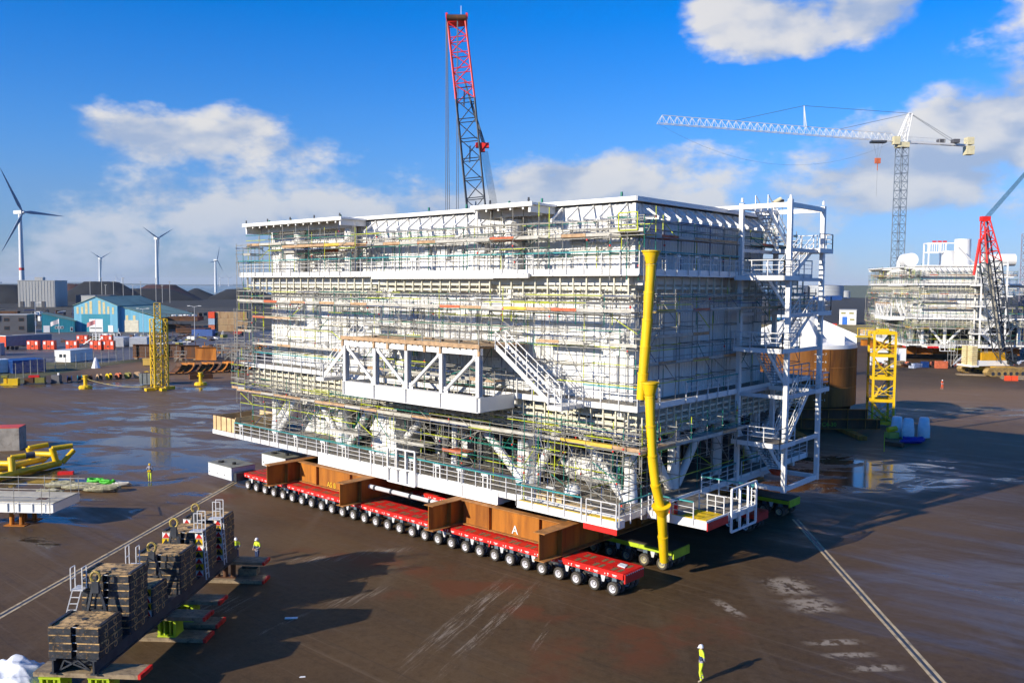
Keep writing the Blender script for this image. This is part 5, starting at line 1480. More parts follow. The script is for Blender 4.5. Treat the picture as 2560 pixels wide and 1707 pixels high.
lattice('lattice_mast', 'slim taller yellow lattice mast behind the wide one', 'mast', (-65.5, 160.0, 0), 1.05, 15.3, YELLOW, 1.3, .075, .035, R(20), 'yellow lattice masts')
def ybollard(label, loc):
    t_ = thing('yellow_bollard', label, 'bollard', loc, .3, 'yellow bollards')
    e = MB(); e.lathe([(.0, .55), (.9, .55), (1.15, .3), (1.15, 0), (0, 0)], 12); e.build('base', YELLOW, t_)
    e = MB(); e.tube((0, 0, .55), (0, 0, 2.1), .32, 12); e.tube((0, 0, 2.1), (0, 0, 2.35), .45, 12); e.build('column', YELLOW, t_)
    e = MB(); e.tube((-.6, 0, 1.7), (.6, 0, 1.7), .14, 8); e.build('cross_pin', YELLOW, t_)
ybollard('yellow mooring-style bollard tethered by a rope to the lattice mast', (-76.8, 155.3, 0))
ybollard('yellow bollard standing right of the wide lattice mast', (-58.2, 161.3, 0))
e = MB(); p0 = Vector((-76.6, 155.3, 1.7)); p1 = Vector((-64.6, 152.8, .7)); pts = []
for i in range(15):
    f = i/14; p = p0.lerp(p1, f); p.z = max(.05, p.z-4.2*f*(1-f)*.55); pts.append(p)
e.path(pts, .035, 5); o = e.build('yellow_rope', M('rope_yellow', (.60, .48, .16), .8)); tag(o, 'slack yellow rope between the bollard and the lattice mast', 'rope')
# grey skip
t_ = thing('grey_skip', 'grey steel skip container beside the yellow lattice mast', 'skip', (-67.4, 160.6, 0), R(8))
SK = M('skip_grey', (.20, .22, .21), .6, var=.15)
e = MB(); e.slab([(-1.8, 0, .2), (1.8, 0, .2), (2.0, 0, 2.2), (-2.0, 0, 2.2)], (0, 2.4, 0)); e.build('tub', SK, t_)
for x in (-1.5, -.7, .1, .9, 1.6):
    e = MB(); e.box(x, x+.12, -.08, 0.0, .2, 2.2); e.build('rib', SK, t_)
e = MB(); e.box(-1.8, 1.8, .1, 2.2, 2.201, 2.24); e.build('load', RUSTD, t_)
# fence
fp = [(-112, 158), (-96.6, 168), (-98.3, 181.5), (-95.7, 194), (-94.6, 214), (-60, 224)]
fn = thing('wire_fence', 'tall thin wire fence on grey posts along the grass verge', 'fence', (0, 0, 0))
e = MB()
for (x0, y0), (x1, y1) in zip(fp[:-1], fp[1:]):
    ln = math.hypot(x1-x0, y1-y0); n_ = round(ln/3.6)
    for i in range(n_):
        f = i/n_; b = MB(); b.tube((x0+(x1-x0)*f, y0+(y1-y0)*f, 0), (x0+(x1-x0)*f, y0+(y1-y0)*f, 3.3), .07, 6); b.build('fence_post', GALV, fn)
    for z in (.1, 1.2, 2.2, 3.1): e.tube((x0, y0, z), (x1, y1, z), .02, 4)
    n_ = round(ln/.5)
    for i in range(n_):
        f = i/n_; e.tube((x0+(x1-x0)*f, y0+(y1-y0)*f, .1), (x0+(x1-x0)*f, y0+(y1-y0)*f, 3.1), .007, 3, cap=False)
e.build('fence_wire', GALV, fn, kind='stuff')

def container(name, label, loc, rz, size, mat, group=None, cat='container', ribs=True, doors=False):
    lx, ly, lz = size
    t_ = thing(name, label, cat, loc, rz, group)
    e = MB(); e.box(-lx/2, lx/2, -ly/2, ly/2, .12, lz); bd = e.build('body', mat, t_)
    if ribs:
        e = MB(); x = -lx/2+.2
        while x < lx/2-.2:
            e.box(x, x+.14, -ly/2-.035, -ly/2-.001, .3, lz-.2); e.box(x, x+.14, ly/2+.001, ly/2+.035, .3, lz-.2); x += .3
        e.build('side_ribs', mat, bd)
    for x in (-lx/2-.02, lx/2-.1):
        for y in (-ly/2-.045, ly/2-.07):
            e = MB(); e.box(x, x+.12, y, y+.115, 0, lz+.04); e.build('corner_post', mat, t_)
    if doors:
        for y in (-ly/4-.02, ly/4+.02):
            e = MB(); e.box(lx/2+.001, lx/2+.05, y-ly/4+.1, y+ly/4-.1, .25, lz-.12); e.build('door', mat, t_)
    return t_
for i, (x, y) in enumerate(((-105.0, 181.8), (-103.6, 183.4), (-102.2, 185.0))):
    container('blue_container', ('leftmost', 'middle', 'rightmost')[i]+' of the three blue containers behind the fence', (x, y, 0), R(48+90), (6.0, 2.1, 2.75), BLUE, 'blue containers', doors=True)
container('white_container', 'white container at the left edge, next to the blue containers', (-108.3, 180.0, 0), R(46), (5.5, 2.6, 2.9), WHITE)
def cabin(name, label, loc, rz, size, mat, wins, cat='cabin', group=None):
    lx, ly, lz = size; t_ = thing(name, label, cat, loc, rz, group)
    e = MB(); e.box(-lx/2, lx/2, -ly/2, ly/2, .1, lz); bd = e.build('body', mat, t_)
    e = MB(); e.box(-lx/2-.06, lx/2+.06, -ly/2-.06, ly/2+.06, lz, lz+.12); e.build('roof', STEELW, t_)
    for x0, x1, z0, z1 in wins:
        e = MB(); e.box(x0, x1, -ly/2-.03, -ly/2-.004, z0, z1); w_ = e.build('window', GLASS, bd)
        e = MB(); e.box(x0-.06, x1+.06, -ly/2-.05, -ly/2-.031, z1, z1+.07); e.build('frame', WHITE, w_)
    e = MB(); e.box(lx/2+.003, lx/2+.04, -.45, .45, .15, 2.15); e.build('door', STEELW, bd)
    return t_
cabin('site_cabin', 'white site cabin with two windows standing behind the wire fence', (-106.2, 209.5, 0), R(-14), (4.4, 7.5, 2.8), WHITE, ((-.9, -.1, 1.2, 2.0), (.25, 1.0, 1.2, 2.0)))
# articulated trailer with red back
t_ = thing('box_trailer', 'grey box trailer with a bright red rear end', 'trailer', (-139.5, 249, 0), R(62))
e = MB(); e.box(-7, 6.6, -1.3, 1.3, 1.1, 4.0); e.build('box_body', M('trailer_grey', (.22, .22, .25), .6), t_)
e = MB(); e.box(-7.15, -7.002, -1.3, 1.3, 1.0, 3.9); bk = e.build('rear_doors', REDO, t_)
e = MB(); e.box(-7.17, -7.0, -1.35, 1.35, 3.9, 4.1); e.build('header', MATW, bk)
for x in (-5.2, -3.9, 4.5):
    for y in (-1.1, 1.1):
        e = MB(); e.lathe([(0, -.15), (.5, -.15), (.5, .15), (0, .15)], 14, 'y', c=(x, y, .5)); e.build('wheel', TYRE, t_)
# row of red power units: each a cluster of three upright boxes with white and grey panels
def red_unit(label, loc, rz=0.0):
    t_ = thing('red_cabinet', label, 'cabinet', loc, rz, 'red upright cabinets')
    for i, x in enumerate((-1.15, 0, 1.15)):
        e = MB(); e.box(x-.5, x+.5, -.6, .6, .25, 2.7); c_ = e.build('locker', REDO, t_)
        e = MB(); e.box(x-.3, x+.3, -.63, -.602, (1.6, .9, 1.5)[i], (2.4, 1.3, 2.4)[i]); e.build('panel', MATW if i != 1 else BLACK, c_)
    e = MB(); e.box(-1.7, 1.7, -.65, .65, 0, .245); e.build('skid', DARK, t_)
xs_ = (-135.0, -130.6, -124.3, -117.6, -114.2)
for i, lb in enumerate(('leftmost group of red upright cabinets in front of the grey trailer', 'second group of red upright cabinets, beside the grey trailer end', 'third group of red upright cabinets, left of the white tubes', 'fourth group of red upright cabinets, right of the white tubes', 'rightmost group of red upright cabinets, touching the fourth')):
    red_unit(lb, (xs_[i], 244+i*.25, 0), R(-4))
red_unit('red upright cabinets raised behind the rightmost groups', (-117.3, 250.5, 1.2)); red_unit('red upright cabinets farther back behind the yellow heap', (-130, 262, .5))
for k, (x, y, a) in enumerate(((-122.0, 247, .5), (-120.6, 247.5, 2.4), (-119.5, 248, .6))):
    e = MB(); e.tube((-2.1*math.cos(a), 0, .4), (2.1*math.cos(a), 0, 3.0 if k != 1 else 2.4), .16, 8); o = e.build('white_tube', WHITE, None, loc=(x, y, 0)); tag(o, ('first', 'second', 'third')[k]+' of the crossed white tubes between the red cabinets, counted from the left', 'tube', 'crossed white tubes')
container('pale_container', 'pale white container left of the two standing by the brown girders', (-117.8, 259.5, 0), R(5), (4.4, 6, 2.9), M('pale_grey_panel', (.48, .50, .53), .6), 'pale containers', doors=False)
container('pale_container', 'pale white container right of its twin, by the brown girders', (-111.6, 260.5, 0), R(5), (5.0, 6, 2.9), M('pale_grey_panel', (.48, .50, .53), .6), 'pale containers', doors=False)
t_ = thing('white_rack', 'white open steel rack behind the pale containers', 'rack', (-126.5, 268, 0), R(3))
for x in range(7):
    e = MB(); e.bar((x*1.1-3.3, 0, 0), (x*1.1-3.3, 0, 3.4), .16); e.bar((x*1.1-3.3, 2, 0), (x*1.1-3.3, 2, 3.4), .16); e.build('upright', WHITE, t_)
for z in (.9, 1.7, 2.5, 3.35):
    e = MB(); e.bar((-3.3, 0, z), (3.3, 0, z), .14); e.build('shelf_rail', WHITE, t_)
# brown girders row
for i, (x0, x1, y) in enumerate(((-95.0, -89.0, 216.5), (-87.6, -83.6, 217.5), (-83.0, -77.6, 214.5))):
    t_ = thing('brown_girder', ('leftmost', 'middle', 'rightmost')[i]+' of the large brown plate girders behind the yellow mast', 'girder', ((x0+x1)/2, y, 0), R(-2), 'brown plate girders')
    h = (x1-x0)/2
    e = MB(); e.box(-h, h, -.05, .05, .5, 3.6); e.build('web', RUSTD, t_)
    for z in (.42, 3.6):
        e = MB(); e.box(-h, h, -.55, .55, z, z+.08); e.build('flange', RUSTD if z > 2 else RUST, t_)
    x = -h+1.0
    while x < h:
        e = MB(); e.box(x, x+.06, -.5, -.052, .5, 3.6); e.build('stiffener', RUSTD, t_); x += 4.6
    e = MB(); e.box(-h+.5, -h+1.3, -.5, .5, 0, .415); e.box(h-1.3, h-.5, -.5, .5, 0, .415); e.build('bearer', TIMBER, t_)
e = MB(); e.box(-2.6, 2.6, -.05, .05, .5, 3.5); e.box(-2.6, 2.6, -.5, .5, .42, .5); e.box(-2.6, 2.6, -.5, .5, 3.5, 3.58)
o = e.build('orange_plate_girder', RUST, None, loc=(-74.2, 209.5, 0), rz=R(-4)); tag(o, 'sunlit orange-brown plate girder end in front of the brown girder row', 'girder')
# row of curved rusty plates
for i in range(13):
    x, y = -71.5+i*1.2, 179.5+i*.62; e = MB(); n_ = 8
    for k in range(n_):
        t0, t1 = R(250+k*12), R(250+(k+1)*12)
        p0, p1 = (2.6*math.cos(t0), 2.6*math.sin(t0)+2.95), (2.6*math.cos(t1), 2.6*math.sin(t1)+2.95)
        e.slab([(p0[0], -1.0, p0[1]), (p1[0], -1.0, p1[1]), (p1[0], 1.0, p1[1]+.02), (p0[0], 1.0, p0[1]+.02)], (.05, 0, .08))
    o = e.build('curved_plate', RUST if i % 3 else RUSTD, None, loc=(x, y, -.2), rz=R(62+random.uniform(-8, 8)))
    tag(o, NTH[i]+' rusty curved plate from the left in the row beside the yellow mast', 'steel plate', 'row of rusty curved plates')
e = MB(); e.box(-2.2, 2.2, -.8, .8, 0, .9); e.box(-2.2, 2.2, -.05, .05, .9, 1.5); o = e.build('rusty_offcut', RUSTD, None, loc=(-62.0, 172.0, 0), rz=.5); tag(o, 'dark rusty steel offcut in front of the curved plate row', 'steel offcut')
# scaffold racks at the brown girders
for i, (x, y, w_, h) in enumerate(((-76, 222, 7, 5.2), (-71.5, 215, 6, 4.4), (-66, 203, 6, 5.0), (-81.5, 208.5, 2.6, 2.6))):
    t_ = thing('pole_scaffold', ('tallest pole scaffold behind the brown girders', 'wide pole scaffold right of the brown girders', 'pole scaffold between brown girders and the near platform', 'small pole scaffold in front of the middle brown girder')[i], 'scaffold', (x, y, 0), .1, 'yard scaffolds')
    e = MB(); k = 0
    while k <= w_:
        for yy in (0, 1.2): e.tube((k, yy, 0), (k, yy, h), .045, 5)
        k += 1.3
    z = 1
    while z <= h:
        for yy in (0, 1.2): e.tube((0, yy, z), (w_, yy, z), .04, 5)
        z += .8
    for k in range(int(w_//2)): e.tube((k*2, 0, 0), (k*2+2, 0, min(h, 2.2)), .04, 5)
    e.build('poles', GALV, t_, kind='stuff')
    e = MB(); e.box(0, w_, 0, 1.2, h*.62, h*.62+.08); e.build('board_deck', PLANKW, t_)
# yard clutter at the fence: yellow press, olive and red machines, drums and bicycles' worth of reels
def clutter(name, label, cat, loc, boxes, group=None, rz=0.0):
    t_ = thing(name, label, cat, loc, rz, group)
    for nm, x0, x1, y0, y1, z0, z1, mt_ in boxes:
        e = MB(); e.box(x0, x1, y0, y1, z0, z1); e.build(nm, mt_, t_)
    return t_
clutter('yellow_winch', 'bright yellow winch machine at the left edge of the yard', 'winch', (-92.6, 159.5, 0), [('skid', -1.6, 1.3, -.7, .7, 0, .35, YELLOW), ('housing', -.4, 1.3, -.6, .6, .35, 1.25, YELLOW), ('arm', -1.2, -.7, -.3, .3, .35, 1.7, YELLOW), ('drum_guard', -1.5, -.5, -.5, .5, 1.45, 1.85, OLIVE)], rz=.2)
clutter('olive_pump', 'olive and dark red pump skid right of the yellow winch', 'pump', (-89.0, 161, 0), [('skid', -1.8, 1.8, -.7, .7, 0, .3, DARK), ('motor', -1.7, -.2, -.5, .5, .3, 1.2, RUSTD), ('tank', .1, 1.7, -.6, .6, .3, 1.3, OLIVE), ('guard', -1.0, .8, -.4, .4, 1.3, 1.7, RED)], rz=.25)
clutter('grey_compressor', 'dark grey compressor right of the olive pump', 'compressor', (-85.8, 162.6, 0), [('skid', -.9, .9, -.6, .6, 0, .3, DARK), ('hood', -.8, .7, -.5, .5, .3, 1.6, GREYD), ('stack', .2, .5, -.15, .15, 1.6, 2.0, WHITE)])
for i in range(9):
    t_ = thing('cable_reel', NTH[i]+' from the left, a '+('blue', 'teal', 'brown', 'wooden', 'yellow', 'orange', 'olive', 'wooden', 'yellow')[i]+' reel in the row along the verge', 'cable reel', (-84.6+i*1.35, 165.0+i*1.15, 0), R(112+i*9), 'row of cable reels')
    mt_ = (BLUE, TEALC, RUSTD, PLANKW, YELLOW, PLANKO, OLIVE, PLANKW, YELLOW)[i]
    for y in (-.35, .35):
        e = MB(); e.lathe([(0, -.04), (.62, -.04), (.62, .04), (0, .04)], 14, 'y', c=(0, y, .62)); e.build('flange', mt_, t_)
    e = MB(); e.tube((0, -.3, .62), (0, .3, .62), .36, 10); e.build('cable_coil', BLACK if i % 2 else RUSTD, t_)
clutter('yellow_drum', 'small yellow bin at the foot of the brown girders', 'bin', (-84.0, 199.0, 0), [('tub', -.8, .8, -.6, .6, .15, 1.5, M('ochre_bin', (.50, .32, .06), .7)), ('lip', -.9, .9, -.7, .7, 1.5, 1.7, M('ochre_bin', (.5, .32, .06), .7)), ('foot', -.6, .6, -.4, .4, 0, .149, DARK)])
e = MB(); e.lathe([(0, 2.4), (.25, 2.2), (.6, 1.1), (.95, 0)], 9); o = e.build('white_wrapped_bale', TARP, None, loc=(-93.0, 193, 0)); tag(o, 'white wrapped bale standing at the wire fence', 'bale')
t_ = clutter('green_machine', 'small green machine with a barrier behind the near platform scaffold', 'machine', (-21.8, 124.0, 0), [('base', -1.2, 1.2, -.7, .7, .1, .9, GREENP), ('hood', -.6, .9, -.5, .5, .9, 1.8, TEALC), ('wheel_box', -1.0, -.6, -.75, .75, 0, .5, BLACK)])
e = MB()
for i in range(12): e.tube((-5+i*.32, .6, 0), (-5+i*.32, .6, 1.1), .02, 4)
e.tube((-5, .6, 1.1), (-1.4, .6, 1.1), .03, 5); e.tube((-5, .6, .15), (-1.4, .6, .15), .03, 5); e.build('crowd_barrier', GALV, t_)

# ---------------------------------------------------------------- near left: yellow pipe frame, white deck, slings, concrete block
yf = thing('yellow_pipe_frame', 'bright yellow tubular cradle frame lying on the wet yard', 'cradle', (0, 0, 0))
def ty(p, q, r_, nm='pipe'):
    e = MB(); e.tube(p, q, r_, 14); e.build(nm, YELLOW, yf, True)
ty((-51.4, 73.5, .40), (-46.5, 88.2, .40), .34); ty((-54.6, 74.0, .40), (-49.3, 90.0, .40), .34); ty((-53.2, 74.0, .72), (-48.2, 88.6, .72), .26)
ty((-48.3, 82.9, .5), (-48.6, 83.3, 1.95), .33); ty((-48.6, 83.3, 1.9), (-47.2, 84.6, 1.95), .27); ty((-48.7, 83.2, 1.35), (-51.6, 83.6, 1.3), .27); ty((-51.6, 83.6, .5), (-51.8, 83.9, 1.9), .33)
ty((-46.6, 87.8, .5), (-46.9, 87.6, 2.05), .31); ty((-46.9, 87.6, 2.0), (-45.5, 88.9, 2.05), .26); ty((-49.2, 88.2, .5), (-49.5, 88.0, 2.0), .31); ty((-49.5, 88.0, 1.95), (-48.3, 89.4, 2.05), .26)
ty((-46.9, 87.7, 1.4), (-49.4, 88.0, 1.4), .26, 'cross_pipe'); ty((-46.3, 88.4, .4), (-45.6, 89.4, 1.5), .26); ty((-48.6, 88.6, .4), (-47.9, 89.5, 1.3), .24)
for i in range(5):
    f = .1+i/6; p = Vector((-51.4, 73.5, .42)).lerp(Vector((-46.5, 88.2, .42)), f); q = Vector((-54.6, 74.0, .42)).lerp(Vector((-49.3, 90.0, .42)), f); ty(p, q, .2, 'cross_pipe')
e = MB(); e.tube((-47.7, 84.15, 1.93), (-47.1, 84.7, 1.95), .33, 14); e.build('canvas_sleeve', GREYD, yf, True)
wp = thing('white_deck_section', 'white steel deck section with scaffold guard rails at the left edge', 'deck section', (-35.0, 65.35, 0), R(176))
e = MB(); e.box(0, 9.0, -3.4, 0, 2.02, 2.08); e.build('deck_plate', M('pale_deck', (.50, .45, .34), .7, var=.15), wp)
for y in (-3.45, 0.0):
    e = MB(); e.box(0, 9, y, y+.07, 1.35, 2.0); e.box(0, 9, y-.09, y+.16, 1.3, 1.348); e.box(0, 9, y-.09, y+.16, 2.001, 2.04); e.build('edge_channel', WHITE, wp)
e = MB(); e.box(-.07, 0, -3.4, 0, 1.35, 2.0); e.build('end_channel', WHITE, wp)
for x in (1.6, 2.7, 3.6, 4.8, 6.2):
    e = MB(); e.box(x, x+.06, .072, .16, 1.36, 1.98); e.build('stiffener', WHITE, wp)
e = MB()
for x in (.15, .8, 3.0, 5.2, 7.4):
    for y in (.25, -3.65): e.tube((x, y, 1.2), (x, y, 3.3), .03, 6)
for y in (.25, -3.65):
    for z in (2.6, 3.15): e.tube((-.4, y, z), (9, y, z), .03, 6)
e.tube((-.3, .25, 3.1), (-.3, -3.65, 2.3), .03, 6); e.build('guard_rails', GALV, wp)
for x, y in ((3.6, -1.0), (3.6, -2.6)):
    e = MB(); e.tube((x-.35, y, .05), (x-.35, y, 1.29), .18, 10); e.tube((x+.45, y, .05), (x+.45, y, 1.29), .18, 10); e.box(x-.8, x+.9, y-.4, y+.4, 0, .05); e.build('support_leg', RUST, wp)
e = MB(); e.box(1.2, 2.0, -1.4, -.9, 2.085, 2.1); e.build('deck_hatch', RUSTD, wp)
cb = thing('concrete_block', 'pale concrete block with an orange top at the left edge', 'block', (-57.2, 97.6, 0), R(12))
e = MB(); e.box(-1.5, 1.5, -1.2, 1.2, 0, 2.55); e.build('block', CONC, cb)
e = MB(); e.box(-1.5, 1.5, -1.2, 1.2, 2.552, 2.62); e.build('orange_cover', REDO, cb)
def coil(name, label, loc, mat, loops, rad, r_, zf=.35, cat='sling', group=None, sx=1.0, seed=1):
    rr = random.Random(seed); e = MB(); pts = []
    for i in range(loops*14):
        t = 2*math.pi*i/14; k = rad*(1+.25*math.sin(i*.37)+rr.uniform(-.05, .05)); pts.append(Vector((k*sx*math.cos(t)+rr.uniform(-.1, .1), k*.7*math.sin(t), r_+.03+zf*(i/(loops*14))*rr.uniform(.6, 1))))
    e.path(pts, r_, 6); o = e.build(name, mat, None, loc=loc); return tag(o, label, cat, group)
coil('round_sling', 'bright green sling heap left of its twin on the asphalt', (-38.9, 80.3, 0), GREENS, 3, .42, .13, .5, group='green slings', sx=1.5, seed=3)
coil('round_sling', 'bright green sling heap right of its twin on the asphalt', (-37.6, 79.9, 0), GREENS, 3, .36, .12, .5, group='green slings', sx=1.7, seed=4)
coil('grey_sling', 'grey and white sling bundle lying nearest to the worker with the yellow helmet', (-36.1, 79.7, 0), M('pale_sling', (.5, .47, .42), .8), 3, .4, .10, .3, sx=1.8, seed=9)
for k, (x, y, sx, lb) in enumerate(((-41.6, 79.0, 1.9, 'long olive-grey sling coil behind the white deck section, far end'), (-39.3, 78.2, 2.2, 'olive-grey sling coil lying between the white deck and the green slings'), (-37.0, 77.4, 2.2, 'olive-grey sling trailing two long loops towards the worker'), (-41.0, 75.6, 2.0, 'olive-grey sling coil closest to the white deck section corner'))):
    coil('grey_sling', lb, (x, y, 0), HOSE, 5, .6, .11, .55, group='grey slings', sx=sx, seed=10+k)
o = MB().rbox((0, 0, 0), (1.4, .5, .3), .2).build('red_tipped_timber', RED, None, loc=(-44.0, 84.6, 0)); tag(o, 'dark red timber end lying beside the yellow cradle', 'timber')

# ---------------------------------------------------------------- sheds and warehouses beyond the road
def shed():
    t_ = thing('blue_warehouse', 'big light blue gabled warehouse with cream stripes and a white roller door', 'warehouse', (-162.2, 337.5, 0), R(-3))
    hw, ln, eh, rh = 8.7, 36, 10.2, 13.6
    def wallpanels(x0, x1, y, z0, top, nm='wall_panel'):
        x = x0
        while x < x1-.01:
            w_ = min(1.09, x1-x); za, zb_ = top(x), top(x+w_)
            e = MB(); e.slab([(x+.01, y, z0), (x+w_-.01, y, z0), (x+w_-.01, y, zb_), (x+.01, y, za)], (0, .12, 0)); e.build(nm, CBLUE, t_); x += w_
    gable = lambda x: eh+(rh-eh)*(1-abs(x)/hw)
    wallpanels(-hw, hw, 0, 0, gable)
    e = MB(); e.box(-hw, -hw+.15, .13, ln, 0, eh); e.build('side_wall', CBLUE, t_)
    e = MB(); e.box(hw-.15, hw, .13, ln, 0, eh); e.build('side_wall', CBLUE, t_)
    for sx in (-1, 1):
        e = MB(); e.slab([(0, -.4, rh+.02), (0, ln, rh+.02), (sx*(hw+.3), ln, eh-.1), (sx*(hw+.3), -.4, eh-.1)], (0, 0, .18)); e.build('roof', ROOFG, t_)
    # lean-to on the right
    e = MB(); e.slab([(hw+.3, 1.5, eh-.35), (hw+.3, ln, eh-.35), (hw+17, ln, 5.6), (hw+17, 1.5, 5.6)], (0, 0, .15)); e.build('lean_to_roof', ROOFG, t_)
    wallpanels(hw+.02, hw+16.8, 1.7, 0, lambda x: eh-.4-(x-hw)*.28)
    for x0, x1, z0, z1 in ((-7.6, -6.8, 7.0, 9.6), (-5.8, -5.0, 7.0, 9.7), (-4.2, -3.2, 7.0, 11.2), (-2.4, -1.4, 7.0, 12.0), (1.1, 2.1, 7.0, 12.2), (2.9, 3.8, 7.0, 11.6), (4.7, 5.5, 7.0, 9.9), (6.6, 7.3, 7.0, 9.6)):
        e = MB(); e.box(x0, x1, -.04, -.003, z0, z1); e.build('cream_stripe', M('cream_panel', (.62, .52, .26), .6), t_)
    for x0, x1 in ((11.1, 12.1), (14.0, 15.0)):
        e = MB(); e.box(x0, x1, 1.66, 1.697, 4.6, 6.5); e.build('cream_stripe', M('cream_panel', (.62, .52, .26), .6), t_)
    e = MB(); e.box(-5.7, 5.6, -.05, -.004, 0, 6.9); fr = e.build('teal_front', TEALC, t_)
    e = MB(); e.box(-2.6, 2.8, -.10, -.052, 0, 5.0); dr = e.build('roller_door', MATW, t_)
    for i in range(6):
        e = MB(); e.box(-2.5, 2.7, -.12, -.101, .75+i*.75, .79+i*.75); e.build('door_rib', STEELW, dr)
    e = MB(); e.box(-2.3, 2.4, -.125, -.102, 1.25, 1.65); e.build('door_windows', GLASS, dr)
    e = MB(); e.box(4.9, 6.9, -.10, -.052, 0, 2.6); e.build('small_door', MATW, t_)
    e = MB(); e.box(10.4, 16.2, 1.60, 1.69, 0, 4.6); dr2 = e.build('roller_door', M('cream_door', (.62, .58, .44), .6), t_)
    for i in range(6):
        e = MB(); e.box(10.5, 16.1, 1.58, 1.599, .6+i*.7, .64+i*.7); e.build('door_rib', STEELW, dr2)
    return t_
shed()
t_ = thing('teal_annex', 'low teal annex with a sloping roof, left of the blue warehouse', 'annex', (-175.2, 333.5, 0), R(16))
e = MB(); e.slab([(-5.3, 0, 0), (6.0, 0, 0), (6.0, 0, 4.2), (-5.3, 0, 7.2)], (0, 9, 0)); e.build('wall', M('annex_teal', (.03, .30, .36), .6, var=.08, scale=.2), t_)
e = MB(); e.slab([(-5.6, -.3, 7.35), (6.4, -.3, 4.2), (6.4, 9.3, 4.2), (-5.6, 9.3, 7.35)], (0, 0, .15)); e.build('roof', ROOFG, t_)
for i in range(20):
    e = MB(); x = -5.2+i*.56; e.box(x, x+.08, -.06, -.003, 0, 7.1-(x+5.3)*.265); e.build('cladding_rib', TEALC, t_)
for x0, x1, z0, z1, m_ in ((-4.8, -2.6, 0, 2.6, MATW), (-.8, 2.2, 1.4, 2.3, MATW), (4.6, 5.5, .4, 1.9, MATW)):
    e = MB(); e.box(x0, x1, -.12, -.063, z0, z1); f_ = e.build('window' if z0 else 'door', m_, t_)
    if z0:
        for k in range(3 if x1-x0 > 2 else 1):
            w_ = (x1-x0)/(3 if x1-x0 > 2 else 1); e = MB(); e.box(x0+k*w_+.12, x0+(k+1)*w_-.12, -.14, -.121, z0+.15, z1-.15); e.build('pane', GLASS, f_)
t_ = thing('grey_office', 'dark grey office block left of the teal annex, with a red sign', 'building', (-192, 330, 0), R(12))
e = MB(); e.box(-7, 6.5, 0, 9, 0, 6.6); e.build('wall', GREYD, t_)
e = MB(); e.box(-7.1, 6.6, -.1, 9.1, 6.6, 6.85); e.build('roof', GREYC, t_)
for x in (-5.5, -1.5, 3.6):
    for z in (1.0, 4.2):
        e = MB(); e.box(x, x+1.9, -.06, -.003, z, z+1.4); w_ = e.build('window', RUSTD, t_); e = MB(); e.box(x+.15, x+1.75, -.08, -.061, z+.15, z+1.25); e.build('pane', GLASS, w_)
e = MB(); e.box(-7.6, -3.4, -.5, -.2, 4.7, 6.9); sg = e.build('sign_board', M('sign_red', (.35, .01, .015), .5), t_)
e = MB(); e.lathe([(.25, 0), (.42, 0), (.42, .04), (.25, .04)], 14, 'y', c=(-5.5, -.56, 5.8)); e.build('sign_emblem', MATW, sg)
for k, (x, y) in enumerate(((-168.5, 322), (-153.0, 318))):
    t_ = thing('flag_pole', ('flag pole with a blown pale flag in front of the teal annex, left one', 'flag pole with a red and white flag, right one')[k], 'flag', (x, y, 0), 0, 'flag poles')
    e = MB(); e.tube((0, 0, 0), (0, 0, 5.8), .09, 6); e.build('pole', WHITE, t_)
    e = MB(); n_ = 8
    for i in range(n_):
        x0, x1 = -i*.4, -(i+1)*.4; d0, d1 = .2*math.sin(i*.9), .2*math.sin((i+1)*.9)
        e.slab([(x0, d0, 5.6-i*.16), (x1, d1, 5.6-(i+1)*.16), (x1, d1, 4.0-(i+1)*.16), (x0, d0, 4.0-i*.16)], (0, .02, 0))
    e.build('flag', M('pale_flag', (.55, .50, .50), .8) if k == 0 else M('pink_flag', (.55, .22, .22), .8), t_)
def street_lamp(label, x, y, h, group='street lamps', double=True):
    t_ = thing('street_lamp', label, 'lamp', (x, y, 0), 0, group)
    e = MB(); e.tube((0, 0, 0), (0, 0, h), .10, 6, .06); e.build('pole', STEELW, t_)
    for s_ in ((-1, 1) if double else (1,)):
        e = MB(); e.tube((0, 0, h), (s_*1.6, 0, h+.25), .05, 5); e.box(s_*1.4 if s_ > 0 else -2.4, 2.4 if s_ > 0 else -1.4, -.15, .15, h+.2, h+.36); e.build('lamp_head', MATW, t_)
street_lamp('street lamp in front of the teal annex', -175, 318, 11.5, double=False)
street_lamp('double street lamp before the stacked brown barge sections', -135.5, 318, 9.5)
street_lamp('double street lamp left of the rusty containers', -110.0, 300, 11.0)
# stacked brown barge sections
for i, (x, y, z, ln, m_) in enumerate(((-141, 348, 1.0, 21, RUSTD), (-138.5, 347, 4.2, 27, RUSTD), (-122.5, 333, .3, 11, RUSTD))):
    t_ = thing('barge_section', ('lower dark brown barge section right of the blue warehouse', 'upper dark brown barge section with white tackle on top', 'short brown barge section in front of the rusty containers')[i], 'barge section', (x, y, z), R(3), 'brown barge sections')
    e = MB(); e.box(-ln/2, ln/2, -4, 4, 0, 1.6); e.build('hull', m_, t_)
    e = MB(); e.box(-ln/2, ln/2, -4.15, -4.01, 1.2, 1.75); e.build('rubbing_strip', RUSTD, t_)
    k = -ln/2+.4
    while k < ln/2:
        e = MB(); e.bar((k, -3.9, 1.6), (k, -3.9, 2.7), .12); e.build('stanchion', RUSTD, t_); k += 1.6
    e = MB(); e.bar((-ln/2+.4, -3.9, 2.65), (ln/2-.4, -3.9, 2.65), .1); e.build('top_rail', RUSTD, t_)
    e = MB(); e.box(-ln/2+1, -ln/2+2, -3, 3, -1.0 if i == 0 else -.3, 0); e.box(ln/2-2, ln/2-1, -3, 3, -1.0 if i == 0 else -.3, 0); e.build('bearer', DARK, t_)
e = MB()
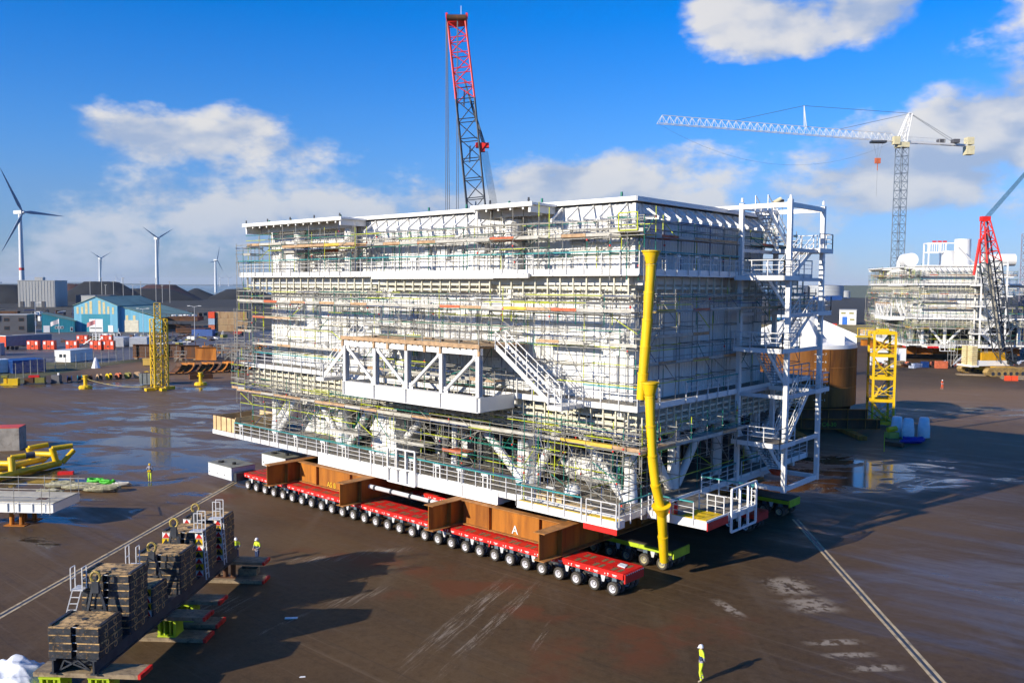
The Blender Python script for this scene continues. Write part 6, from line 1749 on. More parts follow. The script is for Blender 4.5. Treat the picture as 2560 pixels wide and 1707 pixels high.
for i in range(16): e.lathe([(0, .5), (.4, .35), (.5, 0)], 7, c=(random.uniform(-4.5, 4.5), random.uniform(-1, 1), random.uniform(0, .5)))
o = e.build('white_tackle', MATW, None, loc=(-131.0, 346, 5.85)); tag(o, 'heap of white tackle on the upper barge section', 'tackle'); o['kind'] = 'stuff'
for i, (x, z, m_, lb) in enumerate(((-111.9, 0, BEIGE, 'lowest'), (-111.6, 2.6, BEIGE, 'middle'), (-112.0, 5.2, BEIGE, 'topmost'))):
    container('rusty_container', lb+' of the three long rusty containers stacked behind the yard', (x, 346.5, z), R(2), (12.2, 2.5, 2.6), m_, 'stacked rusty containers')
for i, (z, m_) in enumerate(((0, PLANKO), (2.6, M('pale_blue_cont', (.30, .40, .52), .6)), (5.2, REDO))):
    container('end_container', ('orange', 'pale blue', 'bright orange')[i]+' container end, '+('lowest', 'middle', 'topmost')[i]+' in the stack left of the long rusty ones', (-119.6, 347.2, z), R(92), (6.0, 2.4, 2.6), m_, 'stacked container ends', ribs=False)
o = MB().prism([(-4, -1.5), (4, -1.5), (4, 1.5), (-4, 1.5)], 0, 2.3).build('blue_covered_load', BLUE, None, loc=(-112.5, 316, 0), rz=R(-8)); tag(o, 'blue sheeted load in front of the barge sections', 'covered load')
clutter('red_forklift', 'dark red forklift beside the stacked rusty containers', 'forklift', (-100.5, 318, 0), [('body', -1.6, 1.4, -.9, .9, .5, 1.7, M('forklift_red', (.30, .03, .02), .6)), ('cab', -.6, .9, -.8, .8, 1.7, 3.4, DARK), ('mast', 1.5, 1.7, -.7, .7, .2, 3.9, DARK), ('front_wheel', .7, 1.5, -1.0, 1.0, 0, .9, BLACK), ('rear_wheel', -1.4, -.7, -1.0, 1.0, 0, .8, BLACK)])
# left edge machinery
clutter('crane_carrier', 'dark carrier with yellow-green jib parts at the left edge', 'carrier', (-152, 258, 0), [('chassis', -9, 7, -1.3, 1.3, .9, 1.5, BLACK), ('jib', -9, 6, -.7, .7, 2.6, 3.2, OLIVE), ('cab', 3.2, 6.2, -1.2, 1.2, 1.5, 3.4, M('cream_cab', (.5, .46, .3), .6)), ('wheels', -8, 6, -1.2, 1.2, 0, .9, BLACK)], rz=R(6))
container('grey_trailer_box', 'grey box body at the left edge in front of the red ended trailer', (-137.5, 225, 0), R(8), (9, 2.6, 3.2), M('box_grey', (.26, .27, .32), .6), ribs=False)
container('grey_trailer_box', 'second grey box body at the far left edge, farther back', (-152.0, 246, 0), R(8), (7, 2.6, 3.4), M('box_grey', (.26, .27, .32), .6), ribs=False)
for i in range(6):
    e = MB(); e.lathe([(0, 1.2), (.9, .8), (1.4, 0)], 8, c=(0, 0, 0)); o = e.build('yellow_shrub', OLIVE, None, loc=(-132+i*2.2, 270+random.uniform(-1, 1), 0)); tag(o, NTH[i]+' low yellow-green heap from the left behind the red cabinets', 'heap', 'yellow-green heaps')

# jumbles nobody could count: pipes, timbers and boxes lying about the back yard
rj = random.Random(77)
def jumble(name, label, n_, x0, x1, y0, y1, mats, big):
    for mi, mt_ in enumerate(mats):
        e = MB()
        for i in range(n_//len(mats)):
            x, y = rj.uniform(x0, x1), rj.uniform(y0, y1); k = rj.random()
            if k < .45: e.rbox((x, y, 0), (rj.uniform(.6, 2.4)*big, rj.uniform(.4, 1.4)*big, rj.uniform(.3, 1.3)*big), rj.uniform(0, 3.1))
            elif k < .8:
                t = rj.uniform(0, 3.1); l_ = rj.uniform(1.5, 4)*big; z = rj.uniform(.2, 1.2)*big; e.tube((x, y, z), (x+l_*math.cos(t), y+l_*math.sin(t), z+rj.uniform(-.1, .8)), rj.uniform(.08, .2)*big, 6)
            else: e.rbox((x, y, 0), (.15, .15, rj.uniform(1, 3)*big), 0)
        o = e.build(name, mt_, None); tag(o, label + (', pale pieces', ', rusty pieces', ', dark pieces', ', coloured pieces')[mi], 'jumble'); o['kind'] = 'stuff'
jumble('yard_jumble', 'scattered goods in the back yard behind the red cabinets', 120, -145, -98, 262, 318, (WHITE, RUSTD, DARK, OLIVE), 1.0)
jumble('steel_jumble', 'scattered steel parts behind the brown girders', 110, -92, -62, 219, 262, (GALV, RUST, RUSTD), 1.0)
jumble('quay_jumble', 'scattered goods along the quay beyond the warehouse', 110, -330, -180, 380, 560, (WHITE, RUSTD, DARK, BLUE), 2.2)
# ================================================================ suction bucket and its frame
bk = thing('suction_bucket', 'big rust brown steel cylinder with a white top and painted height scale', 'bucket', (40.2, 119.5, 0))
RB = 7.0
e = MB(); n_ = 56
e.lathe([(RB, 3.15), (RB, 10.75), (RB-.12, 10.75), (RB-.12, 3.15), (RB, 3.15)], n_); e.build('shell', M('bucket_rust', (0.20, 0.072, 0.006), 0.75, var=0.35, scale=0.45, c2=(0.11, 0.036, 0.006), amt=0.45, edge=0.14, streak=True), bk, True)
for k in range(7):
    t = 2*math.pi*k/7+.4; e = MB(); e.bar(((RB+.01)*math.cos(t), (RB+.01)*math.sin(t), 3.2), ((RB+.01)*math.cos(t), (RB+.01)*math.sin(t), 10.7), .05); e.build('plate_seam', RUSTD, bk)
for z in (5.6, 8.3):
    e = MB(); e.lathe([(RB+.002, z-.03), (RB+.03, z), (RB+.002, z+.03)], n_); e.build('weld_seam', RUSTE, bk, True)
e = MB(); e.lathe([(RB+.02, 10.76), (RB-.05, 11.25), (RB-1.2, 11.6), (1.2, 12.4), (0, 12.4)], n_); e.build('lid', WHITE, bk, True)
for i in range(10):
    t = 2*math.pi*i/10+.2; c_, s_ = math.cos(t), math.sin(t); e = MB()
    e.slab([(c_*(RB-.1), s_*(RB-.1), 11.2), (c_*(RB-.1), s_*(RB-.1), 12.5), (c_*2.0, s_*2.0, 14.6), (c_*2.0, s_*2.0, 12.0)], (-s_*.14, c_*.14, 0)); e.build('stiffener_plate', WHITE, bk)
e = MB(); e.lathe([(2.0, 12.2), (2.0, 14.9), (0, 14.9)], 24); e.build('centre_stub', WHITE, bk, True)
ang = math.atan2(-119.5, -40.2)+R(17)
for k in range(36):
    z = 3.5+k*.2; big = k % 5 == 3; w_ = .085 if big else .04
    c_, s_ = math.cos(ang), math.sin(ang); e = MB(); e.slab([((RB+.012)*math.cos(ang-w_), (RB+.012)*math.sin(ang-w_), z), ((RB+.012)*math.cos(ang+w_), (RB+.012)*math.sin(ang+w_), z), ((RB+.012)*math.cos(ang+w_), (RB+.012)*math.sin(ang+w_), z+.05), ((RB+.012)*math.cos(ang-w_), (RB+.012)*math.sin(ang-w_), z+.05)], (c_*.02, s_*.02, 0)); e.build('scale_mark', MATW, bk)
    if big:
        a2 = ang+.125; letters(str(1+k//5), .42, MATW, bk, ((RB+.03)*math.cos(a2), (RB+.03)*math.sin(a2), z+.02), (-math.sin(a2), math.cos(a2), 0), (0, 0, 1), 'scale_number')
fr = thing('bucket_frame', 'dark brown two-tier girder frame carrying the rust brown cylinder', 'frame', (40.8, 119.5, 0))
for y in (-8.2, -2.5, 2.5, 8.2):
    for z in (.55, 1.86):
        x1 = 6.9 if z < 1 else 5.2
        e = MB(); e.box(-7.5, x1, y-.04, y+.04, z+.06, z+1.22); e.build('girder_web', RUSTD, fr)
        for zz in (z, z+1.22):
            e = MB(); e.box(-7.5, x1, y-.25, y+.25, zz, zz+.055); e.build('girder_flange', RUST, fr)
        for x in (-6.6, -3.4, -.9, 0.1, 2.6, 4.9, 6.4):
            if x < x1:
                e = MB(); e.box(x, x+.06, y-.23, y-.045, z+.06, z+1.21); e.build('stiffener', RUSTE if y < -8 else RUSTD, fr)
for x in (-6.8, 6.0):
    for z in (.55,):
        e = MB(); e.box(x-.1, x+.1, -7.9, 7.9, z+.1, z+1.1); e.build('cross_girder', RUSTD, fr)
for x in (-5, 2.2):
    e = MB(); e.box(x, x+.9, -13.5, 8, 0, .5); e.build('skid_beam', RUST, fr)
letters('C4-30', .75, M('green_spray', (.16, .38, .03), .8), fr, (.2, -8.5, 1.15), (1, 0, 0), (0, 0, 1), 'green_scribble', ext=.004)
e = MB(); e.bar((5.2, -8.2, 3.1), (6.9, -8.2, 1.9), .4, .08); e.build('gusset', RUST, fr)
# yellow stair tower beside it
ys = thing('yellow_stair_tower', 'bright yellow lattice access tower beside the rust brown cylinder', 'tower', (49.9, 116.6, 0), R(-8))
S_ = 1.36
for x in (-S_, S_):
    for y in (-S_, S_):
        e = MB(); e.box(x-.13, x+.13, y-.13, y+.13, 0, 12.9); e.build('post', YELLOW, ys)
z = .5; k = 0
while z < 12.6:
    e = MB(); e.box(-S_+.14, S_-.14, -S_+.14, S_-.14, z, z+.1); e.build('landing', GRATE, ys)
    for y in (-S_, S_):
        e = MB(); e.box(-S_+.14, S_-.14, y-.1, y+.1, z, z+.42); e.build('ring_beam', YELLOW, ys)
    for x in (-S_, S_):
        e = MB(); e.box(x-.1, x+.1, -S_+.14, S_-.14, z, z+.42); e.build('ring_beam', YELLOW, ys)
    if z < 10:
        for y in (-S_, S_):
            e = MB(); e.tube((-S_, y, z+.5), (S_, y, z+2.4), .06, 6); e.tube((S_, y, z+.5), (-S_, y, z+2.4), .06, 6); e.build('cross_brace', YELLOW, ys)
        for h in (1.0, 1.5):
            e = MB(); e.tube((-S_, -S_-.05, z+h), (S_, -S_-.05, z+h), .045, 5); e.build('guard_rail', YELLOW, ys)
        e = MB(); sg = 1 if k % 2 else -1; e.bar((-1.0*sg, .3, z+.1), (1.0*sg, .3, z+2.95), .9, .08, up=(1, 0, 0)); e.build('stair_flight', YELLOW, ys)
    z += 3.02; k += 1
e = MB(); e.box(-3.6, -S_-.14, -1.2, 1.2, 12.2, 12.35)
for x in (-3.5, -2.5): e.bar((x, -1.2, 12.35), (x, -1.2, 13.4), .07)
e.bar((-3.6, -1.2, 13.4), (-S_, -1.2, 13.4), .07); e.build('bridge', YELLOW, ys)
e = MB(); e.box(-.7, .7, -.5, .5, 12.95, 13.3); e.build('top_box', YELLOW, ys)
o = MB().box(-1.1, 1.1, -.8, .8, 1.2, 4.2).build('pale_cabinet', STEELW, None, loc=(55.0, 126.5, 0)); tag(o, 'pale cabinet on legs just right of the yellow access tower', 'cabinet')
for x in (-1, 1):
    for y in (-.7, .7): MB().box(x-.06, x+.06, y-.06, y+.06, 0, 1.2).build('leg', STEELW, o)
# stacked white tubs
def tubs(label, x, y, n_):
    t_ = thing('tub_stack', label, 'tub stack', (x, y, 0), 0, 'stacked white tubs')
    for i in range(n_):
        e = MB(); z = i*.19; e.lathe([(.72, z), (.74, z+.1), (.70, z+.12), (.70, z+.19)], 16); e.build('tub', TARP, t_, True)
    z = n_*.19; e = MB(); e.lathe([(.70, z), (.58, z+1.05), (.50, z+1.18), (0, z+1.2)], 16); e.build('top_tub', TARP, t_, True)
tubs('left of the three stacks of white plastic tubs', 49.0, 109.3, 7); tubs('middle stack of white plastic tubs, in front of the left one', 49.7, 107.7, 7); tubs('right stack of white plastic tubs, apart from the other two', 52.1, 108.6, 7)
t_ = thing('yellow_drum', 'yellow wrapped coil on a pallet beside the brown frame', 'coil', (47.9, 108.2, 0), .2)
e = MB(); e.box(-.7, .7, -.5, .5, 0, .7); e.build('pallet_bag', M('yellow_bag', (.55, .45, .08), .7), t_); e = MB(); e.tube((-.6, 0, 1.0), (.6, 0, 1.15), .34, 12); e.build('coil_roll', YELLOW, t_, True)
coil('blue_net', 'crumpled dark blue net lying in front of the white tubs', (48.6, 104.0, 0), M('blue_net_cloth', (.01, .02, .30), .7), 6, .7, .13, .7, 'net', sx=1.6, seed=31)
o = MB().box(-1.1, 1.1, -.3, .3, 0, .5).build('steel_offcut', RUSTD, None, loc=(45.6, 102.3, 0), rz=-.9); tag(o, 'short rusty beam offcut left of the blue net', 'offcut')
o = MB().tube((0, 0, 0), (0, 0, 2.0), .05, 6).build('survey_stake', LIMEP, None, loc=(42.9, 98.8, 0)); tag(o, 'thin lime yellow stake standing by the brown frame', 'stake')

# ================================================================ the second platform, farther off
YAW2 = R(82.0)
P2 = Vector(((2450-1280)/2166.86*218, 218, 0))
A2 = Vector((math.cos(YAW2), math.sin(YAW2), 0)); B2 = Vector((math.sin(YAW2), -math.cos(YAW2), 0))
O2 = P2 + A2*3.0 - B2*17.5
src = [o for o in list(col.objects) if o.parent is None and o.get('category') in ('platform', 'scaffold', 'girder') and abs(o.location.x-OX) < .001 and abs(o.location.y-OY) < .001]
lab2 = {'offshore_platform': 'second white offshore platform, far off behind the red crane at the right'}
g2 = ['leftmost', 'second', 'third', 'fourth', 'fifth', 'sixth', 'seventh', 'eighth']; gi = 0; si2 = 0
sc_where = ('along the upper deck', 'at the top corner', 'below the upper deck', 'below the middle deck', 'among the cellar columns', 'inside the truss balcony', 'at the rear end', 'under the roof brackets of the front', 'between decks on the front', 'below the middle deck of the front', 'on the lowest balcony')
dark_girder = 0
SKIPP = ('tread', 'conduit', 'wall_box', 'floor_board', 'tray_rungs', 'louvre_slat', 'joist')
def copy_far(o, parent=None):
    if o.name.split('.')[0] in SKIPP: return None
    c = o.copy(); col.objects.link(c); c.parent = parent
    for ch in o.children: copy_far(ch, c)
    return c
for o in src:
    c = copy_far(o)
    c.location = O2; c.rotation_euler = (0, 0, YAW2)
    if o.name.startswith('offshore'): c['label'] = lab2['offshore_platform']; plat2 = c
    elif o['category'] == 'scaffold':
        c['label'] = 'pale scaffolding ' + sc_where[si2] + ' of the far second platform'; c['group'] = 'scaffolding on the far platform'; si2 += 1
    else:
        c['label'] = f'{g2[gi]} dark girder under the far second platform'; c['group'] = 'girders under the far platform'; gi += 1
def LP2(name, mb, mat, smooth=False):
    return mb.build(name, mat, plat2, smooth)
e = MB(); e.lathe([(0, 1.5), (.9, 1.2), (1.4, .5), (1.5, 0), (1.5, -1.4)], 20, c=(30, -8, 26)); LP2('dome_tank', e, WHITE, True)
e = MB(); e.tube(L(20, 7.5, 26.6), L(26, 7.5, 26.6), 1.9, 20); LP2('roof_tank', e, WHITE, True)
e = MB(); e.tube(L(6, 19.5, 24.7), L(6, 19.5, 31.2), 1.0, 20); 
e = MB(); e.tube(L(8, 16.6, 24.7), L(8, 16.6, 31.6), 2.0, 24); LP2('roof_silo', e, WHITE, True)
e = MB(); e.tube(L(7, 21.5, 26.2), L(7, 29, 26.2), 1.6, 20); LP2('roof_tank', e, WHITE, True)
for a, b_ in ((8, 8.2), (8, 12.4), (12, 8.2), (12, 12.4)):
    e = MB(); e.bar(L(a, b_, 24.7), L(a, b_, 30.6), .3); LP2('stack_post', e, WHITE)
for z in (28.2, 30.6):
    for p, q in (((8, 7.8), (8, 15)), ((12, 8.2), (12, 12.4)), ((8, 8.2), (12, 8.2))):
        e = MB(); e.bar(L(p[0], p[1], z), L(q[0], q[1], z), .28); LP2('stack_beam', e, WHITE)
for b_ in (9.0, 10.3, 11.6):
    e = MB(); e.bar(L(7.9, b_, 31.0), L(7.9, b_+1.0, 31.0), .25, .4); LP2('red_guard', e, RED)
for i in range(8):
    e = MB(); e.bar(L(7.9, 7.9+i*.55, 28.3), L(7.9, 7.9+i*.55, 30.5), .2, .1); LP2('louvre_blade', e, WHITE)
e = MB(); e.tube(L(9, 13.5, 24.7), L(9, 13.5, 28.6), 1.7, 20); LP2('exhaust_housing', e, STEELW, True)
e = MB(); e.bar(L(3, 13.8, 29.4), L(3, 17.6, 25.2), .9, .2, up=(0, 0, 1)); LP2('roof_stair', e, STEELW)
# things at its foot
t_ = thing('access_stair_tower', 'galvanised scaffold stair tower at the foot of the far platform', 'stair tower', (105.2, 207.0, 0), R(-6))
for x in (0, 1.4, 3.4, 4.8, 6.8):
    for y in (0, 2.0):
        e = MB(); e.tube((x, y, 0), (x, y, 6.4), .06, 6); e.build('standard', GALV, t_)
for z in (1.4, 2.8, 4.2, 5.6, 6.3):
    for y in (0, 2.0):
        e = MB(); e.tube((0, y, z), (6.8, y, z), .05, 6); e.build('ledger', LIMEP if z == 4.2 else GALV, t_)
for x0, x1, z0, z1 in ((.5, 3.0, 0, 2.6), (6.2, 3.4, 2.6, 5.2), (3.6, 6.4, 0.2, 2.7)):
    e = MB(); e.bar((x0, .9, z0), (x1, .9, z1), .9, .1); e.build('stair_flight', STEELW, t_)
for x0, x1 in ((0, 1.4), (4.8, 6.8)):
    e = MB(); e.tube((x0, 0, 0), (x1, 0, 2.8), .05, 5); e.tube((x1, 0, 2.8), (x0, 0, 5.6), .05, 5); e.build('diagonal', GALV, t_)
for k, (x, y, sx, z1, mt_, nm, lb) in enumerate(((89.5, 210, 4.4, 4.0, TARP, 'white_screen', 'white sheeted screen under the left end of the far platform'), (95.4, 212, 2.0, 4.0, TARP, 'white_screen', 'smaller white sheeted screen right of the large one under the far platform'), (100.9, 203, 2.6, 1.7, PLANKO, 'orange_crate', 'orange crate at the foot of the scaffold stair tower'), (91.5, 206.5, 4.5, 1.6, TIMBER, 'timber_pile', 'timber pile under the far platform screens'), (96.0, 206, 3.0, 1.4, DARK, 'drum_row', 'dark row of drums beside the timber pile'), (98.0, 205, 1.5, 1.4, BLUE, 'blue_crate', 'small blue crate left of the orange crate'), (110.4, 203.5, 2.6, .9, REDO, 'orange_heap', 'orange heap right of the scaffold stair tower'))):
    e = MB(); e.box(-sx/2, sx/2, -.6, .6, 0, z1)
    if nm == 'drum_row':
        e = MB()
        for i in range(5): e.lathe([(0, 1.0), (.33, 1.0), (.33, 0), (0, 0)], 10, c=(-1.4+i*.7, 0, 0))
    elif nm == 'timber_pile':
        e = MB()
        for i in range(10): e.rbox((random.uniform(-.4, .4), random.uniform(-.4, .4), (i//2)*.3), (sx*random.uniform(.7, 1), .4, .28), random.uniform(-.1, .1))
    elif nm == 'orange_heap':
        e = MB()
        for i in range(7): e.rbox((random.uniform(-1.1, 1.1), random.uniform(-.4, .4), 0), (random.uniform(.5, 1.0), .5, random.uniform(.4, .9)), random.uniform(0, 3))
    o = e.build(nm, mt_, None, loc=(x, y, 0), rz=-.1); tag(o, lb, nm.split('_')[1])
    if nm in ('white_screen',):
        for q in (-sx/2, sx/2): MB().tube((q, -.7, 0), (q, -.7, z1+.4), .06, 6).build('screen_post', GALV, o)
# barriers on the right
for k, (x, y, ln, lb) in enumerate(((106.5, 173, 6.0, 'red plastic barrier row in front of the crawler tracks, nearest'), (100.8, 176.5, 2.6, 'short red plastic barrier left of the crawler tracks'), (112.5, 176.0, 7.0, 'red plastic barrier row at the right edge'))):
    t_ = thing('red_barrier', lb, 'barrier', (x, y, 0), -.15, 'red barriers')
    i = 0
    while i*1.3 < ln:
        e = MB(); e.slab([(i*1.3, -.25, 0), (i*1.3, .25, 0), (i*1.3, .12, 1.0), (i*1.3, -.12, 1.0)], (1.22, 0, 0)); e.build('barrier_block', REDO, t_); i += 1

# ================================================================ cranes
def boom_lattice(t_, p, q, w0, w1, mat, bays, name='boom', rc=.11, rb=.06, side=None):
    """four-chord boom between p and q; every bay is one piece"""
    p = Vector(p); q = Vector(q); d_ = (q-p); ln = d_.length; d_.normalize()
    sx = Vector(side or (1, 0, 0)); sx = (sx-d_*sx.dot(d_)).normalized(); sy = d_.cross(sx)
    def cn(f, k):
        w_ = (w0+(w1-w0)*f)/2; s_ = ((-1, -1), (1, -1), (1, 1), (-1, 1))[k]; return p+d_*(ln*f)+sx*(w_*s_[0])+sy*(w_*s_[1])
    for i in range(bays):
        f0, f1 = i/bays, (i+1)/bays; e = MB()
        for k in range(4):
            e.tube(cn(f0, k), cn(f1, k), rc, 6)
            k2 = (k+1) % 4
            if i % 2: e.tube(cn(f0, k), cn(f1, k2), rb, 5)
            else: e.tube(cn(f0, k2), cn(f1, k), rb, 5)
            e.tube(cn(f1, k), cn(f1, k2), rb, 5)
        e.build(name, mat, t_)
def crawler_base(t_, yaw, body, tracks, cw, x0=0):
    rot = Matrix.Rotation(yaw, 4, 'Z')
    def bx(nm, x0, x1, y0, y1, z0, z1, mt_):
        e = MB(); e.box(x0, x1, y0, y1, z0, z1); MB().add(e, rot).build(nm, mt_, t_)
    for y in (-4.3, 4.3):
        e = MB(); pr = [(-5.6, .9), (-5.2, .25), (-4.4, 0), (4.4, 0), (5.2, .25), (5.6, .9), (5.2, 1.55), (4.4, 1.8), (-4.4, 1.8), (-5.2, 1.55)]
        e.slab([(x, y-.75, z) for x, z in pr], (0, 1.5, 0)); MB().add(e, rot).build('crawler_track', tracks, t_)
        for i in range(22):
            x = -5.0+i*.46; e = MB(); e.box(x, x+.3, y-.8, y+.8, 1.80, 1.88); MB().add(e, rot).build('track_shoe', tracks, t_)
        for i in range(7):
            e = MB(); e.lathe([(0, -.78), (.4, -.78), (.4, .78), (0, .78)], 10, 'y', c=(-4.2+i*1.4, y, .62)); MB().add(e, rot).build('track_roller', DARK, t_)
    bx('car_body', -2.2, 2.2, -3.5, 3.5, .8, 1.9, body)
    bx('upper_works', -5.6, 3.2, -1.7, 1.7, 2.0, 3.2, WHITE)
    bx('engine_house', -4.6, 1.4, -1.75, -.4, 3.21, 4.9, body); bx('engine_house', -4.6, 1.4, .4, 1.75, 3.21, 4.9, body)
    bx('cab', 1.5, 3.4, -2.4, -1.0, 2.4, 4.6, GLASS)
    for y in (-1.9, .1):
        for i in range(10): bx('counterweight_plate', -7.0, -5.75, y-.1, y+1.4, 2.2+i*.42, 2.52+i*.42, cw)
    bx('counterweight_frame', -7.4, -5.62, -2.4, 2.5, 1.85, 2.18, WHITE)
# the big lattice crane behind the platform
t_ = thing('lattice_crane', 'tall crane boom, red above and dark below, rising behind the near platform', 'crane', (0, 0, 0))
bs_ = Vector((-2.6, 130, 3)); jt = Vector((-7.05, 130.2, 46.1)); tp = Vector((-8.35, 130.3, 57.2))
boom_lattice(t_, bs_, jt, 2.7, 2.75, BOOMD, 15, 'boom_section', .13, .075)
boom_lattice(t_, jt, tp, 2.75, 2.6, REDC, 5, 'red_boom_section', .14, .08)
e = MB(); e.box(tp.x-1.5, tp.x+1.5, tp.y-1.2, tp.y+1.2, tp.z, tp.z+.9); e.box(tp.x-1.65, tp.x-1.35, tp.y-.4, tp.y+.4, tp.z+.8, tp.z+1.5); e.box(tp.x+1.3, tp.x+1.6, tp.y-.4, tp.y+.4, tp.z+.8, tp.z+1.5); e.build('boom_head', REDC, t_)
e = MB(); e.tube((tp.x-1.4, tp.y-1.3, tp.z+.5), (tp.x+1.4, tp.y-1.3, tp.z+.5), .45, 12); e.build('head_sheaves', RUSTD, t_)
e = MB(); e.tube((tp.x+.6, tp.y, tp.z+1), (tp.x+.6, tp.y, tp.z+2.6), .04, 5); e.build('anemometer_mast', WHITE, t_)
for k, (x, zb_) in enumerate(((-8.9, 20), (-8.6, 20), (-8.3, 20), (-6.1, 20), (-5.8, 20))):
    e = MB(); e.tube((tp.x+(-1.5 if k < 3 else -.1)+k*.08, tp.y-1.4, tp.z), (-9.9+k*.35 if k < 3 else -8.35+(k-3)*.35, 129, zb_), .05, 5); e.build('hoist_rope', CABLE, t_)
e = MB()
for k in range(5): e.tube((tp.x+1.0, tp.y+1.3, tp.z-8+k*.1), (-4.5+k*.12, 131.4, 39.6), .05, 5)
e.build('pendant', CABLE, t_)
e = MB(); e.box(-5.6, -3.6, 131, 132, 39.4, 40.1); e.prism([(-5.0, 131), (-4.2, 131), (-4.2, 132), (-5.0, 132)], 38.8, 39.4); e.build('spreader', REDC, t_)
for k in range(8):
    e = MB(); e.tube((-4.8+k*.14, 131.5, 38.9), (-2.0+k*.14, 132.5, 24), .022, 4); e.build('luffing_rope', CABLE, t_)
e = MB(); e.box(-8.5, 2.5, 127, 137, .0, 2.0); e.build('crawler_body', DARK, t_); e = MB(); e.box(-6, 0, 128, 136, 2.0, 4.6); e.build('upper_works', REDC, t_)
for k in range(3):
    f = .5+k*.15; p = bs_.lerp(tp, f); e = MB(); e.bar(p+Vector((-.1, -.2, -1.2)), p+Vector((.0, -.2, 1.2)), .5, .2); e.build('inner_hose', GREYC, t_)

# crawler crane at the right edge
t_ = thing('crawler_crane', 'crawler crane with a red-headed dark lattice mast at the right edge', 'crane', (106.0, 189.5, 0), 0)
def C_(x, y, z): return Vector((x-108.0, y-189.5, z))
crawler_base(t_, R(8), M('crane_yellow', (.68, .36, .01), .5, var=.1), M('track_ochre', (.34, .22, .07), .8, var=.35, scale=1.0, c2=(.10, .08, .06), amt=.4), M('cw_cream', (.72, .58, .30), .6, var=.15, scale=.6))
boom_lattice(t_, C_(108.2, 186.5, 3.0), C_(104.0, 185.6, 24.4), 2.6, 3.0, BOOMD, 9, 'mast_section', .14, .08)
boom_lattice(t_, C_(104.0, 185.6, 24.4), C_(102.4, 185.3, 33.0), 3.0, 1.3, REDC, 4, 'red_mast_section', .15, .09)
e = MB(); p = C_(102.3, 185.3, 33.0); e.box(p.x-.9, p.x+.9, p.y-.6, p.y+.6, p.z, p.z+1.0); e.build('mast_head', REDC, t_)
e = MB(); e.tube(C_(101.2, 185, 29.2), C_(100.2, 185, 21.6), .28, 10); e.tube(C_(101.4, 185, 28.6), C_(102.6, 185, 31.4), .2, 8); e.build('mast_strut', REDC, t_)
e = MB(); e.tube(C_(103.1, 185.4, 24), C_(102.6, 185.2, 30.5), .45, 8); e.build('hose_drum_cover', CONC, t_)
e = MB(); e.tube(C_(107.6, 186.6, 6), C_(103.4, 185.8, 25), .55, 8); e.build('backstop', M('grey_backstop', (.30, .28, .23), .7), t_)
for k in range(6):
    e = MB(); e.tube(C_(102.2+k*.22, 185.2, 34.0), C_(126+k*.3, 196, 56+k*.2), .07, 5); e.build('pendant_rope', M('blue_grey_rope', (.10, .22, .34), .6), t_)
for k in range(3):
    e = MB(); e.tube(C_(101.9+k*.2, 184.9, 33), C_(103.0+k*.3, 184.6, 5), .04, 4); e.build('hoist_rope', CABLE, t_)
for k, (x, y) in enumerate(((100.0, 186.0), (105.5, 178.5), (112.5, 180.5))):
    o = MB().rbox((0, 0, 0.004), (13, 2.4, .22), -.35).build('timber_road_plate', TIMBER, None, loc=(x+3, y, 0)); tag(o, ('timber road mat under the left crawler track', 'timber road mat nearest the camera before the crawler tracks', 'timber road mat at the right edge under the crawler')[k], 'road mat', 'timber road mats')

# tower crane behind the second platform
t_ = thing('tower_crane', 'pale grey tower crane with a long white lattice jib pointing left', 'crane', (0, 0, 0))
mx_ = Vector((115.6, 262, 0))
boom_lattice(t_, mx_, mx_+Vector((.6, 0, 60.5)), 2.6, 2.6, GREYBOOM, 24, 'mast_section', .13, .07, (1, .25, 0))
e = MB(); e.prism([(mx_.x-1.2, 260.6), (mx_.x+2.2, 260.6), (mx_.x+2.2, 263.4), (mx_.x-1.2, 263.4)], 60.5, 62.0); e.build('slewing_ring', M('cream_steel', (.60, .54, .34), .6), t_)
boom_lattice(t_, (115.8, 262, 62), (118.4, 262.4, 70.6), 2.4, 1.0, WHITE, 4, 'tower_head', .14, .08)
e = MB(); e.box(113.0, 114.8, 260.2, 262.0, 61.3, 63.6); e.build('cab', M('cream_steel', (.60, .54, .34), .6), t_)
jr, jt_ = Vector((114.0, 262.4, 62.4)), Vector((39.6, 240.0, 63.2))
jd = (jt_-jr); n_ = 34; js = Vector((jd.y, -jd.x, 0)).normalized()
for i in range(n_):
    p, q = jr+jd*(i/n_), jr+jd*((i+1)/n_); h = 2.3; up_ = Vector((0, 0, h)); e = MB(); mdl = (p+q)/2
    for s_ in (-.8, .8):
        e.tube(p+js*s_, q+js*s_, .09, 5); e.tube(p+js*s_, mdl+up_, .055, 5); e.tube(q+js*s_, mdl+up_, .055, 5)
    e.tube(p-js*.8, p+js*.8, .05, 5)
    if i < n_-1: e.tube(mdl+up_, mdl+up_+jd/n_, .09, 5)
    e.build('jib_section', WHITE, t_)
ce = Vector((138.6, 268, 62.2)); cs = Vector((116.6, 262, 62.2)); cd_ = ce-cs
for s_ in (-.7, .7):
    e = MB(); e.bar(cs+Vector((0, s_, 0)), ce+Vector((0, s_, 0)), .2, .55); e.build('counter_jib', WHITE, t_)
e = MB()
for i in range(14):
    p = cs+cd_*(i/13); e.tube(p+Vector((0, -.8, .3)), p+Vector((0, -.8, 1.4)), .035, 4)
e.tube(cs+Vector((0, -.8, 1.4)), ce+Vector((0, -.8, 1.4)), .04, 4); e.build('counter_jib_rail', STEELW, t_)
e = MB(); e.box(138.0, 140.4, 266.8, 269.2, 59.4, 62.0); e.build('ballast_block', M('cream_steel', (.6, .54, .34), .6), t_); e = MB(); e.box(138.2, 140.2, 266.8, 269.2, 62.4, 64.6); e.build('ballast_block', M('cream_steel', (.6, .54, .34), .6), t_)
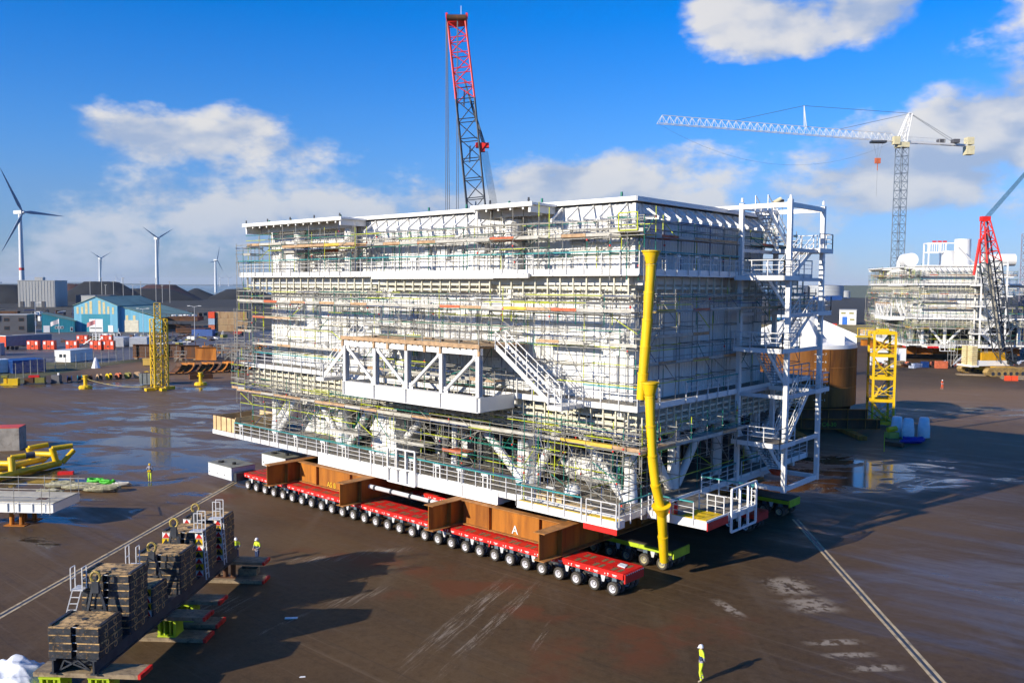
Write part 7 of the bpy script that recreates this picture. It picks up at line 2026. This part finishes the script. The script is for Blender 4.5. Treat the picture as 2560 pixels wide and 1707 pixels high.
for x in (129.6, 134.0):
    e = MB(); e.box(x-.9, x+.9, 265, 267, 62.6, 63.7); e.build('winch_house', GREYD, t_)
ap = Vector((118.6, 262.5, 70.7)); jp = jr+jd*.40+Vector((0, 0, 2.2)); kp = jr+jd*.40+Vector((-.5, 0, 8.2))
e = MB(); e.bar(jp+js*.5, kp, .18); e.bar(jp-js*.5, kp, .18); e.build('king_post', WHITE, t_)
for p, q in ((ap, kp), (kp, jr+jd*.70+Vector((0, 0, 2.3))), (ap, jr+jd*.25+Vector((0, 0, 2.3))), (ap, cs+cd_*.88+Vector((0, 0, .4))), (ap+Vector((0, .4, 0)), cs+cd_*.80+Vector((0, 0, .4)))):
    e = MB(); e.tube(p, q, .06, 5); e.build('pendant_rope', CABLE, t_)
e = MB(); pts = []
for i in range(25):
    f = i/24; p = jr.lerp(jt_, f); p.z -= 14.5*4*f*(1-f)*.62; pts.append(p)
e.path(pts, .022, 4); e.build('trolley_rope', CABLE, t_)
hp = Vector((108.4, 260.6, 0))
for s_ in (-.9, 0, .9):
    e = MB(); e.tube(hp+Vector((s_*1.6, 0, 62)), hp+Vector((s_*.3, 0, 57.2)), .035, 4); e.build('hoist_rope', CABLE, t_)
e = MB(); e.box(hp.x-.8, hp.x+.8, hp.y-.3, hp.y+.3, 55.6, 57.2); e.tube(hp+Vector((0, 0, 55.6)), hp+Vector((0, 0, 53.6)), .12, 6); e.build('hook_block', PLANKO, t_)
e = MB(); e.tube(hp+Vector((0, 0, 53.6)), hp+Vector((-.1, 0, 46)), .035, 4); e.build('hanging_sling', CABLE, t_)
e = MB(); e.box(hp.x-2.2, hp.x+2.2, hp.y-1, hp.y+1, 61.6, 62.2); e.build('trolley', DARK, t_)
# distant lattice mast at the right edge
lattice('lattice_mast', 'distant slim grey lattice mast at the right edge behind the far platform', 'mast', (148.5, 252, 0), 1.6, 34.5, M('violet_grey_steel', (.22, .20, .26), .6), 2.2, .12, .06, .3)
# small deck crane tip and spotlight on the stair tower
t_ = thing('mobile_crane_boom', 'grey telescopic boom with a cream and black tip showing above the stair tower', 'crane boom', (25.6, 91.0, 0))
e = MB(); e.tube((-4.6, 0, 1.5), (1.7, 0, 27.6), .34, 12, .20); e.build('boom_tube', M('grey_hose', (.20, .21, .21), .6), t_, True)
e = MB(); e.tube((1.65, 0, 27.5), (2.35, 0, 28.0), .30, 12, .22); e.build('boom_tip', M('cream_tip', (.66, .58, .36), .5), t_, True)
e = MB(); e.box(2.2, 2.6, -.2, .2, 27.2, 27.9); e.build('hook_sheave', BLACK, t_); e = MB(); e.tube((2.5, 0, 27.2), (2.5, 0, 25.0), .03, 5); e.build('hook_rope', CABLE, t_)
e = MB(); e.box(-7.5, -1.5, -1.3, 1.3, .5, 2.2); e.build('carrier', YELLOW, t_)

# ================================================================ far distance
def turbine(label, px, hub_y, D, hub_h, rad, a0, squash, tower_r, red=False, group='wind turbines', simple=False):
    x = (px-1280)/2166.86*D
    t_ = thing('wind_turbine', label, 'wind turbine', (x, D, 0), 0, group)
    hh = hub_h
    e = MB(); e.tube((0, 0, 0), (0, 0, hh), tower_r, 16, tower_r*.62); e.build('tower', TURB, t_, True)
    if red:
        e = MB(); e.tube((0, 0, hh*.33), (0, 0, hh*.36), tower_r*.90, 16); e.build('red_band', RED, t_, True)
    ya = math.acos(squash)      # rotor plane turned away from the camera
    ax = Vector((math.sin(ya), -math.cos(ya), 0)); sx = Vector((math.cos(ya), math.sin(ya), 0))
    hub = Vector((0, 0, hh+tower_r*.5))+ax*tower_r*1.6
    e = MB(); e.bar(hub-ax*rad*.24, hub, tower_r*1.5, tower_r*1.3); e.build('nacelle', TURB, t_)
    e = MB(); e.tube(hub-ax*.5, hub+ax*tower_r*.7, tower_r*.55, 12, tower_r*.3); e.build('hub', TURB, t_, True)
    for k in range(3):
        t = R(a0+120*k); d_ = sx*math.cos(t)+Vector((0, 0, math.sin(t))); pv = ax.cross(d_).normalized(); e = MB(); prev = None
        for f, c_ in ((0, .035), (.06, .036), (.18, .068), (.35, .056), (.6, .038), (.85, .022), (1.0, .006)):
            p = hub+d_*(rad*f); cc = c_*rad; tk = cc*.22
            ring = [p-pv*cc*.3-ax*tk, p+pv*cc*.7, p+pv*cc*.35+ax*tk, p-pv*cc*.3+ax*tk]
            i = len(e.v); e.v += [tuple(q) for q in ring]
            if prev is not None:
                for q in range(4): e.f.append((prev+q, prev+(q+1) % 4, i+(q+1) % 4, i+q))
            prev = i
        e.build('blade', TURBG, t_)
turbine('large wind turbine with a red tower band behind the grey building', 57, 533, 1100, 106, 59, 119, .40, 3.4, True)
turbine('wind turbine standing left of the middle one, smaller and farther', 252, 650, 2010, 75, 30, 30, .5, 3.3)
turbine('middle wind turbine above the dark red ore heap', 394, 600, 1400, 90, 33, 30, .5, 3.2)
turbine('wind turbine right of the ore heap, close to the platform', 540, 654, 2000, 72, 34, 72, .25, 3.2)
for k, px in enumerate((291, 306, 551, 572)):
    turbine(('tiny far turbine on the horizon, first from the left', 'tiny far turbine on the horizon, second from the left', 'tiny far turbine on the horizon, third from the left', 'tiny far turbine on the horizon, nearest to the platform')[k], px, 700, 7500, 68, 40, 90+k*17, .6, 4.0, group='tiny horizon turbines')
def heap(name, label, cx, cy, rx, ry, h, mat, seed, flat=.0):
    rr = random.Random(seed); e = MB(); n_, m_ = 40, 14; ph = [(rr.randint(2, 9), rr.uniform(0, 6.3), rr.uniform(.02, .06)) for _ in range(7)]
    for j in range(m_+1):
        f = j/m_
        for i in range(n_):
            t = 2*math.pi*i/n_; w_ = 1+sum(a*math.sin(k*t+p) for k, p, a in ph)*f
            z = h*max(0, min(1-flat, (1-f)))/(1-flat)*(1+rr.uniform(-.03, .03))
            e.v.append((rx*f*w_*math.cos(t), ry*f*w_*math.sin(t), z if j < m_ else -.2))
    for j in range(m_):
        for i in range(n_): e.f.append((j*n_+i, j*n_+(i+1) % n_, (j+1)*n_+(i+1) % n_, (j+1)*n_+i))
    o = e.build(name, mat, None, True, loc=(cx, cy, 0)); return tag(o, label, 'heap', 'bulk heaps')
heap('coal_heap', 'wide dark coal heap above the blue warehouse roof', -440, 930, 52, 40, 20.5, COAL, 1, .35)
heap('ore_heap', 'dark red ore heap behind the coal, left part', -492, 960, 46, 30, 18, ORE, 2, .5)
heap('coal_heap', 'low long coal heap joining the coal and ore heaps', -418, 1000, 60, 30, 13, COAL, 3, .4)
heap('ore_heap', 'dark red ore heap with a rounded top left of the platform', -416, 1030, 45, 36, 17.5, ORE, 4, .35)
heap('coal_heap', 'small pointed coal heap right of the ore heap', -404, 1110, 32, 28, 13, COAL, 5, .08)
heap('coal_heap', 'flat topped coal heap partly hidden by the platform scaffold', -345, 1110, 46, 28, 12.5, COAL, 6, .4)
heap('coal_heap', 'long dark heap at the left edge behind the grey building', -500, 820, 70, 30, 17, COAL, 8, .5)
def block_building(name, label, loc, rz, size, mat, ribs=0, group=None):
    lx, ly, lz = size; t_ = thing(name, label, 'building', loc, rz, group)
    e = MB(); e.box(0, lx, 0, ly, 0, lz); e.build('wall', mat, t_)
    e = MB(); e.box(-.2, lx+.2, -.2, ly+.2, lz, lz+.5); e.build('parapet', mat, t_)
    for i in range(ribs):
        e = MB(); x = (i+.5)*lx/ribs; e.box(x, x+.25, -.15, -.01, 0, lz); e.build('panel_rib', mat, t_)
    return t_
t_ = block_building('grey_silo_building', 'large plain pale grey building on the left skyline', (-389, 683, 0), R(10), (27, 30, 20.6), GREYC, 12)
e = MB(); e.box(11, 17, 4, 10, 21.1, 23.6); e.build('roof_plant', GREYC, t_)
for x in (1.5, 9, 17):
    e = MB(); e.box(x, x+2.4, -.4, -.05, 0, 4.5); e.build('door', GREYD, t_)
block_building('grey_hall', 'low grey hall at the left edge below the long dark heap', (-425, 640, 0), R(8), (28, 24, 9), GREYC, 6)
block_building('dark_hall', 'dark open hall right of the large pale grey building', (-352, 700, 0), R(8), (26, 20, 9), GREYD, 8)
for k, (x, y, w_, h) in enumerate(((-318, 640, 10, 9.5), (-300, 650, 3, 8), (-255, 520, 34, 2.4), (-330, 470, 60, 3.0))):
    block_building('yard_structure', ('small pale structure in front of the coal heap', 'slim pale structure right of the small pale one', 'low dark quay wall behind the blue warehouse', 'long brown quay wall left of the blue warehouse')[k], (x, y, 0), .05, (w_, 3, h), (GREYC, GREYC, GREYD, RUSTD)[k], 10 if k > 1 else 0)
for k, px in enumerate((273, 301, 310, 329, 352, 375, 394, 430, 445, 463)):
    x = (px-1280)/2166.86*900; e = MB(); e.tube((0, 0, 0), (0, 0, 21+4*math.sin(k*2.1)), .28, 5); e.box(-1.2, 1.2, -.2, .2, 20.6+4*math.sin(k*2.1), 21+4*math.sin(k*2.1)); o = e.build('floodlight_mast', GREYC, None, loc=(x, 860, 0)); tag(o, NTH[k]+' thin floodlight mast from the left among the coal and ore heaps', 'mast', 'floodlight masts among the heaps')
# tanks and shore on the right
for k, (px, D, r_, h) in enumerate(((1975, 1450, 27, 21.5), (2062, 1440, 27.5, 22), (2112, 1500, 7.5, 12))):
    x = (px-1280)/2166.86*D; t_ = thing('storage_tank', ('pale grey storage tank partly hidden by the stair tower', 'large pale grey storage tank right of the stair tower', 'small storage tank right of the large ones')[k], 'storage tank', (x, D, 0), 0, 'storage tanks')
    e = MB(); e.lathe([(r_, 0), (r_, h), (r_*.5, h+1.0), (0, h+1.6)], 40); e.build('shell', M('tank_grey', (.40, .42, .44), .6, var=.05, scale=.02), t_, True)
    for z in (h*.55, h*.8, h-.4):
        e = MB(); e.lathe([(r_+.05, z), (r_+.5, z+.2), (r_+.05, z+.4)], 40); e.build('ring', GREYC, t_, True)
    if k < 2:
        e = MB(); e.tube((r_*.97, -r_*.3, 0), (r_*.97, -r_*.3, h), .4, 5); e.build('ladder', GREYC, t_)
for k, (x, y, w_, h, m_, lb) in enumerate(((560, 1300, 30, 5, M('far_red', (.40, .02, .05), .6), 'low red hull beyond the yard at right'), (450, 1280, 36, 6, BLUE, 'low blue hull beyond the yard, left of the red one'), (600, 1600, 150, 22, M('far_green', (.10, .13, .13), .9), 'hazy wooded rise behind the storage tanks'))):
    t_ = block_building('far_structure', lb, (x, y, 0), 0, (w_, 20, h), m_); 
t_ = thing('white_building', 'small white building with a blue door beyond the yard', 'building', (166.5, 441, 0), R(-22))
e = MB(); e.box(0, 8, 0, 12, 0, 7.2); e.build('wall', WHITE, t_); e = MB(); e.box(-.2, 8.2, -.2, 12.2, 7.2, 7.6); e.build('roof', GREYC, t_)
e = MB(); e.box(1.4, 3.8, -.1, -.01, 0, 4.0); e.build('door', M('door_blue', (.02, .13, .50), .5), t_)
for x0, z0 in ((.8, 5.4), (4.6, 5.4), (5.0, 2.2)):
    e = MB(); e.box(x0, x0+2.2, -.1, -.01, z0, z0+.8); e.build('window', OLIVE, t_)
t_ = thing('white_workboat', 'white workboat with a blue side band beyond the yard', 'boat', (146, 452, 0), R(4))
e = MB(); e.slab([(-9, 0, 0), (10, 0, 0), (12.5, 0, 3.2), (-9.5, 0, 3.0)], (0, 5, 0)); e.build('hull', M('boat_blue', (.05, .20, .36), .5), t_)
e = MB(); e.slab([(-7, .6, 3.05), (5, .6, 3.2), (4, .6, 6.4), (-6.4, .6, 6.0)], (0, 3.8, 0)); e.build('wheelhouse', WHITE, t_); e = MB(); e.box(-5.5, 3.2, .5, .59, 4.6, 5.5); e.build('window_band', GLASS, t_)
for k, (x, y, z1, lb) in enumerate(((139, 380, 3, 'orange machine beyond the yard under the stair tower landing'), (128, 400, 4.6, 'blue sheeted machine beyond the yard under the stair tower landing'))):
    o = MB().prism([(-4, -1.5), (3, -1.5), (4, 1.5), (-3.5, 1.5)], 0, z1).build('yard_machine', (REDO, BLUE)[k], None, loc=(x, y, 0)); tag(o, lb, 'machine')

jumble('far_yard_jumble', 'scattered goods at the foot of the far platform', 90, 86, 124, 203, 214, (TARP, RUSTD, DARK, PLANKO), .8)
# ================================================================ air
hz = MB(); hz.box(-16500, 16500, -420, 24500, -2.4, 175)
mt = bpy.data.materials.new('haze_air'); mt.use_nodes = True
nt = mt.node_tree; nt.nodes.clear()
pv = nt.nodes.new('ShaderNodeVolumePrincipled'); om = nt.nodes.new('ShaderNodeOutputMaterial')
pv.inputs['Color'].default_value = (0.72, 0.84, 1.0, 1); pv.inputs['Density'].default_value = 0.00004; pv.inputs['Anisotropy'].default_value = 0.0
nt.links.new(pv.outputs[0], om.inputs['Volume'])
HAZE_ON = True
if HAZE_ON:
    o = hz.build('haze', mt); o['kind'] = 'stuff'
